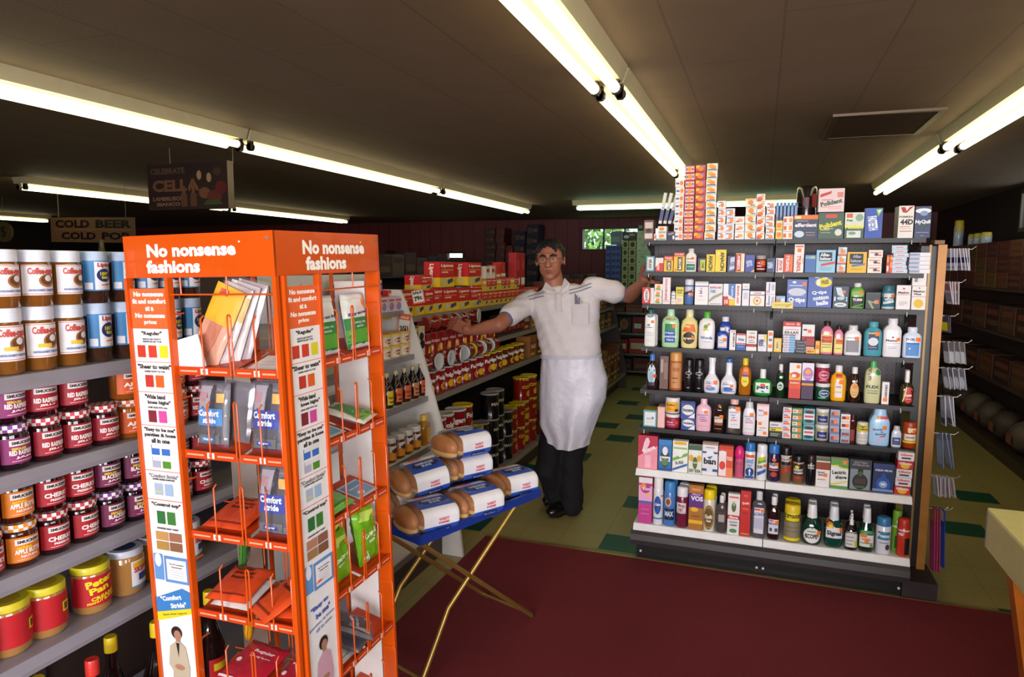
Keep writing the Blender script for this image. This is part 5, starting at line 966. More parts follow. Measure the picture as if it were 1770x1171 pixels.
# beyond the man, mixed snack packets on the same run
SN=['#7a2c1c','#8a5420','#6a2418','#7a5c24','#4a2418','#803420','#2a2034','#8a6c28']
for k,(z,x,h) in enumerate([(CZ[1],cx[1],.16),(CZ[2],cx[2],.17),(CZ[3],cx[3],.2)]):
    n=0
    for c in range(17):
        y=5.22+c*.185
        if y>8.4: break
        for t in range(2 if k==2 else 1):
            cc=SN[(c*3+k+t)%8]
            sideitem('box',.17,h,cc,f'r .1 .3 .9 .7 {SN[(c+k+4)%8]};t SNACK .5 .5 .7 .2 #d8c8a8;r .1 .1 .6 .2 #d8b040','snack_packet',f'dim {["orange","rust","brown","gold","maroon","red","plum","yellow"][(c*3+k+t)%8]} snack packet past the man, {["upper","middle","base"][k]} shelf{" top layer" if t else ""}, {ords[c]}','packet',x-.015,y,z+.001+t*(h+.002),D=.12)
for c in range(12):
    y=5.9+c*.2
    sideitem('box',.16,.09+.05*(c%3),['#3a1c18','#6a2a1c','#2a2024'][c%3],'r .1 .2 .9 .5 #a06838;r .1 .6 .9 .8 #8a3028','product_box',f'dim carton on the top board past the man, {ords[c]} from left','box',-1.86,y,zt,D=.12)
# ================================================================ bread on a folding tray stand
TZ=.655
A=Vector((-1.027,1.949)); u=Vector((.347,.938)).normalized(); v=Vector((-u.y,u.x))   # long axis, inward axis
tb=thing('folding_tray_table','folding stand with blue tray top and crossed brass tube legs','table',(0,0,0))
def q(a,b,z=0): p=A+u*a+v*b; return (p.x,p.y,z)
L=.64; Wd=.47
BLU=mat('#1c3484',.3)
m=MB(); m.add([q(0,0,TZ-.028),q(L,0,TZ-.028),q(L,Wd,TZ-.028),q(0,Wd,TZ-.028),q(0,0,TZ-.02),q(L,0,TZ-.02),q(L,Wd,TZ-.02),q(0,Wd,TZ-.02)],[(3,2,1,0),(4,5,6,7),(0,1,5,4),(1,2,6,5),(2,3,7,6),(3,0,4,7)],BLU); m.obj('tray',tb)
def bar(p0,p1,w,z0,z1):
    d=(Vector(p1[:2])-Vector(p0[:2])).normalized(); n=Vector((-d.y,d.x))*w
    pts=[(p0[0]+n.x,p0[1]+n.y),(p0[0]-n.x,p0[1]-n.y),(p1[0]-n.x,p1[1]-n.y),(p1[0]+n.x,p1[1]+n.y)]
    return MB().prism(pts,z0,z1,'z',BLU)
for a,b_ in (((0,0),(L,0)),((L,0),(L,Wd)),((L,Wd),(0,Wd)),((0,Wd),(0,0))): bar(q(*a),q(*b_),.006,TZ-.03,TZ+.002).obj('rim',tb)
BRS=mat('#b08c48',.38,.7)
fB=P(920,1065,'Z',.01); fA=P(722,1200,'Z',.01)
def leg(p0,p1,p2=None):
    pts=[p0]+([p2] if p2 is not None else [])+[p1]
    m=MB(); m.tube(pts,.0095,BRS,10); o=m.obj('leg',tb)
    e=Vector(p1); f=MB(); f.tube([e+Vector((0,0,.012)),e-Vector((0,0,.002))],.012,'#2a2420',10); f.obj('rubber_foot',o); return o
topA=Vector(q(.52,.02,TZ-.03)); topB=Vector(q(-.02+.03,.03,TZ-.03))
kA=topA.lerp(fA,.70)+Vector((.0,-.02,.05))
leg(topA,fA,P(775,1052,'Y',topA.y+(fA.y-topA.y)*.66)); leg(topB,fB)
sh=Vector((v.x,v.y,0))*(.27)
leg(topA+sh,fA+sh,P(775,1052,'Y',topA.y+(fA.y-topA.y)*.66)+sh); leg(topB+sh,fB+sh)
MB().tube([topA.lerp(fA,.94),topA.lerp(fA,.94)+sh],.006,BRS).obj('cross_bar',tb)
MB().tube([topB.lerp(fB,.94),topB.lerp(fB,.94)+sh],.006,BRS).obj('cross_bar',tb)
BUN=mat('#a45c0c',.4,var=.45); BUNB=mat('#c89850',.6); FILM=mat('#e8e0d8',.12,alpha=.08,coat=1)
def loaf(cx,cy,z,rot,label,Lx=.21,Wy=.165,H=.092,tilt=(0,0),wrap=.66,gold=0):
    root=thing('bread_bag',label,'bread',(cx,cy,z),(R_(tilt[0]),R_(tilt[1]),rot))
    # local: x = length (bag ends left and right), front -y
    def sec(x,k=1.0,o=0):
        t=abs(x)/(Lx/2); e=(max(0,1-max(0,(t-.72)/.28)**2.2))**.5 if t<1 else 0
        hw=(Wy/2)*(.72+.28*e)*k+o; hh=(H/2)*(.45+.55*e)*k+o
        return [(x,hw*math.copysign(abs(math.cos(a))**.62,math.cos(a)),H/2+hh*math.copysign(abs(math.sin(a))**.62,math.sin(a))) for a in [2*PI*i/44 for i in range(44)]]
    # buns: two rows at each end side, seen under the film
    for k_,bx in enumerate((-Lx*.36,-Lx*.12,Lx*.12,Lx*.36)):
        # a row of joined buns, darker tops over pale bottoms
        b=MB(); b.ball((bx,0,H*.53),(Lx*.15,Wy*.475,H*.43),BUN,18,10)
        b.ball((bx,0,H*.25),(Lx*.147,Wy*.465,H*.2),BUNB,18,8)
        o=b.obj('bun_row',root)
    f=MB(); rnd=random.Random(int(cx*1000+z*100)); xs=[-Lx/2-.004+ (Lx+.008)*i/18 for i in range(19)]
    rr=[[ (p[0]+rnd.uniform(-.003,.003),p[1]*(1+rnd.uniform(-.02,.02)),max(.001,p[2]+rnd.uniform(-.0015,.0015))) for p in sec(max(-Lx/2*.999,min(Lx/2*.999,x)),1.0,.0012)] for x in xs]
    f.rings(rr,FILM,True,True)
    # gathered neck of the bag
    f.rings([[(Lx/2+.0+.006*j,.012*w*math.cos(a),H*.5+.012*w*math.sin(a)) for a in [2*PI*i/10 for i in range(10)]] for j,w in enumerate((1.6,.7,.6,1.2,1.8))],FILM)
    f.obj('film_bag',root)
    # printed band wrapped round the middle
    w=MB(); x0,x1=-Lx/2*wrap+.02,Lx/2*wrap+.02; nx_=22
    W_=mat('#dcd8dc',.3); B_=mat('#2c50b0',.3); N_=mat('#1c2458',.3)
    rs=[[Vector(p) for p in sec(x0+(x1-x0)*i/nx_,1.0,.0032)] for i in range(nx_+1)]
    for i in range(nx_):
        for j in range(44):
            a=2*PI*(j+.5)/44; t=(i+.5)/nx_
            deg=math.degrees(a)   # 90 = top, 270 = bottom, 180 = -y (front)
            mm=W_
            cc=(rs[i][j]+rs[i+1][(j+1)%44])/2
            if cc.z>H*.70 and -Wy*.36<cc.y<Wy*.16: mm=B_
            if cc.z<H*.34: mm=B_
            k=(j+1)%44
            w.add([rs[i][j],rs[i][k],rs[i+1][k],rs[i+1][j]],[(0,1,2,3)],mm,True)
    o=w.obj('printed_wrapper',root)
    def top(x,zz,of): # x along length, zz across from front (0) to rear, on the top face
        s=sec(x*1.0+.02,1.0,.0036+of); yv=-Wy/2*.9+zz
        pts=sorted(s[:23],key=lambda p:p[1])
        for p0,p1 in zip(pts,pts[1:]):
            if p0[1]<=yv<=p1[1]:
                t=(yv-p0[1])/max(p1[1]-p0[1],1e-6); return (p0[0],yv,p0[2]+(p1[2]-p0[2])*t)
        return (x+.02,yv,pts[0][2] if yv<0 else pts[-1][2])
    def front(x,zz,of):
        s=sec(x*1.0+.02,1.0,.0036+of); pts=sorted([p for p in s if p[1]<=0],key=lambda p:p[2])
        for p0,p1 in zip(pts,pts[1:]):
            if p0[2]<=zz<=p1[2]:
                t=(zz-p0[2])/max(p1[2]-p0[2],1e-6); return (p0[0],p0[1]+(p1[1]-p0[1])*t,zz)
        return (x+.02,pts[0][1],zz)
    d=MB(); WW=x1-x0
    for q_ in range(1): pass
    decals(d,'r .2 .28 .8 .6 #1c2458;r .12 .34 .2 .5 #1c2458;r .8 .34 .9 .5 #1c2458;t HAMBURGER .52 .48 .56 .13 #b8c4e8;t BUNS .52 .33 .3 .12 #b8c4e8;t WEST .32 .9 .36 .12 #c84858;t FARMS .36 .77 .36 .11 #c84858',WW,Wy*.9,top,True)
    decals(d,'t WEST .55 .64 .3 .12 #c84858;t FARMS .55 .5 .3 .1 #c84858;r .3 .08 .75 .3 #1c2458;t Enriched .52 .19 .36 .1 #8898d0',WW,H*.9,front,True)
    d.obj('lettering',o)
    return root
ang=math.atan2(u.y,u.x)
def at(px,py,z): p=P(px,py,'Z',z); return p.x,p.y
# local +y of a loaf must point away from the camera
def put(px,py,z,dr,label,**k):
    x,y=at(px,py,z+.04); return loaf(x,y,z,ang+R_(dr),label,**k)
z0=TZ-.0185
put(735,893,z0,-14,'bread bag at the near corner of the blue tray, bottom layer')
put(815,868,z0,-10,'bread bag in the middle of the tray front, bottom layer')
put(878,836,z0,-12,'bread bag at the right end of the blue tray')
put(800,806,z0,-10,'bread bag hidden under the middle stack, rear bottom layer')
put(690,868,z0,-8,'bread bag behind the near corner bag, beside the orange rack')
put(727,826,z0+.092,-20,'bread bag stacked at left on the near corner bag',tilt=(6,-8),wrap=.6)
put(798,806,z0+.092,-10,'bread bag stacked in the middle of the second layer')
put(795,768,z0+.184,-8,'topmost bread bag of the whole pile')
# ================================================================ counter at lower right
ct=thing('checkout_counter','cream laminate counter with orange brown wooden base at lower right','counter',(0,0,0))
CRMY=mat('#e2d890',.35); WDC=mat('#a85a18',.35,bump=.2,bs=12,var=.35)
c0=P(1707,878,'Z',.90); cb=P(1707,946,'Y',c0.y).z
MB().box(c0.x,2.12,c0.y-1.6,c0.y,.892,.90,CRMY).obj('top',ct)
m=MB(); m.box(c0.x+.002,c0.x+.022,c0.y-1.6,c0.y-.002,cb,.8915,mat('#b8ae74',.4)); m.box(c0.x+.022,2.12,c0.y-.02,c0.y-.002,cb,.8915,mat('#b8ae74',.4)); m.obj('fascia',ct)
MB().box(c0.x+.0,c0.x+.0025,c0.y-.004,c0.y+.001,cb,.9005,mat('#8a8a84',.3,.8)).obj('corner_trim',ct)
la=P(1760,985,'Y',c0.y-.05); la.z=cb-.001; lb=P(1815,1400,'Z',.0065)
m=MB(); m.rings([[c+Vector((a*.028,b_*.025,0)) for a,b_ in ((-1,-1),(1,-1),(1,1),(-1,1))] for c in (lb,la)],WDC,True,False); m.obj('leg',ct)
l2=MB(); l2.rings([[c+Vector((a*.028,b_*.025-1.4,0)) for a,b_ in ((-1,-1),(1,-1),(1,1),(-1,1))] for c in (lb,la)],WDC,True,False); l2.obj('leg',ct)
m=MB(); m.box(c0.x+.26,2.1,c0.y-1.55,c0.y-.16,.0065,cb-.001,mat('#3a1c10',.5,var=.3)); m.obj('base_cabinet',ct)
# ================================================================ orange hosiery rack
OR=mat('#c84c06',.3,coat=.4,var=.05); ORD=mat('#c23e10',.35,var=.08)
HX,HY=.206,.205; RZ0,RZ1=1.526,1.622; LV=[1.315,1.12,.925,.73,.53,.33]
rk=thing('hosiery_rack','bright orange wire hosiery rack with lettered header and white picture strips','rack',(-1.172+.033,1.395+.03,0),(.02,-.022,0))
hs=[('left',lambda x,z,o:(x,-HY-.004-o,z+RZ0)),('right',lambda x,z,o:(HX+.004+o,x,z+RZ0)),('b',lambda x,z,o:(-x,HY+.004+o,z+RZ0)),('l',lambda x,z,o:(-HX-.004-o,-x,z+RZ0))]
H=RZ1-RZ0
for n_,sf in hs:
    m=MB(); W=HX*2+.008
    a=[sf(-W/2,0,0),sf(W/2,0,0),sf(W/2,H,0),sf(-W/2,H,0)]; b_=[sf(-W/2,0,-.006),sf(W/2,0,-.006),sf(W/2,H,-.006),sf(-W/2,H,-.006)]
    m.add(a+b_,[(0,1,2,3),(7,6,5,4),(0,4,5,1),(1,5,6,2),(2,6,7,3),(3,7,4,0)],OR)
    d='t No_nonsense .465 .635 .6 .31 #f4ece4;t fashions .34 .26 .37 .31 #f4ece4' if n_!='right' else 't No_nonsense .53 .635 .6 .33 #f4ece4;t fashions .44 .26 .38 .33 #f4ece4'
    decals(m,d+';e .79 .78 .006 .02 #f4ece4;r .95 .82 .98 .87 #7a6a60;r .0 .0 1 .015 #b84008',W,H,sf)
    m.obj('header_sign',rk)
for x in (-HX,HX):
    for y in (-HY,HY):
        MB().box(x-.005,x+.005,y-.005,y+.005,.012,RZ0,OR).obj('corner_post',rk)
MB().box(-HX-.02,HX+.02,-HY-.02,HY+.02,.006,.02,OR).obj('base',rk)
# picture strips
ZT,ZB=1.498,.25; SH_=ZT-ZB
def zz(y): return (ZT-(y-497)*.001424-ZB)/SH_
def strip(right):
    d=[]
    def R(u0,y0,u1,y1,c): d.append(f'r {u0} {zz(y1):.4f} {u1} {zz(y0):.4f} {c}')
    def T(t,y,w,h,c='#3a3430',u=.5,r=0): d.append(f't {t} {u} {zz(y):.4f} {w} {h*.001424/SH_:.4f} {c} {r}')
    R(0,494,1,559,'#e0602c')
    for i,(t,w) in enumerate((('No_nonsense',.8),('fit_and_comfort',.9),('at_a',.22),('No_nonsense',.8),('price:',.34))): T(t,503+i*11.5,w,8,'#f4ece8')
    def sq(y,cs,s=20,x0=None):
        n=len(cs); 
        for i,c in enumerate(cs):
            u0=.5-n*.15+.30*i+.03 if n>2 else .5-.27+.28*i; R(round(u0,3),y,round(u0+.22,3),y+s,c)
    T('"Regular"',567,.55,8); T('REGULAR_PANTY',576,.5,3); T('REINFORCED_TOE',580,.5,3); sq(586,['#c03820','#c83c24','#d8c820'])
    R(0,613,1,614,'#e06040'); T('"Sheer_to_waist"',621,.9,8); T('SHEER_PANTY_&_TOE',629,.55,3); sq(635,['#b83424','#d85c1c'])
    R(0,663,1,664,'#e06040'); T('"Wide_band',671,.55,8,u=.45); T('knee_highs"',681,.62,8,u=.55); T('ONE_SIZE_FITS_ALL',689,.55,3); sq(694,['#7c2430','#c84890'])
    R(0,719,1,720,'#e06040'); T('"Easy_to_be_me"',727,.85,8); T('panties_&_hose',736,.85,8); T('all_in_one',745,.5,8); sq(752,['#3868b8','#3868b8'],17); sq(773,['#a8a8bc','#4c8828'],18)
    for y,s in ((752,2),(773,2)):
        R(.25,y,.75,y+6,'#d8d4d8')
    R(0,796,1,797,'#e06040'); T('"Comfort_Stride"',805,.8,7,'#8a8488'); T('SUPER_SHEER_SUPPORT',811,.62,3); sq(818,['#a0aec4','#98b0cc'],20); R(.26,831,.44,833,'#d8c830')
    R(0,846,1,847,'#e06040'); T('"Control_top"',855,.8,8); sq(866,['#2c6c34','#3a7830'],22)
    T('SHADES_MAY_VARY',896,.6,3); 
    cs=['#b88850','#986448','#a88040','#84583c'] if not right else ['#b07860','#8c5c48','#9c7448','#7c5440']
    for i in range(4): R(.15+.37*(i%2),902+(i//2)*17,.49+.37*(i%2),917+(i//2)*17,cs[i])
    R(.03,942,.28,988,'#5c90c8'); d.append(f'e .15 {zz(953):.4f} .09 {12*.001424/SH_:.4f} #e0dce4')
    R(.32,944,.98,990,'#5c88c0'); R(.38,949,.92,985,'#e4e0e4'); T('The_No_nonsense',957,.4,3,u=.65); T('Guarantee',962,.3,3,u=.65)
    for i in range(4): R(.46,967+i*4,.84,968+i*4,'#b8b4bc')
    if not right:
        z1,z2,z3,z4=zz(1030),zz(1000),zz(1030),zz(1052)
        d.append(f'p #3878b8 0 {zz(1048):.4f} 1 {zz(1030):.4f} 1 {zz(1004):.4f} .75 {zz(998):.4f} 0 {zz(1022):.4f}')
        d.append(f'p #e0c820 0 {zz(1064):.4f} 1 {zz(1040):.4f} 1 {zz(1030):.4f} 0 {zz(1048):.4f}')
        T('"Comfort',1018,.6,9,'#e8ecf4',.42,12); T('Stride"',1029,.45,9,'#e8ecf4',.62,12); T('Super_sheer_support',1046,.7,4,'#6a6020',.5,12)
        C1,C2,C3='#b8a890','#2c1c1c','#a87860'
    else:
        T('"Easy_to',1018,.6,10,'#3858a8',.45,6); T('be_me"',1032,.5,10,'#3858a8',.55,6); T('panties_&_hose',1047,.85,6,'#8890b0',.5,6); T('all_in_one',1056,.55,6,'#8890b0',.55,6)
        C1,C2,C3='#c898a8','#2c1c1c','#a87860'
    o=0 if not right else 6
    def Y(y): return f'{zz(y+o):.4f}'
    d.append(f'e .5 {Y(1080)} .15 .013 {C2}'); d.append(f'e .52 {Y(1084)} .10 .010 {C3}'); d.append(f'p {C3} .46 {Y(1100)} .58 {Y(1100)} .58 {Y(1090)} .46 {Y(1090)}')
    d.append(f'p {C1} .3 {Y(1180)} .74 {Y(1180)} .8 {Y(1140)} .72 {Y(1104)} .58 {Y(1096)} .46 {Y(1096)} .28 {Y(1106)} .22 {Y(1140)} .32 {Y(1150)}')
    if not right: d.append(f'p #2c2024 .46 {Y(1098)} .56 {Y(1098)} .51 {Y(1125)}')
    d.append(f'e .52 {Y(1142)} .14 .006 {C3}')
    d.append(f'p {"#b0a080" if not right else "#c8c0b8"} .3 {Y(1175)} .74 {Y(1175)} .66 {Y(1340)} .52 {Y(1340)} .5 {Y(1200)} .46 {Y(1340)} .32 {Y(1340)}')
    return ';'.join(d)
SW=.112
sfL=lambda x,z,o:(-.145+x,-HY-.0065-o*.6,z+ZB); sfR=lambda x,z,o:(HX+.0065+o*.6,-.126+x,z+ZB)
for nm,sf,r in (('left',sfL,False),('right',sfR,True)):
    m=MB(); q=[sf(-SW/2,0,0),sf(SW/2,0,0),sf(SW/2,SH_,0),sf(-SW/2,SH_,0)]; q2=[sf(-SW/2,0,-.003),sf(SW/2,0,-.003),sf(SW/2,SH_,-.003),sf(-SW/2,SH_,-.003)]
    m.add(q+q2,[(0,1,2,3),(7,6,5,4),(0,4,5,1),(1,5,6,2),(2,6,7,3),(3,7,4,0)],'#e4e0e0'); decals(m,strip(r),SW,SH_,sf,base=.0003); m.obj('picture_strip',rk)
# orange channels beside the strips, and the backs of the far strips
for x in (-.145-SW/2-.005,-.145+SW/2+.005): MB().box(x-.0045,x+.0045,-HY-.012,-HY+.004,.02,RZ0,OR).obj('strip_channel',rk)
for y in (-.126-SW/2-.005,-.126+SW/2+.005): MB().box(HX-.004,HX+.012,y-.0045,y+.0045,.02,RZ0,OR).obj('strip_channel',rk)
m=MB(); m.box(.07,.165,HY-.002,HY+.001,.25,1.5,'#dcd4d0'); m.obj('picture_strip',rk)
for x in (.06,.185): MB().box(x-.016 if x>.1 else x-.004,x+.016 if x>.1 else x+.004,HY-.004,HY+.004,.02,RZ0,OR).obj('strip_channel',rk)
MB().box(-HX-.001,-HX+.002,.07,.165,.25,1.5,'#dcd4d0').obj('picture_strip',rk)
# pockets
def wire(pts,r=.0021): 
    return MB().tube(pts,r,OR,6).obj('wire',rk)
colsL=[(-.078,.072),(.086,.200)]; colsR=[(-.060,.062),(.076,.199)]
DP=.115
def tray(face,c0,c1,z):
    m=MB()
    if face=='L': f=lambda a,b,c:(a,-HY+b,c)
    else: f=lambda a,b,c:(HX-b,a,c)
    t=.003
    vs=[f(c0,0,z),f(c1,0,z),f(c1,DP,z+.03),f(c0,DP,z+.03)]; vs+= [(p[0],p[1],p[2]-t) for p in vs]
    fs=[(0,1,2,3),(7,6,5,4),(0,4,5,1),(1,5,6,2),(2,6,7,3),(3,7,4,0)]
    m.add(vs,fs,ORD)
    vs=[f(c0,-.003,z-.010),f(c1,-.003,z-.010),f(c1,-.003,z+.009),f(c0,-.003,z+.009),f(c0,.001,z-.010),f(c1,.001,z-.010),f(c1,.001,z+.009),f(c0,.001,z+.009)]
    m.add(vs,fs,ORD)
    W=c1-c0; xm=(c0+c1)/2
    decals(m,'r .44 .15 .58 .85 #e8d8cc;r .05 .4 .38 .6 #f0a080;r .64 .4 .95 .6 #f0a080;r .48 .3 .54 .7 #c08070',W,.019,lambda x,zq,o:f(xm+x,-.0033-o,z-.010+zq))
    m.obj('pocket_tray',rk)
for z in LV:
    for c in colsL: tray('L',*c,z)
    for c in colsR: tray('R',*c,z)
    h=.128
    for face,bs in (('L',[(-.082,None),(.075,.084),(.2,None)]),('R',[(-.063,None),(.065,.074),(.2,None)])):
        f=(lambda a,b,c:(a,-HY+b,c)) if face=='L' else (lambda a,b,c:(HX-b,a,c))
        for a,b_ in bs:
            if b_ is None: wire([f(a,-.005,z-.008),f(a,-.005,z+h-.006),f(a,.002,z+h),f(a,.03,z+h)])
            else: wire([f(a,-.005,z-.008),f(a,-.005,z+h-.006),f(a+.002,-.005,z+h),f(b_-.002,-.005,z+h),f(b_,-.005,z+h-.006),f(b_,-.005,z-.008)])
        for c0,c1 in (colsL if face=='L' else colsR):
            cm=c0+(c1-c0)*.52; wire([f(cm,-.005,z-.008),f(cm,-.005,z+h-.01),f(cm,.004,z+h-.003)])
for f in ((lambda a,b,c:(a,-HY+b,c)),(lambda a,b,c:(HX-b,a,c))):
    wire([f(-.082,-.005,1.488),f(.2,-.005,1.488)]); 
    for a in (-.05,.08): wire([f(a,-.004,1.488),f(a,-.004,RZ0)])
# inner core wires
for x in (-.06,.0,.06):
    wire([(x,-.06,.03),(x,-.06,1.5)],.0018); wire([(.07,x,.03),(.07,x,1.5)],.0018)
for z in LV: wire([(-.1,-.075,z+.03),(.09,-.075,z+.03)],.0018)
# ---- packs: local frame x width, z height, front -y
CLR=mat('#c8c4cc',.12,alpha=.07,coat=.6)
def pouch(W,H,th,layers,deco,label,name='hosiery_pack',loc=(0,0,0),rot=(0,0,0),crinkle=.0015,film=None):
    """layers: body colour; placed in world space through the rack's matrix"""
    rnd=random.Random(hash(label)%9999 if 0 else len(label)*7+int(W*1e4))
    t=thing(name,label,'packet')
    N,Mn=12,14
    def thick(u,v): 
        return th/2*max(0,(1-abs(2*u-1)**5))**.6*max(0,(1-abs(2*v-1)**6))**.6+.0006
    nz=[[rnd.uniform(-crinkle,crinkle) for _ in range(N+1)] for _ in range(Mn+1)]
    def grid(sgn,extra=0,k=1):
        return [((u-.5)*W*k,sgn*(thick(u,v)+extra)+(nz[j][i]*min(1,thick(u,v)/.002)),v*H) for j in range(Mn+1) for i in range(N+1) for u,v in [(i/N,j/Mn)]]
    def faces(flip):
        out=[]
        for j in range(Mn):
            for i in range(N):
                a=j*(N+1)+i; q=(a,a+1,a+N+2,a+N+1); out.append(q if not flip else q[::-1])
        return out
    m=MB(); body=mat(layers,.3,coat=.5) if isinstance(layers,str) else layers
    m.add(grid(-1),faces(False),body,True); m.add(grid(1),faces(True),body,True)
    def sf(x,z,o):
        u=min(max(x/W+.5,0),1); v=min(max(z/H,0),1); fi=u*N; fj=v*Mn; i=min(int(fi),N-1); j=min(int(fj),Mn-1)
        n=nz[j][i]*(1-fi+i)*(1-fj+j)+nz[j][i+1]*(fi-i)*(1-fj+j)+nz[j+1][i]*(1-fi+i)*(fj-j)+nz[j+1][i+1]*(fi-i)*(fj-j)
        return (x,-thick(u,v)+n*min(1,thick(u,v)/.002)-.0007-o,z)
    o=m.obj('wrapper' if film is None else 'card_and_hose',t)
    l=MB(); decals(l,deco,W,H,sf,True,.0004)
    if l.v: l.obj('printed_label',t)
    if film:
        f=MB(); f.add([(x*1.06,y*1.0-.002,z*1.03) for x,y,z in grid(-1,.002)],faces(False),film,True); f.add([(x*1.06,y+.002,z*1.03) for x,y,z in grid(1,.002)],faces(True),film,True); f.obj('clear_bag',t)
    RM=rk.matrix_basis if False else Matrix.Translation(rk.location)@rk.rotation_euler.to_matrix().to_4x4()
    from mathutils import Euler
    Lm=Matrix.Translation(Vector(loc))@Euler(rot).to_matrix().to_4x4()
    Wm=RM@Lm; t.location=Wm.to_translation(); t.rotation_euler=Wm.to_euler(); return t
HALF=PI/2
def inL(c,lv,dx=0,b=.02,dz=.0,tilt=-8,roll=0):    # upright in a left-face pocket
    c0,c1=colsL[c]; return dict(loc=((c0+c1)/2+dx,-HY+b,LV[lv]+.012+dz),rot=(R_(tilt),R_(roll),0))
def inR(c,lv,dy=0,b=.02,dz=.0,tilt=-8,roll=0):
    c0,c1=colsR[c]; 
    from mathutils import Euler
    e=(Euler((0,0,HALF)).to_matrix()@Euler((R_(tilt),R_(roll),0)).to_matrix()).to_euler()
    return dict(loc=(HX-b,(c0+c1)/2+dy,LV[lv]+.012+dz),rot=tuple(e))
COM='r .0 0 1 1 #48444c;p #9a9098 .05 .5 .4 .55 .5 .95 .1 .95;p #201c24 .4 .55 .6 .5 .62 .95 .5 .98;p #a87880 .08 .72 .3 .7 .35 .85 .1 .86;r .05 .34 .86 .6 {c};t Comfort .42 .53 .66 .1 #e8ecf4;t stride .46 .42 .44 .09 #e8ecf4;r .66 .7 .9 .84 #f0a850;r .1 .06 .8 .2 #5a5c58;r .22 .1 .66 .16 {d};t Regular .44 .13 .3 .04 #d0d8f0;r .0 .0 1 .05 #7a2c34'
SIL=mat('#7c767e',.25,.3,coat=1)
pouch(.088,.15,.02,SIL,COM.format(c='#3c80c0',d='#3c80c0'),'silver hosiery pack with light blue name patch in left wire pocket',film=CLR,**inL(0,1,-.012,.022))
pouch(.09,.158,.022,SIL,COM.format(c='#20389c',d='#303090'),'silver hosiery pack with royal blue name patch in upper pocket near the corner',film=CLR,**inL(1,1,0,.022))
pouch(.09,.158,.022,SIL,COM.format(c='#20389c',d='#303090'),'silver hosiery pack with royal blue name patch in the pocket one level lower',film=CLR,**inL(1,2,.002,.022))
pouch(.08,.13,.015,SIL,'r .1 .6 .9 .9 #5a5458','silver hosiery pack half hidden behind the blue patched one',film=CLR,**inL(1,2,-.008,.05,.012))
pouch(.085,.14,.015,SIL,'r .1 .1 .9 .6 #5a5458','silver hosiery pack behind the light blue patched one',film=CLR,**inL(0,1,.025,.05,.01,roll=5))
# top left pocket: fanned long packs and a blank card
for i,(c,dd) in enumerate([('#c89078','r 0 .55 1 1 #d8a020;p #b87058 .1 .1 .6 .1 .7 .55 .3 .55;r .2 .88 .5 .95 #c85030'),('#b8a8a8','r 0 .6 1 .9 #d0a848'),('#c4b4b0','r .0 .5 .2 1 #e0d4cc'),('#a8989c','r .0 .2 .1 1 #e8e0dc')]):
    pouch(.075,.20,.008,c,dd,'long flesh toned hosiery pack fanned in the top left pocket, %s of four'%['front','second','third','rearmost'][i],film=CLR if i else None,loc=(-.04+.020*i,-HY+.028+.013*i,LV[0]+.004),rot=(R_(-6),R_(24-3*i),R_(8)))
m=MB(); m.box(-.045,.045,-.001,.001,0,.075,'#e4dcdc'); 
def rput(o,loc,rot):
    from mathutils import Euler
    RM=Matrix.Translation(rk.location)@rk.rotation_euler.to_matrix().to_4x4(); Wm=RM@(Matrix.Translation(Vector(loc))@Euler(rot).to_matrix().to_4x4()); o.location=Wm.to_translation(); o.rotation_euler=Wm.to_euler(); return o
o=rput(m.obj('blank_card'),(-.045,-HY+.004,LV[0]+.0),(0,R_(-14),0)); tag(o,'blank white card tilted in the top left pocket','card')
pouch(.07,.11,.02,'#5c9c28','r .1 .1 .9 .5 #78b848;r .2 .6 .8 .66 #d0e0a0','green hosiery pack deep behind the fanned ones',loc=(-.05,-.03,LV[0]+.03),rot=(R_(-10),0,0))
pouch(.06,.13,.02,'#d8d4d0','r 0 .1 1 .55 #3a343c;e .5 .55 .4 .12 #3a343c','white and black hosiery pack hanging deep in the top right pocket',loc=(.13,-.06,LV[0]+.03),rot=(R_(-6),0,0))
# flat packs lying on trays
def flat_(W,H,th,c,dd,label,x,y,z,rz=0,rx=-76,film=None): return pouch(W,H,th,c,dd,label,loc=(x,y,z),rot=(R_(rx),0,R_(rz)),film=film)
ORG='t panty .5 .7 .5 .08 #4a2018;t hose" .5 .58 .5 .08 #4a2018;r .1 .1 .9 .13 #8a2c18;t "Sheer .42 .82 .5 .08 #4a2018'
flat_(.12,.125,.016,'#d84820',ORG,'orange red flat hosiery pack on the third level tray',-.0,-HY+.012,LV[2]+.016)
flat_(.115,.12,.02,'#d84820',ORG,'orange red flat hosiery pack with white edge, fourth level left',-.01,-HY+.014,LV[3]+.03,4)
flat_(.11,.11,.012,'#d8d0cc','','white hosiery pack underneath the fourth level orange one',-.0,-HY+.014,LV[3]+.015,0)
flat_(.095,.15,.018,'#d84c20',ORG+';e .8 .9 .16 .08 #e8b020;e .7 .82 .12 .06 #e8e0dc','orange hosiery pack jutting out slantwise from the fourth level',.115,-HY-.022,LV[3]+.03,-28,-68)
flat_(.07,.1,.02,'#d04418','r .1 .2 .9 .3 #a83010','small orange hosiery pack beside the slanting one',.175,-HY+.016,LV[3]+.014,8)
flat_(.13,.13,.022,'#b82034','t Regular .6 .72 .5 .09 #f0c8c8;t panty_hose .6 .6 .5 .05 #f0c8c8;e .2 .45 .06 .05 #e8d0d0;r .05 .04 .95 .08 #e8d0d0','crimson hosiery pack on the fifth level, left one',.0,-HY+.012,LV[4]+.02,-6)
flat_(.11,.13,.022,'#b82034','t Regular .5 .72 .6 .09 #f0c8c8;t panty_hose .5 .6 .6 .05 #f0c8c8;e .2 .35 .06 .05 #e8d0d0','crimson hosiery pack on the fifth level, right one',.135,-HY+.014,LV[4]+.02,-10)
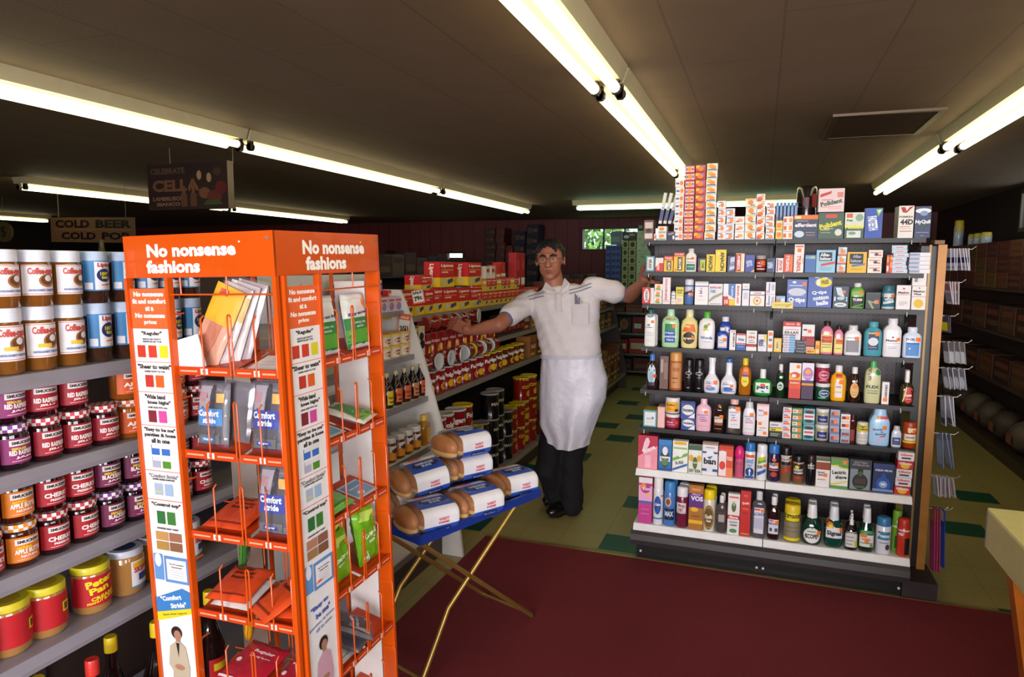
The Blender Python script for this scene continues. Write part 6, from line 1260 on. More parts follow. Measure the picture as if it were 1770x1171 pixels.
pouch(.06,.10,.02,'#d89818','r .1 .1 .9 .5 #e8b828','yellow hosiery pack facing the back in the lower left',loc=(-.075,-.05,LV[4]+.05),rot=(R_(-6),0,R_(-60)))
pouch(.06,.10,.02,'#3c7830','r .1 .2 .9 .5 #60a048','dark green hosiery pack facing the back above the yellow one',loc=(-.075,-.05,LV[3]+.05),rot=(R_(-6),0,R_(-60)))
# white card squares on empty trays
def tcard(face,c,lv,col,dd,label):
    cols=colsL if face=='L' else colsR; c0,c1=cols[c]; W=(c1-c0)*.74; Hh=.075
    m=MB(); m.box(-W/2,W/2,-.0008,.0008,0,Hh,col); decals(m,dd,W,Hh,flat(-.0009)); o=m.obj('tray_card')
    if face=='L': rput(o,((c0+c1)/2,-HY+.016,LV[lv]+.0062),(R_(-75.4),0,0))
    else:
        from mathutils import Euler
        rput(o,(HX-.016,(c0+c1)/2,LV[lv]+.0062),tuple((Euler((0,0,HALF)).to_matrix()@Euler((R_(-75.4),0,0)).to_matrix()).to_euler()))
    tag(o,label,'card')
tcard('L',1,0,'#e8e0dc','r .1 .5 .9 .53 #c8b8b0;r .1 .3 .8 .33 #c8b8b0','white size card on the top tray near the rack corner')
tcard('R',0,1,'#c8dcec','r .05 .1 .9 .9 #78b0dc;t Easy .5 .6 .5 .14 #e8ecf4;e .3 .25 .16 .12 #e8e8ec','sky blue size card on the upper right-face tray')
tcard('R',1,2,'#c8dcec','r .05 .1 .95 .9 #78a8d8;t Easy_to_be .5 .6 .6 .12 #e8ecf4;e .4 .25 .14 .12 #e8e8ec','sky blue size card on the third right-face tray')
tcard('R',0,4,'#e0dce4','t Sheer .5 .7 .5 .14 #4868b0;t Toe .4 .4 .3 .1 #4868b0;r .1 .15 .8 .18 #8898c0','white size card with blue words on the fifth right-face tray')
tcard('R',1,5,'#e0dce4','t Sheer .5 .7 .5 .14 #4868b0;r .1 .3 .8 .33 #8898c0','white size card with blue words at the lowest visible tray')
GW='r 0 .0 1 .55 #2c8848;r 0 .1 1 .34 #58a838;r .06 .0 .94 .06 #e4e4e0;t Easy_to_be .5 .62 .8 .07 #404878 4;t CONTROL_TOP .5 .46 .5 .035 #d0e8d0;t SIZE .5 .39 .3 .03 #d0e8d0;r 0 .9 1 1 #e8e4e0'
pouch(.105,.145,.026,'#e4e4e0',GW,'white and green hosiery pack in top right-face pocket, nearer the corner',**inR(0,0,0,.028))
pouch(.1,.145,.026,'#e4e4e0',GW+';S .85 .82 .16','white and green hosiery pack in top right-face pocket, farther one',**inR(1,0,0.004,.028))
from mathutils import Euler
def flatR(W,H,th,c,dd,label,y,x,z,rz=0,rx=-74,film=None):
    e=(Euler((0,0,HALF+R_(rz))).to_matrix()@Euler((R_(rx),0,0)).to_matrix()).to_euler()
    return pouch(W,H,th,c,dd,label,loc=(x,y,z),rot=tuple(e),film=film)
flatR(.115,.12,.014,'#e0e0dc','p #3c9040 .1 .12 .95 .12 .9 .8 .3 .9;p #78b858 .1 .06 .95 .06 .95 .3 .1 .3;t Easy .4 .9 .4 .06 #404878','white and green hosiery pack lying half out of the second right-face tray',.12,HX+.012,LV[1]+.022,14)
flatR(.12,.12,.02,'#60b048','t Control .5 .6 .7 .1 #28482c;t Top .5 .44 .3 .08 #28482c;r .1 .1 .9 .14 #388038','mid green hosiery pack on the third right-face tray',-.01,HX+.004,LV[2]+.02,4)
LM='t "Control .5 .5 .6 .1 #e8f4d0 8;t top" .56 .38 .34 .09 #e8f4d0 8;r .75 .72 .9 .9 #e89838;r .1 .06 .3 .24 #d0dcc0;p #58a018 0 .0 .3 .0 .1 .5;p #c8e868 .1 .8 .5 .74 .9 .9 .2 .95'
pouch(.115,.125,.03,'#78b81c',LM,'lime green crinkled hosiery pack in fourth right-face pocket, front one',crinkle=.004,**inR(0,3,0,.03))
pouch(.11,.125,.025,'#70b020',LM,'lime green hosiery pack tucked just behind the front lime one',crinkle=.004,**inR(0,3,.03,.062,.02))
pouch(.095,.15,.03,'#78b81c',LM,'lime green crinkled hosiery pack in fourth right-face pocket, farther one',crinkle=.004,**inR(1,3,0,.026))
flatR(.1,.13,.02,SIL,'p #38343c .1 .1 .9 .1 .9 .9 .1 .9;t Comfort .5 .5 .6 .09 #b8c0d8;t stride .5 .38 .5 .08 #b8c0d8;p #a8a4ac .1 .1 .3 .1 .2 .6','silver hosiery pack lying cornerwise on the fifth right-face tray',.1,HX-.004,LV[4]+.03,35,-62,film=CLR)
flatR(.1,.12,.01,SIL,'r .1 .1 .9 .9 #585460','silver hosiery pack beneath the cornerwise one',.07,HX-.004,LV[4]+.014,10,-74)
# ================================================================ the shopkeeper
SKIN=mat('#9c604a',.5,var=.06); SHIRT=mat('#cfc6c8',.8,bump=.25,bs=200,var=.04); PANT=mat('#0a080c',.85); SHOE=mat('#0c0a0c',.25,coat=.5)
HAIR=mat('#080505',.65,bump=.4,bs=90); APR=mat('#d0ccd8',.42,var=.03,bump=1.0,bs=16)
man=thing('person','man in white polo shirt and white waist apron leaning between the shelves','person',tuple(P(985,885,'Z',0)))
MI=Matrix.Translation(-man.location)
def J(px,py,Y): return P(px,py,'Y',Y)
def cap_(mb,a,b,ra,rb,m=SKIN,n=16,k=5):
    a=Vector(a); b=Vector(b); t=(b-a).normalized(); o=t.orthogonal().normalized(); w=t.cross(o); rs=[]
    st=[(a-t*ra*math.cos(q),ra*math.sin(q)) for q in [PI/2*i/k for i in range(k)]]+[(a,ra),(b,rb)]+[(b+t*rb*math.sin(q),rb*math.cos(q)) for q in [PI/2*i/k for i in range(1,k+1)]]
    for c,r in st:
        r=max(r,1e-4); rs.append([c+o*r*math.cos(2*PI*i/n)+w*r*math.sin(2*PI*i/n) for i in range(n)])
    return mb.rings(rs,m)
def chain(mb,pts,rs,m=SKIN):
    for (a,b),(ra,rb) in zip(zip(pts,pts[1:]),zip(rs,rs[1:])): cap_(mb,a,b,ra,rb,m)
def ell(mb,c,r,m=SKIN,M3=None,n=20,k=12):
    t=MB(); t.ball((0,0,0),r,m,n,k); vs=[Vector(v) for v in t.v]
    if M3 is not None: vs=[M3@v for v in vs]
    mb.add([v+Vector(c) for v in vs],t.f,m,True)
def fuse(mb,name,parent,m,vox=.008,sm=4,fac=.5,disp=None):
    o=mb.obj('tmp'); md=o.modifiers.new('r','REMESH'); md.mode='VOXEL'; md.voxel_size=vox; md.use_smooth_shade=True
    s=o.modifiers.new('s','SMOOTH'); s.iterations=sm; s.factor=fac
    bpy.context.view_layer.update()
    me=bpy.data.meshes.new_from_object(o.evaluated_get(bpy.context.evaluated_depsgraph_get()))
    bpy.data.objects.remove(o); me.materials.clear(); me.materials.append(as_mat(m))
    me.transform(MI)
    if disp:
        for v in me.vertices: v.co+=Vector(disp(v.co,v.normal))
    me.polygons.foreach_set('material_index',[0]*len(me.polygons)); me.polygons.foreach_set('use_smooth',[True]*len(me.polygons)); me.update()
    r=bpy.data.objects.new(name,me); COL.objects.link(r); r.parent=parent; return r
def child(mb,name,parent):
    mb.v=[tuple(MI@Vector(v)) for v in mb.v]; return mb.obj(name,parent)
YB0=3.98
# head frame
Hc=J(951,451,YB0-.03); fwd=(Vector((0.08,0,1.55))-Vector((Hc.x,Hc.y,1.55))).normalized(); fwd=Matrix.Rotation(R_(-9),3,'Z')@fwd
rgt=Vector((-fwd.y,fwd.x,0)); 
HM=Matrix((rgt,fwd,Vector((0,0,1)))).transposed(); HM=HM@Matrix.Rotation(R_(-3),3,'Y')@Matrix.Rotation(R_(-2),3,'X')
def h(x,y,z): return Hc+HM@Vector((x,y,z))
S_=1.0
body=MB()
def he(c,r): ell(body,h(*c),r,SKIN,HM)
he((0,-.012,.026),(.081,.094,.094)); he((0,.022,-.045),(.064,.068,.064)); he((0,.058,-.092),(.032,.026,.022)); he((0,.074,.034),(.052,.018,.014))
he((-.038,.050,-.020),(.022,.022,.024)); he((.038,.050,-.020),(.022,.022,.024)); he((0,.070,-.050),(.034,.020,.020))
chain(body,[h(0,.084,.022),h(0,.104,-.018),h(0,.104,-.026)],[.008,.0125,.014]); he((-.013,.094,-.026),(.009,.010,.008)); he((.013,.094,-.026),(.009,.010,.008))
he((0,.086,-.056),(.027,.010,.0055)); he((0,.084,-.067),(.023,.010,.006))
for s in (-1,1): he((s*.084,-.008,-.004),(.007,.016,.029)); he((s*.050,.0,-.055),(.012,.04,.02))
nk=J(960,500,YB0+.01); chain(body,[h(0,-.025,-.05),nk,J(965,520,YB0+.02)],[.058,.058,.075])
# trunk inside the shirt keeps the body one figure
for px,py,r,ry in ((972,540,.165,.095),(982,580,.155,.10),(988,620,.15,.105),(990,670,.15,.11)):
    ell(body,J(px,py,YB0+.02),(r,ry,.12))
# arms
shL=J(912,520,YB0); elL=J(862,562,3.70); wrL=J(815,573,3.70)
shR=J(1030,497,YB0+.01); elR=J(1088,512,4.10); wrR=J(1112,488,3.86)
chain(body,[shL,elL,elL.lerp(wrL,.35),wrL],[.052,.043,.042,.027]); chain(body,[shR,elR,elR.lerp(wrR,.35),wrR],[.052,.044,.043,.027])
fuse(body,'body',man,SKIN,.0055,3)
# hands, five fingers each, closing on what they hold
def hand(name,wr,pc,out,side,curl,lens=(.072,.080,.074,.058)):
    """wr wrist, pc palm centre, out finger direction, side across the knuckles, curl down direction"""
    mb=MB(); out=out.normalized(); side=(side-out*side.dot(out)).normalized(); cu=curl.normalized()
    kn=pc+out*.040
    chain(mb,[wr,wr.lerp(pc,.5)],[.026,.026])
    for q in (-.027,-.009,.009,.027): chain(mb,[wr.lerp(pc,.4)+side*q*.7,kn+side*q],[.0155,.0135])
    for i,q in enumerate((-.030,-.010,.010,.029)):
        L_=lens[i]; b0=kn+side*q+out*.004
        d1=(out+side*q*2.5+cu*.18).normalized(); d2=(out*.85+side*q*2+cu*.55).normalized(); d3=(out*.6+cu*.9).normalized()
        p1=b0+d1*L_*.45; p2=p1+d2*L_*.32; p3=p2+d3*L_*.2
        chain(mb,[b0,p1,p2,p3],[.0098,.0088,.0080,.0070])
    t0=wr.lerp(pc,.45)+side*(-.026)+cu*.004; t1=t0+(out*.45-side*.8+cu*.3).normalized()*.038; t2=t1+(out*.85-side*.3+cu*.4).normalized()*.028
    chain(mb,[t0,t1,t2],[.015,.0115,.0085])
    return fuse(mb,name,man,SKIN,.0032,2)
pcL=J(797,566,3.70); hand('hand',wrL,pcL,J(778,556,3.73)-pcL+Vector((0,0,.0)),J(797,590,3.66)-pcL,Vector((-.5,.3,-.8)))
pcR=J(1117,475,3.80); hand('hand',wrR,pcR,J(1122,461,3.74)-pcR,J(1104,470,3.80)-pcR,Vector((.6,-.1,-.5)))
# eyes, brows, lips colour, hair, glasses
e=MB()
for s in (-1,1):
    ell(e,h(s*.031,.076,.010),(.012,.007,.0052),mat('#a89c94',.3),HM); ell(e,h(s*.031-.001,.0825,.010),(.0055,.0025,.0048),mat('#20120c',.1),HM)
child(e,'eyes',man)
e=MB()
for s in (-1,1): chain(e,[h(s*.014,.093,.030),h(s*.030,.090,.036),h(s*.050,.072,.031)],[.0045,.006,.0035],HAIR)
child(e,'eyebrows',man)
e=MB(); ell(e,h(0,.0915,-.0565),(.021,.006,.0038),mat('#6a342c',.4),HM); ell(e,h(0,.090,-.0655),(.017,.006,.0045),mat('#7a4038',.4),HM); child(e,'lips',man)
e=MB(); hr=MB(); hr.ball((0,0,0),(1,1,1),HAIR,36,26)
vs=[]; rnd=random.Random(3)
for x,y,z in hr.v:
    w=1+.02*math.sin(x*23+z*17)+.02*math.sin(y*31+x*9); vs.append(h(x*.090*w,-.020+y*.099*w,.034+z*.097*w))
keep=[]
for f in hr.f:
    c=sum((Vector(hr.v[i]) for i in f),Vector())/len(f); X,Y,Z=c.x*.087,-.02+c.y*.099,.036+c.z*.1
    face=(Y>.018 and Z<.092-abs(X)*.42) or (Z<-.03) or (abs(X)>.055 and Y>-.035 and Z<.02)
    if not face: keep.append(f)
e.add(vs,keep,HAIR,True)
for s in (-1,1): chain(e,[h(s*.078,.018,.05),h(s*.079,.012,.02),h(s*.080,.008,-.004)],[.008,.006,.003],HAIR)
for q in range(9): chain(e,[h(-.05+.0115*q,.045,.108-.0009*(q-4)**2),h(-.056+.0125*q,.071-.0006*(q-4)**2,.094-.0022*(q-4)**2)],[.013,.008],HAIR)
child(e,'hair',man)
g_=MB(); WR=mat('#5a4030',.25,.6)
for s in (-1,1):
    pts=[h(s*.033+.024*math.copysign(abs(math.cos(a))**.7,math.cos(a)),.099-.25*abs(.033+s*.024*math.cos(a))*0.2,.006+.018*math.copysign(abs(math.sin(a))**.75,math.sin(a))) for a in [2*PI*i/20 for i in range(21)]]
    g_.tube(pts,.0013,WR,6); g_.tube([h(s*.057,.095,.012),h(s*.079,.07,.012),h(s*.083,.0,.006)],.0014,WR,6)
g_.tube([h(-.009,.099,.012),h(0,.101,.015),h(.009,.099,.012)],.0013,WR,6)
gl=child(g_,'eyeglasses',man)
ln=MB()
for s in (-1,1): ln.add([h(s*.033+.023*math.cos(a),.0985,.006+.017*math.sin(a)) for a in [2*PI*i/20 for i in range(20)]],[tuple(range(20))],mat('#d8c8b0',.2,alpha=.06))
lo=ln; lo.v=[tuple(MI@Vector(v)) for v in lo.v]; lo.obj('lens',gl)
# shirt
sh=MB()
def ring(px0,px1,py,Y,dy,n=28,tl=0):
    a=J(px0,py,Y); b=J(px1,py,Y); c=(a+b)/2; w=(b-a).length/2; ax=(b-a).normalized(); ay=Vector((-ax.y,ax.x,0))
    return [c+ax*w*math.copysign(abs(math.cos(t))**.85,math.cos(t))+ay*dy*math.copysign(abs(math.sin(t))**.9,math.sin(t))+Vector((0,0,tl*math.cos(t))) for t in [2*PI*i/n for i in range(n)]]
sh.rings([ring(939,1037,620,YB0,.132),ring(937,1038,610,YB0,.138),ring(933,1037,590,YB0,.135),ring(928,1036,565,YB0,.128),ring(919,1036,540,YB0,.122,tl=.01),ring(911,1036,520,YB0,.112,tl=.022),ring(922,1024,503,YB0,.088,tl=.03),ring(942,990,494,YB0,.07,tl=.012)],SHIRT)
slL=J(882,553,3.78); slR=J(1066,511,4.05)
cap_(sh,shL+Vector((.02,0,.0)),shL.lerp(elL,.62),.068,.066,SHIRT); cap_(sh,shR+Vector((-.02,0,0)),shR.lerp(elR,.55),.068,.068,SHIRT)
def wr_(p,n):
    k=.0022*math.sin(p.x*70+p.z*35)+.0018*math.sin(p.z*90-p.x*40+p.y*50); return n*k
fuse(sh,'polo_shirt',man,SHIRT,.008,5,disp=wr_)
# sleeve cuffs, collar, placket, pocket, pens
CUF=mat('#5a6088',.7)
def cuff(c,d,r,name='sleeve_cuff'):
    d=d.normalized(); o=d.orthogonal().normalized(); w=d.cross(o); mb=MB()
    mb.rings([[c+d*t+o*r*k*math.cos(2*PI*i/24)+w*r*k*math.sin(2*PI*i/24) for i in range(24)] for t,k in ((-.012,1.0),(-.006,1.02),(.004,1.02),(.006,.97))],CUF,cap=False); return child(mb,name,man)
cuff(shL.lerp(elL,.62)+(elL-shL).normalized()*.052,elL-shL,.048); cuff(shR.lerp(elR,.55)+(elR-shR).normalized()*.052,elR-shR,.050)
co=MB()
fr=lambda px,py,Y: J(px,py,Y)
def leaf(pts): 
    v=[Vector(p) for p in pts]; n=(v[1]-v[0]).cross(v[2]-v[0]).normalized()*.0025
    co.add([p+n for p in v]+[p-n for p in v],[tuple(range(len(v))),tuple(range(len(v),2*len(v)))[::-1]]+[(i,(i+1)%len(v),len(v)+(i+1)%len(v),len(v)+i) for i in range(len(v))],SHIRT)
Yc=YB0-.095
leaf([fr(944,486,YB0-.03),fr(938,500,Yc+.01),fr(946,508,Yc-.005),fr(964,507,Yc-.02),fr(950,494,YB0-.05)])
leaf([fr(976,481,YB0-.03),fr(985,490,Yc+.02),fr(981,503,Yc-.002),fr(967,509,Yc-.02),fr(973,493,YB0-.05)])
child(co,'collar',man)
for dy_ in (0,6):
    st=MB(); st.tube([fr(912,513+dy_,YB0-.085),fr(926,509+dy_,YB0-.110),fr(940,506+dy_,YB0-.118)],.0022,CUF,6); child(st,'shoulder_stripe',man); st=MB(); st.tube([fr(984,502+dy_,YB0-.120),fr(1000,498+dy_,YB0-.118),fr(1022,490+dy_,YB0-.085)],.0022,CUF,6); child(st,'shoulder_stripe',man)
pk=MB(); 
for px0,px1,py0,py1,Yp in ((962,970,509,538,YB0-.1345),(990,1017,524,562,YB0-.1335)):
    q0=[fr(px0,py1,Yp-.004),fr(px1,py1,Yp+.001 if px0>980 else Yp-.004),fr(px1,py0,Yp+.013),fr(px0,py0,Yp+.009)]; n=Vector((.2,-1,0)).normalized()*.002
    pk.add([p+n for p in q0]+[p-n for p in q0],[(0,1,2,3),(0,4,5,1),(1,5,6,2),(2,6,7,3),(3,7,4,0)],mat('#c4bcc0',.8)); 
    o=child(pk,'placket' if px0<980 else 'breast_pocket',man); pk=MB()
pe=MB()
for px,c in ((995,'#201814'),(998,'#1c2c78'),(1001,'#282428'),(1005,'#a8a4a0')): pe.tube([fr(px,526,YB0-.135),fr(px-1 if px<1000 else px,508+ (px-995),YB0-.132)],.0032,mat(c,.3),8)
child(pe,'pens',man)
# trousers and shoes
tr=MB()
hpL=J(968,690,YB0+.01); hpR=J(1008,690,YB0+.02); knL=J(946,812,YB0-.05); knR=J(986,800,YB0); anL=J(962,862,YB0+.07); anR=J(988,872,YB0+.03)
ell(tr,(hpL+hpR)/2+Vector((0,0,.1)),(.165,.11,.13)); chain(tr,[hpL,knL,knL.lerp(anL,.5),anL],[.095,.075,.066,.068]); chain(tr,[hpR,knR,anR],[.100,.076,.074])
fuse(tr,'trousers',man,PANT,.01,4,disp=lambda p,n: n*(.003*math.sin(p.z*40+p.x*25)))
def shoe(heel,toe,name):
    mb=MB(); hv=Vector(heel); tv=Vector(toe); d=(tv-hv); d.z=0; L=d.length; d.normalize(); s=Vector((-d.y,d.x,0)); R3=Matrix((d,s,Vector((0,0,1)))).transposed()
    for t,r in ((.08,(.05,.040,.05)),(.35,(.08,.043,.052)),(.62,(.08,.047,.042)),(.88,(.065,.045,.032))):
        ell(mb,hv+d*L*t+Vector((0,0,r[2]+.012)),r,SHOE,R3)
    for t,r in ((.0,(.03,.034,.012)),(.5,(.11,.036,.008)),(.82,(.06,.040,.009))): ell(mb,hv+d*L*t+Vector((0,0,.012)),r,SHOE,R3)
    chain(mb,[hv+d*L*.15+Vector((0,0,.05)),hv+d*L*.1+Vector((0,0,.10))],[.04,.04])
    return fuse(mb,name,man,SHOE,.006,3,disp=lambda p,n:(0,0,0))
h1=P(1000,882,'Z',0); t1=P(953,897,'Z',0); shoe(h1,t1,'shoe')
h2=P(975,866,'Z',0); t2=P(948,876,'Z',0); shoe(h2,t2,'shoe')
# apron: cloth wrapped round the front, hanging in folds
ap=MB(); NA,NV=44,26
Lf=[(612,939),(640,936),(670,934),(700,933),(730,935),(752,948)]; Rt=[(612,1037),(640,1044),(655,1049),(690,1046),(720,1034),(762,1019)]
def itp(T,y):
    for (a,b),(c,d) in zip(T,T[1:]):
        if y<=c: return b+(d-b)*(y-a)/(c-a)
    return T[-1][1]
gv=[]
for j in range(NV+1):
    v_=j/NV
    for i in range(NA+1):
        t=i/NA; ybot=742+ (t*60 if t<.55 else 33-(t-.55)*14) ; ybot=min(ybot,768)
        py=612+(ybot-612)*v_; l=itp(Lf,py); r=itp(Rt,py); a=J(l,py,YB0); b=J(r,py,YB0); c=(a+b)/2; w=(b-a).length/2; th=R_(-108+216*t)
        ax=(b-a).normalized(); ay=Vector((ax.y,-ax.x,0))
        fold=.016*v_*math.sin(t*17+v_*4)+.009*v_*math.sin(t*37+1-v_*3)+.006*math.sin(v_*14+t*9)*v_+.004*math.sin(t*60)*max(0,.25-v_)*3
        gv.append(c+ax*(w+.002)*math.sin(th)+ay*((.142+.015*v_)*math.cos(th)+fold))
fs=[]
for j in range(NV):
    for i in range(NA):
        k=j*(NA+1)+i; fs.append((k,k+1,k+NA+2,k+NA+1))
ap.add(gv,fs,APR,True); ap.add([p*1.0+Vector((0,.0015,0)) for p in gv],[f[::-1] for f in fs],APR,True)
child(ap,'apron',man)
bt=MB(); bt.rings([ring(937,1039,611,YB0,.143),ring(936,1040,617,YB0,.146)],mat('#bcb8c4',.6),cap=False); child(bt,'apron_tie',man)
# ================================================================ far parts of the shop
def rowgoods(label,axis,val,p0,p1,n,z,h,cols,D=.12,name='product_box',dec='r .1 .2 .9 .5 #5c4a30;r .1 .6 .9 .85 #4a2018',grp=None,rot=None,gap=.93,jit=.3,kind='box',cat='box'):
    base={}
    for i in range(n):
        c=cols[(i*5+int(z*10))%len(cols)]; a=p0+(p1-p0)*(i+.5)/n; W=abs(p1-p0)/n*gap; hh=h*(1-jit*((i*37)%10)/10)
        loc=(val,a,z) if axis=='X' else (a,val,z)
        r=(PI/2 if axis=='X' else 0) if rot is None else rot
        lb=label%(ORD[i] if i<len(ORD) else 'farthest')
        if kind=='box': build_product('box',W,hh,c,dec,name if name!='product_box' else 'storage_box',lb,cat,loc,r,D=D)
        else: build_product(kind,min(W,.09),hh,c,dec,name,lb,cat,loc,r)
ORD=ords+['nineteenth','twentieth','twenty-first','twenty-second']
# --- second run, far left aisle
gx=-4.0
s4=thing('shelving_unit','dark shelving run one aisle beyond the tea boxes, deep in shadow','shelf')
for z in (.2,.62,1.02,1.42):
    MB().box(gx-.5,gx,3.0,9.2,z-.02,z,DK).obj('shelf_board',s4)
MB().box(gx-.53,gx-.50,3.0,9.2,0,1.6,DK).obj('back_panel',s4); MB().box(gx-.49,gx-.03,3.01,9.19,0,.175,DK).obj('kick_base',s4)
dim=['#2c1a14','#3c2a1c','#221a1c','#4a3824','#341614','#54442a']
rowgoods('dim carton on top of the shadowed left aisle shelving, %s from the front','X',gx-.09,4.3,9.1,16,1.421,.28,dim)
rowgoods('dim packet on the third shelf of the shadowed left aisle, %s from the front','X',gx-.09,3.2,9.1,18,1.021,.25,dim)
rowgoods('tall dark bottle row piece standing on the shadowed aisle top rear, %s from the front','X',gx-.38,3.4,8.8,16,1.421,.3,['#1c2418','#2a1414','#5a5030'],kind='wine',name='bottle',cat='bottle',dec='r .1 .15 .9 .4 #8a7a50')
# --- third run further left behind the signs
gx=-6.9
s5=thing('shelving_unit','far left shelving run behind the cold beer sign, almost black','shelf')
for z in (.2,.7,1.2): MB().box(gx-.5,gx,4.0,9.8,z-.02,z,DK).obj('shelf_board',s5)
MB().box(gx-.53,gx-.5,4.0,9.8,0,1.7,DK).obj('back_panel',s5)
MB().box(gx-.49,gx-.03,4.01,9.79,0,.175,DK).obj('kick_base',s5)
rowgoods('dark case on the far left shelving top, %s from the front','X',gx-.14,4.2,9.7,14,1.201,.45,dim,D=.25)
# --- goods along the back wall, left of the man
s6=thing('shelving_unit','low dark wall shelving along the maroon back wall','shelf')
for z in (.25,.75,1.2): MB().box(-8.5,-2.9,10.0,10.45,z-.02,z,DK).obj('shelf_board',s6)
for x in (-8.55,-2.93): MB().box(x,x+.03,10.0,10.45,0,1.2,DK).obj('upright',s6)
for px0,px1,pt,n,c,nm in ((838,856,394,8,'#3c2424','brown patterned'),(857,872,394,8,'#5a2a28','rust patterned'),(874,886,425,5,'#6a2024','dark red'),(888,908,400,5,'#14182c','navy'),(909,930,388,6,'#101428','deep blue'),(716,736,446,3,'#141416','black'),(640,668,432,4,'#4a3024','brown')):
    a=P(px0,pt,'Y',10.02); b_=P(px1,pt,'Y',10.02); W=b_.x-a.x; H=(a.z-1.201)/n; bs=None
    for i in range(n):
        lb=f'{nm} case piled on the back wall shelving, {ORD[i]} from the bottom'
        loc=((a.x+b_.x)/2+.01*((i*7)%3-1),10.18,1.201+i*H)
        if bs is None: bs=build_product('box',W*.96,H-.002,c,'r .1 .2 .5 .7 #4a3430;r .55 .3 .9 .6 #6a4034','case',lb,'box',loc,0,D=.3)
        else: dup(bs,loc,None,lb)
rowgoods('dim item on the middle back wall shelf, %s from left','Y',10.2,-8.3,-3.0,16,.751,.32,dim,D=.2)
# --- rear counter shelves to the right of the man
s7=thing('shelving_unit','steel display shelves at the very back beside the small window','shelf')
yb=9.55; zs=[P(1100,499,'Y',yb).z,P(1100,541,'Y',yb).z,P(1100,577,'Y',yb).z,.32,.08]
for z in zs:
    m=MB(); m.box(-2.35,.6,yb,yb+.4,z-.025,z,DK); m.box(-2.35,.6,yb-.006,yb,z-.022,z+.002,mat('#7a9a8c',.25,.6)); m.obj('shelf_board',s7)  # front lip tinted green: the reflection along it is put into the colour
MB().box(-2.35,.6,yb+.41,yb+.43,0,1.3,DK).obj('back_panel',s7)
for x in (-2.38,.6): MB().box(x,x+.03,yb,yb+.43,0,1.3,DK).obj('side_panel',s7)
def pile(px0,px1,pt,pb,n,y,c,dec,nm,D=.2,z0=None):
    a=P(px0,pt,'Y',y); b_=P(px1,pt,'Y',y); zb=z0 if z0 is not None else P(px0,pb,'Y',y).z; H=(a.z-zb)/n; bs=None
    for i in range(n):
        lb=f'{nm}, {ORD[i]} from the bottom'; loc=((a.x+b_.x)/2,y+D/2,zb+i*H)
        if bs is None: bs=build_product('box',(b_.x-a.x)*.97,H-.002,c,dec,'case',lb,'box',loc,0,D=D)
        else: dup(bs,loc,None,lb)
z1=zs[0]+.001
pile(1047,1055.5,424,495,7,yb+.02,'#2c4c8c','e .5 .5 .35 .3 #1c2c5c;r .1 .8 .9 .95 #4a70b0','blue case in the narrow left pile by the back window',z0=z1)
pile(1056,1074,424,495,7,yb+.01,'#2c4c94','e .3 .5 .2 .3 #1c2c5c;e .72 .5 .2 .3 #1c2c5c;r .05 .85 .95 .95 #4468a8','blue case in the wide pile by the back window',z0=z1)
pile(1075.5,1086.5,416,495,6,yb+.01,'#78884c','r .06 .08 .94 .92 #9aac58;e .5 .5 .3 .33 #2c2420','yellow green case with dark disc, left pile',z0=z1)
pile(1087,1100,416,495,6,yb+.01,'#6a8860','r .06 .08 .94 .92 #a0a85c;e .5 .5 .3 .33 #2c2018','yellow green case with dark disc, right pile',z0=z1)
pile(1056,1075,400,423,1,yb+.12,'#5c7c80','r .1 .2 .9 .6 #7a9a98','pale teal case topping the blue pile',D=.18,z0=P(1056,423,'Y',yb+.01).z+.002)
pile(1075.5,1100,401,415,1,yb+.02,'#1c2824','e .3 .4 .2 .2 #c8d8d0;r .5 .5 .9 .8 #8aa050','black case topping the yellow green piles',z0=P(1075.5,415.6,'Y',yb+.01).z+.003)
pile(1101,1126,399,495,5,yb+.01,'#a8c8a0','e .2 .3 .05 .1 #c87850;e .5 .7 .05 .1 #6a9a60;e .8 .4 .05 .1 #c87850;e .35 .8 .04 .08 #6a9a60;e .65 .2 .04 .08 #6a9a60','pale mint tissue case with flower specks, tall pile',z0=z1)
pile(1102,1113,386,398,1,yb+.03,'#141c18','r .2 .3 .8 .7 #8aa868','small black carton topping the mint pile',z0=P(1101,399,'Y',yb+.01).z+.002)
pile(1066,1092,548,575,1,yb+.02,'#1c1418','e .5 .55 .3 .34 #6a6850;e .5 .6 .18 .2 #8a3828;r .05 .1 .3 .3 #8a8a80','dark crate picturing a plant on the second rear shelf',z0=zs[2]+.001)
pile(1093,1125,548,575,1,yb+.02,'#6a1c1c','r .1 .3 .5 .6 #b8c0b8','dark red crate on the second rear shelf',z0=zs[2]+.001)
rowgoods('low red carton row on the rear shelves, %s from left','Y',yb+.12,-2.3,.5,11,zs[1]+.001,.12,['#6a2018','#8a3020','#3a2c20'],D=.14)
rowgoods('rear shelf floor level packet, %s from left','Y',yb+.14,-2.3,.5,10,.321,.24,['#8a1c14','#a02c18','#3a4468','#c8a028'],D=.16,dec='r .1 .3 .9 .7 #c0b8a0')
rowgoods('bottom rear shelf packet, %s from left','Y',yb+.14,-2.3,.5,9,.081,.2,['#28304c','#5a1c18','#2a2430'],D=.16)
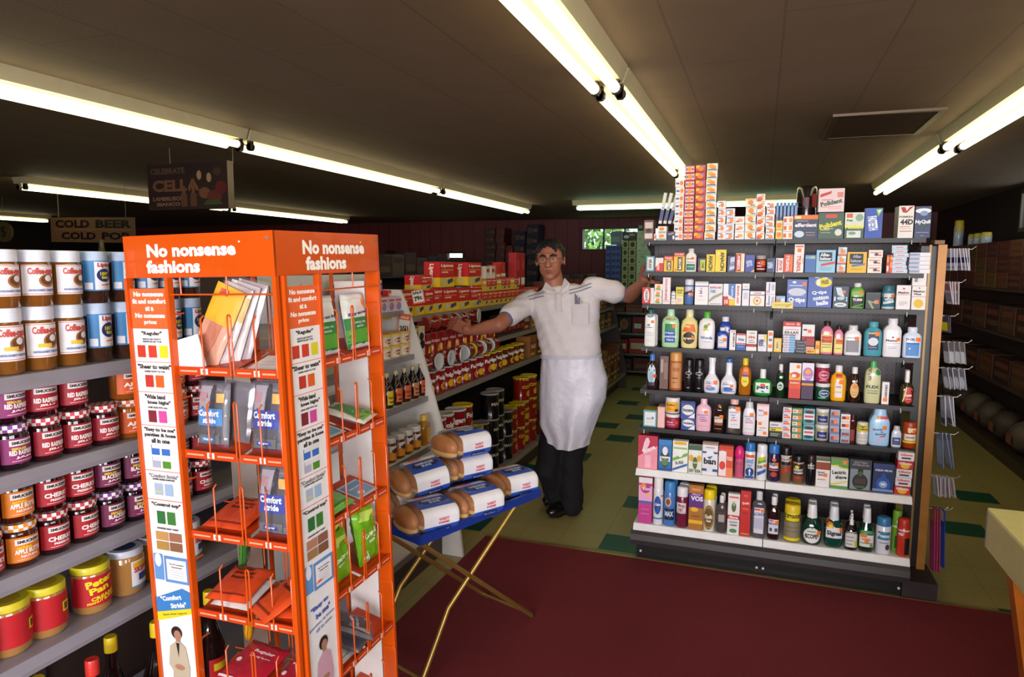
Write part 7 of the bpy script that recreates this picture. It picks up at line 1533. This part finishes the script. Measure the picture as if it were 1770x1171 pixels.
# --- right wall shelving
wx_=1.83
s8=thing('shelving_unit','dark wall shelving full of boxes along the right wall','shelf')
RZS=[.12,.62,1.02,1.38]
for z in RZS: MB().box(wx_,XR-.02,2.9,9.3,z-.02,z,DK).obj('shelf_board',s8)
MB().box(wx_+.03,XR-.02,2.92,9.28,0,.095,DK).obj('kick_base',s8); MB().box(XR-.02,XR-.005,2.9,9.3,0,1.6,DK).obj('back_panel',s8)
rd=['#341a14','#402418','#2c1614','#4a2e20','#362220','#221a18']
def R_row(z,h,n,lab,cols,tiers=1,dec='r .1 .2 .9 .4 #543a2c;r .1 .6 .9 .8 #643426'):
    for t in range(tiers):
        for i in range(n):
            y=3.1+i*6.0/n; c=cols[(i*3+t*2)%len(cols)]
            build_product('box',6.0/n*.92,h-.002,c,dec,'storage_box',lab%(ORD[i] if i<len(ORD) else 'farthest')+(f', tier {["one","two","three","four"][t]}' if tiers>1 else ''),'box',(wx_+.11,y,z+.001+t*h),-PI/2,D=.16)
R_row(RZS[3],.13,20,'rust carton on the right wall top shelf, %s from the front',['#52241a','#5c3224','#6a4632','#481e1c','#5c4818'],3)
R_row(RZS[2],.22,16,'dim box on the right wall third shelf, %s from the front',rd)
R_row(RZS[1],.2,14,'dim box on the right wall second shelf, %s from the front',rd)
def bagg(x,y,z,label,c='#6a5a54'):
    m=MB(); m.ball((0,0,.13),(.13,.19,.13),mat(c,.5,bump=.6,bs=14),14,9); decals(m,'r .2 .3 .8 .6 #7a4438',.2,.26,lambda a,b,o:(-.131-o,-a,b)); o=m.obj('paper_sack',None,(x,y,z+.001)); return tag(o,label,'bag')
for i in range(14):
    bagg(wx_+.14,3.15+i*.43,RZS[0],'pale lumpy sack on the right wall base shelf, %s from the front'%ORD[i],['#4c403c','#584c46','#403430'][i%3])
# tins with yellow bands near the right window and stacked cartons
for i,(px0,px1,pt) in enumerate(((1656,1669,381),(1680,1690,405),(1690,1701,404),(1702,1714,405))):
    a=P(px0,pt,'X',wx_+.06); b_=P(px1,pt,'X',wx_+.06); yy=a.y; z=RZS[3]+.3915; a=Vector((wx_+.03,0,a.z)); b_=Vector((wx_+.12,0,0))
    build_product('can',b_.x-a.x,max(.1,a.z-z),'#a8b8c8,#c8b030','r 0 .55 1 .8 #c8b030','tin','pale tin with yellow top above the right wall cartons, %s from left'%ORD[i],'tin',((a.x+b_.x)/2,yy,z),0)
for i in range(8):
    for t in range(4 if i<2 else 2):
        build_product('box',.15,.1,['#8a4434','#a06a50','#8a7a30'][(i+t)%3],'r .1 .3 .9 .6 #b88868','carton','rust and cream carton on the upper pile near the right window, %s along, tier %s'%(ORD[i],['one','two','three','four'][t]),'box',(wx_+.11,4.4+i*.17,RZS[3]+.392+t*.101),-PI/2,D=.16)
# --- signs
a=P(90,420,'Y',4.6); b_=P(232,374,'Y',4.6); W=b_.x-a.x; H=b_.z-a.z
sg=thing('hanging_sign','brown cardboard sign lettered COLD BEER COLD POP','sign',((a.x+b_.x)/2,4.6,a.z),(0,R_(1),0))
m=MB(); m.box(-W/2,W/2,-.005,.005,0,H,'#6a4c30'); decals(m,'t COLD .27 .74 .42 .32 #140e0c;t BEER .76 .74 .42 .32 #140e0c;t COLD .34 .26 .42 .3 #140e0c;t POP .78 .26 .32 .3 #140e0c;r .05 .5 .98 .52 #8a6848',W,H,flat(-.005)); m.obj('board',sg)
m=MB(); [m.tube([(s*W*.4,0,H),(s*W*.4,0,ZC-a.z)],.002,'#8a7a60',6) for s in (-1,1)]; m.obj('string',sg)
yc=3.3; a=P(258,364,'Y',yc); b_=P(392,277,'Y',yc); W=b_.x-a.x; H=b_.z-a.z
sg=thing('hanging_sign','dark printed wine advertising box hanging from the ceiling','sign',((a.x+b_.x)/2,yc,a.z))
m=MB(); m.box(-W/2,W/2,0,.05,0,H,'#2a1a14'); m.add([(W/2+.0005,0,0),(W/2+.0005,.05,0),(W/2+.0005,.05,H),(W/2+.0005,0,H)],[(0,1,2,3)],'#5a4c40')
decals(m,'r .02 .04 .98 .96 #241814;t CELEBRATE .26 .84 .44 .13 #4a3428;t CELLA .36 .52 .6 .26 #5c3c28;t LAMBRUSCO .26 .24 .4 .09 #6a4c3c;t BIANCO .26 .12 .3 .08 #6a4c3c;r .42 .06 .5 .34 #4c3020;r .54 .06 .62 .34 #4c3020;r .44 .34 .48 .5 #5a3a20;r .56 .34 .6 .5 #5a3a20;e .72 .34 .07 .12 #5a3c20;e .84 .26 .09 .14 #4c2018;e .92 .44 .07 .14 #4a1814;e .66 .72 .03 .1 #8a6a48;e .78 .66 .03 .1 #8a6a48;e .88 .78 .05 .09 #3a2418;p #2c3a1c .7 .08 .94 .08 .9 .18 .74 .18',W,H,flat(0)); m.obj('printed_box',sg)
m=MB(); [m.tube([(s*W*.4,.12,H),(s*W*.4,.12,ZC-a.z)],.002,'#8a7a60',6) for s in (-1,1)]; m.obj('string',sg)
c=P(6,401,'Y',5.2); sg=thing('round_sign','round tan sign standing above the creamer jars at the left edge','sign',tuple(c))
m=MB(); m.prism([(.13*math.cos(t),.11*math.sin(t)) for t in [2*PI*i/28 for i in range(28)]],0,.02,'y','#6a5a30'); decals(m,'t 5 .5 .5 .3 .5 #3a2c18 10',.26,.22,lambda x,z,o:(x,-o,z-.11)); m.obj('disc',sg); MB().tube([(0,.01,.11),(0,.01,ZC-c.z)],.002,'#8a7a60',6).obj('string',sg)
# ---------------------------------------------------------------- repeats share a group
GR={'jam_jar':'gingham lidded jars on the left shelving','creamer_jar':'creamer jars on the left top shelf','tea_jar':'instant tea jars on the left top shelf','peanut_butter_jar':'peanut butter jars on the left shelving',
'syrup_bottle':'dark syrup bottles on the left shelving','honey_tub':'honey tubs on the cream shelving','honey_jar':'honey jars on the cream shelving','preserve_jar':'dark jars on the cream top shelf','tea_box':'tea boxes on the long shelving',
'coffee_can':'coffee cans on the long shelving','coffee_packet':'dark coffee packets behind the man','filter_pack':'coffee filter packs','snack_packet':'snack packets past the man','bread_bag':'bread bags on the blue tray',
'hosiery_pack':'hosiery packs in the orange rack','tray_card':'size cards on the rack trays','price_card':'price cards','medicine_carton':'small cartons piled on the medicine shelving','hanging_packet':'packets hanging at the unit end',
'slim_packet':'slim packets leaning on the top shelf','product_box':'single boxes on the medicine shelving','bottle':'bottles on the medicine shelving','spray_can':'spray cans on the medicine shelving','jar':'jars on the medicine shelving',
'storage_box':'dim boxes in the far parts of the shop','case':'cases piled at the back of the shop','paper_sack':'lumpy sacks on the right wall base shelf','tin':'yellow topped tins by the right window','carton':'cartons piled near the right window',
'bush':'bushes outside the back window','shelving_unit':'shelving runs of the shop'}
for o in SC.objects:
    if o.parent is None and 'label' in o and 'group' not in o:
        b=o.name.split('.')[0]
        if b in GR and not (b=='product_box' and o.location.x<-1): o['group']=GR[b]
        elif b=='product_box': o['group']='pale tea boxes on the cream top shelf'
        if b=='bottle' and o.location.x<-1.2: o['group']='dark bottles on the shadowed aisle shelving'
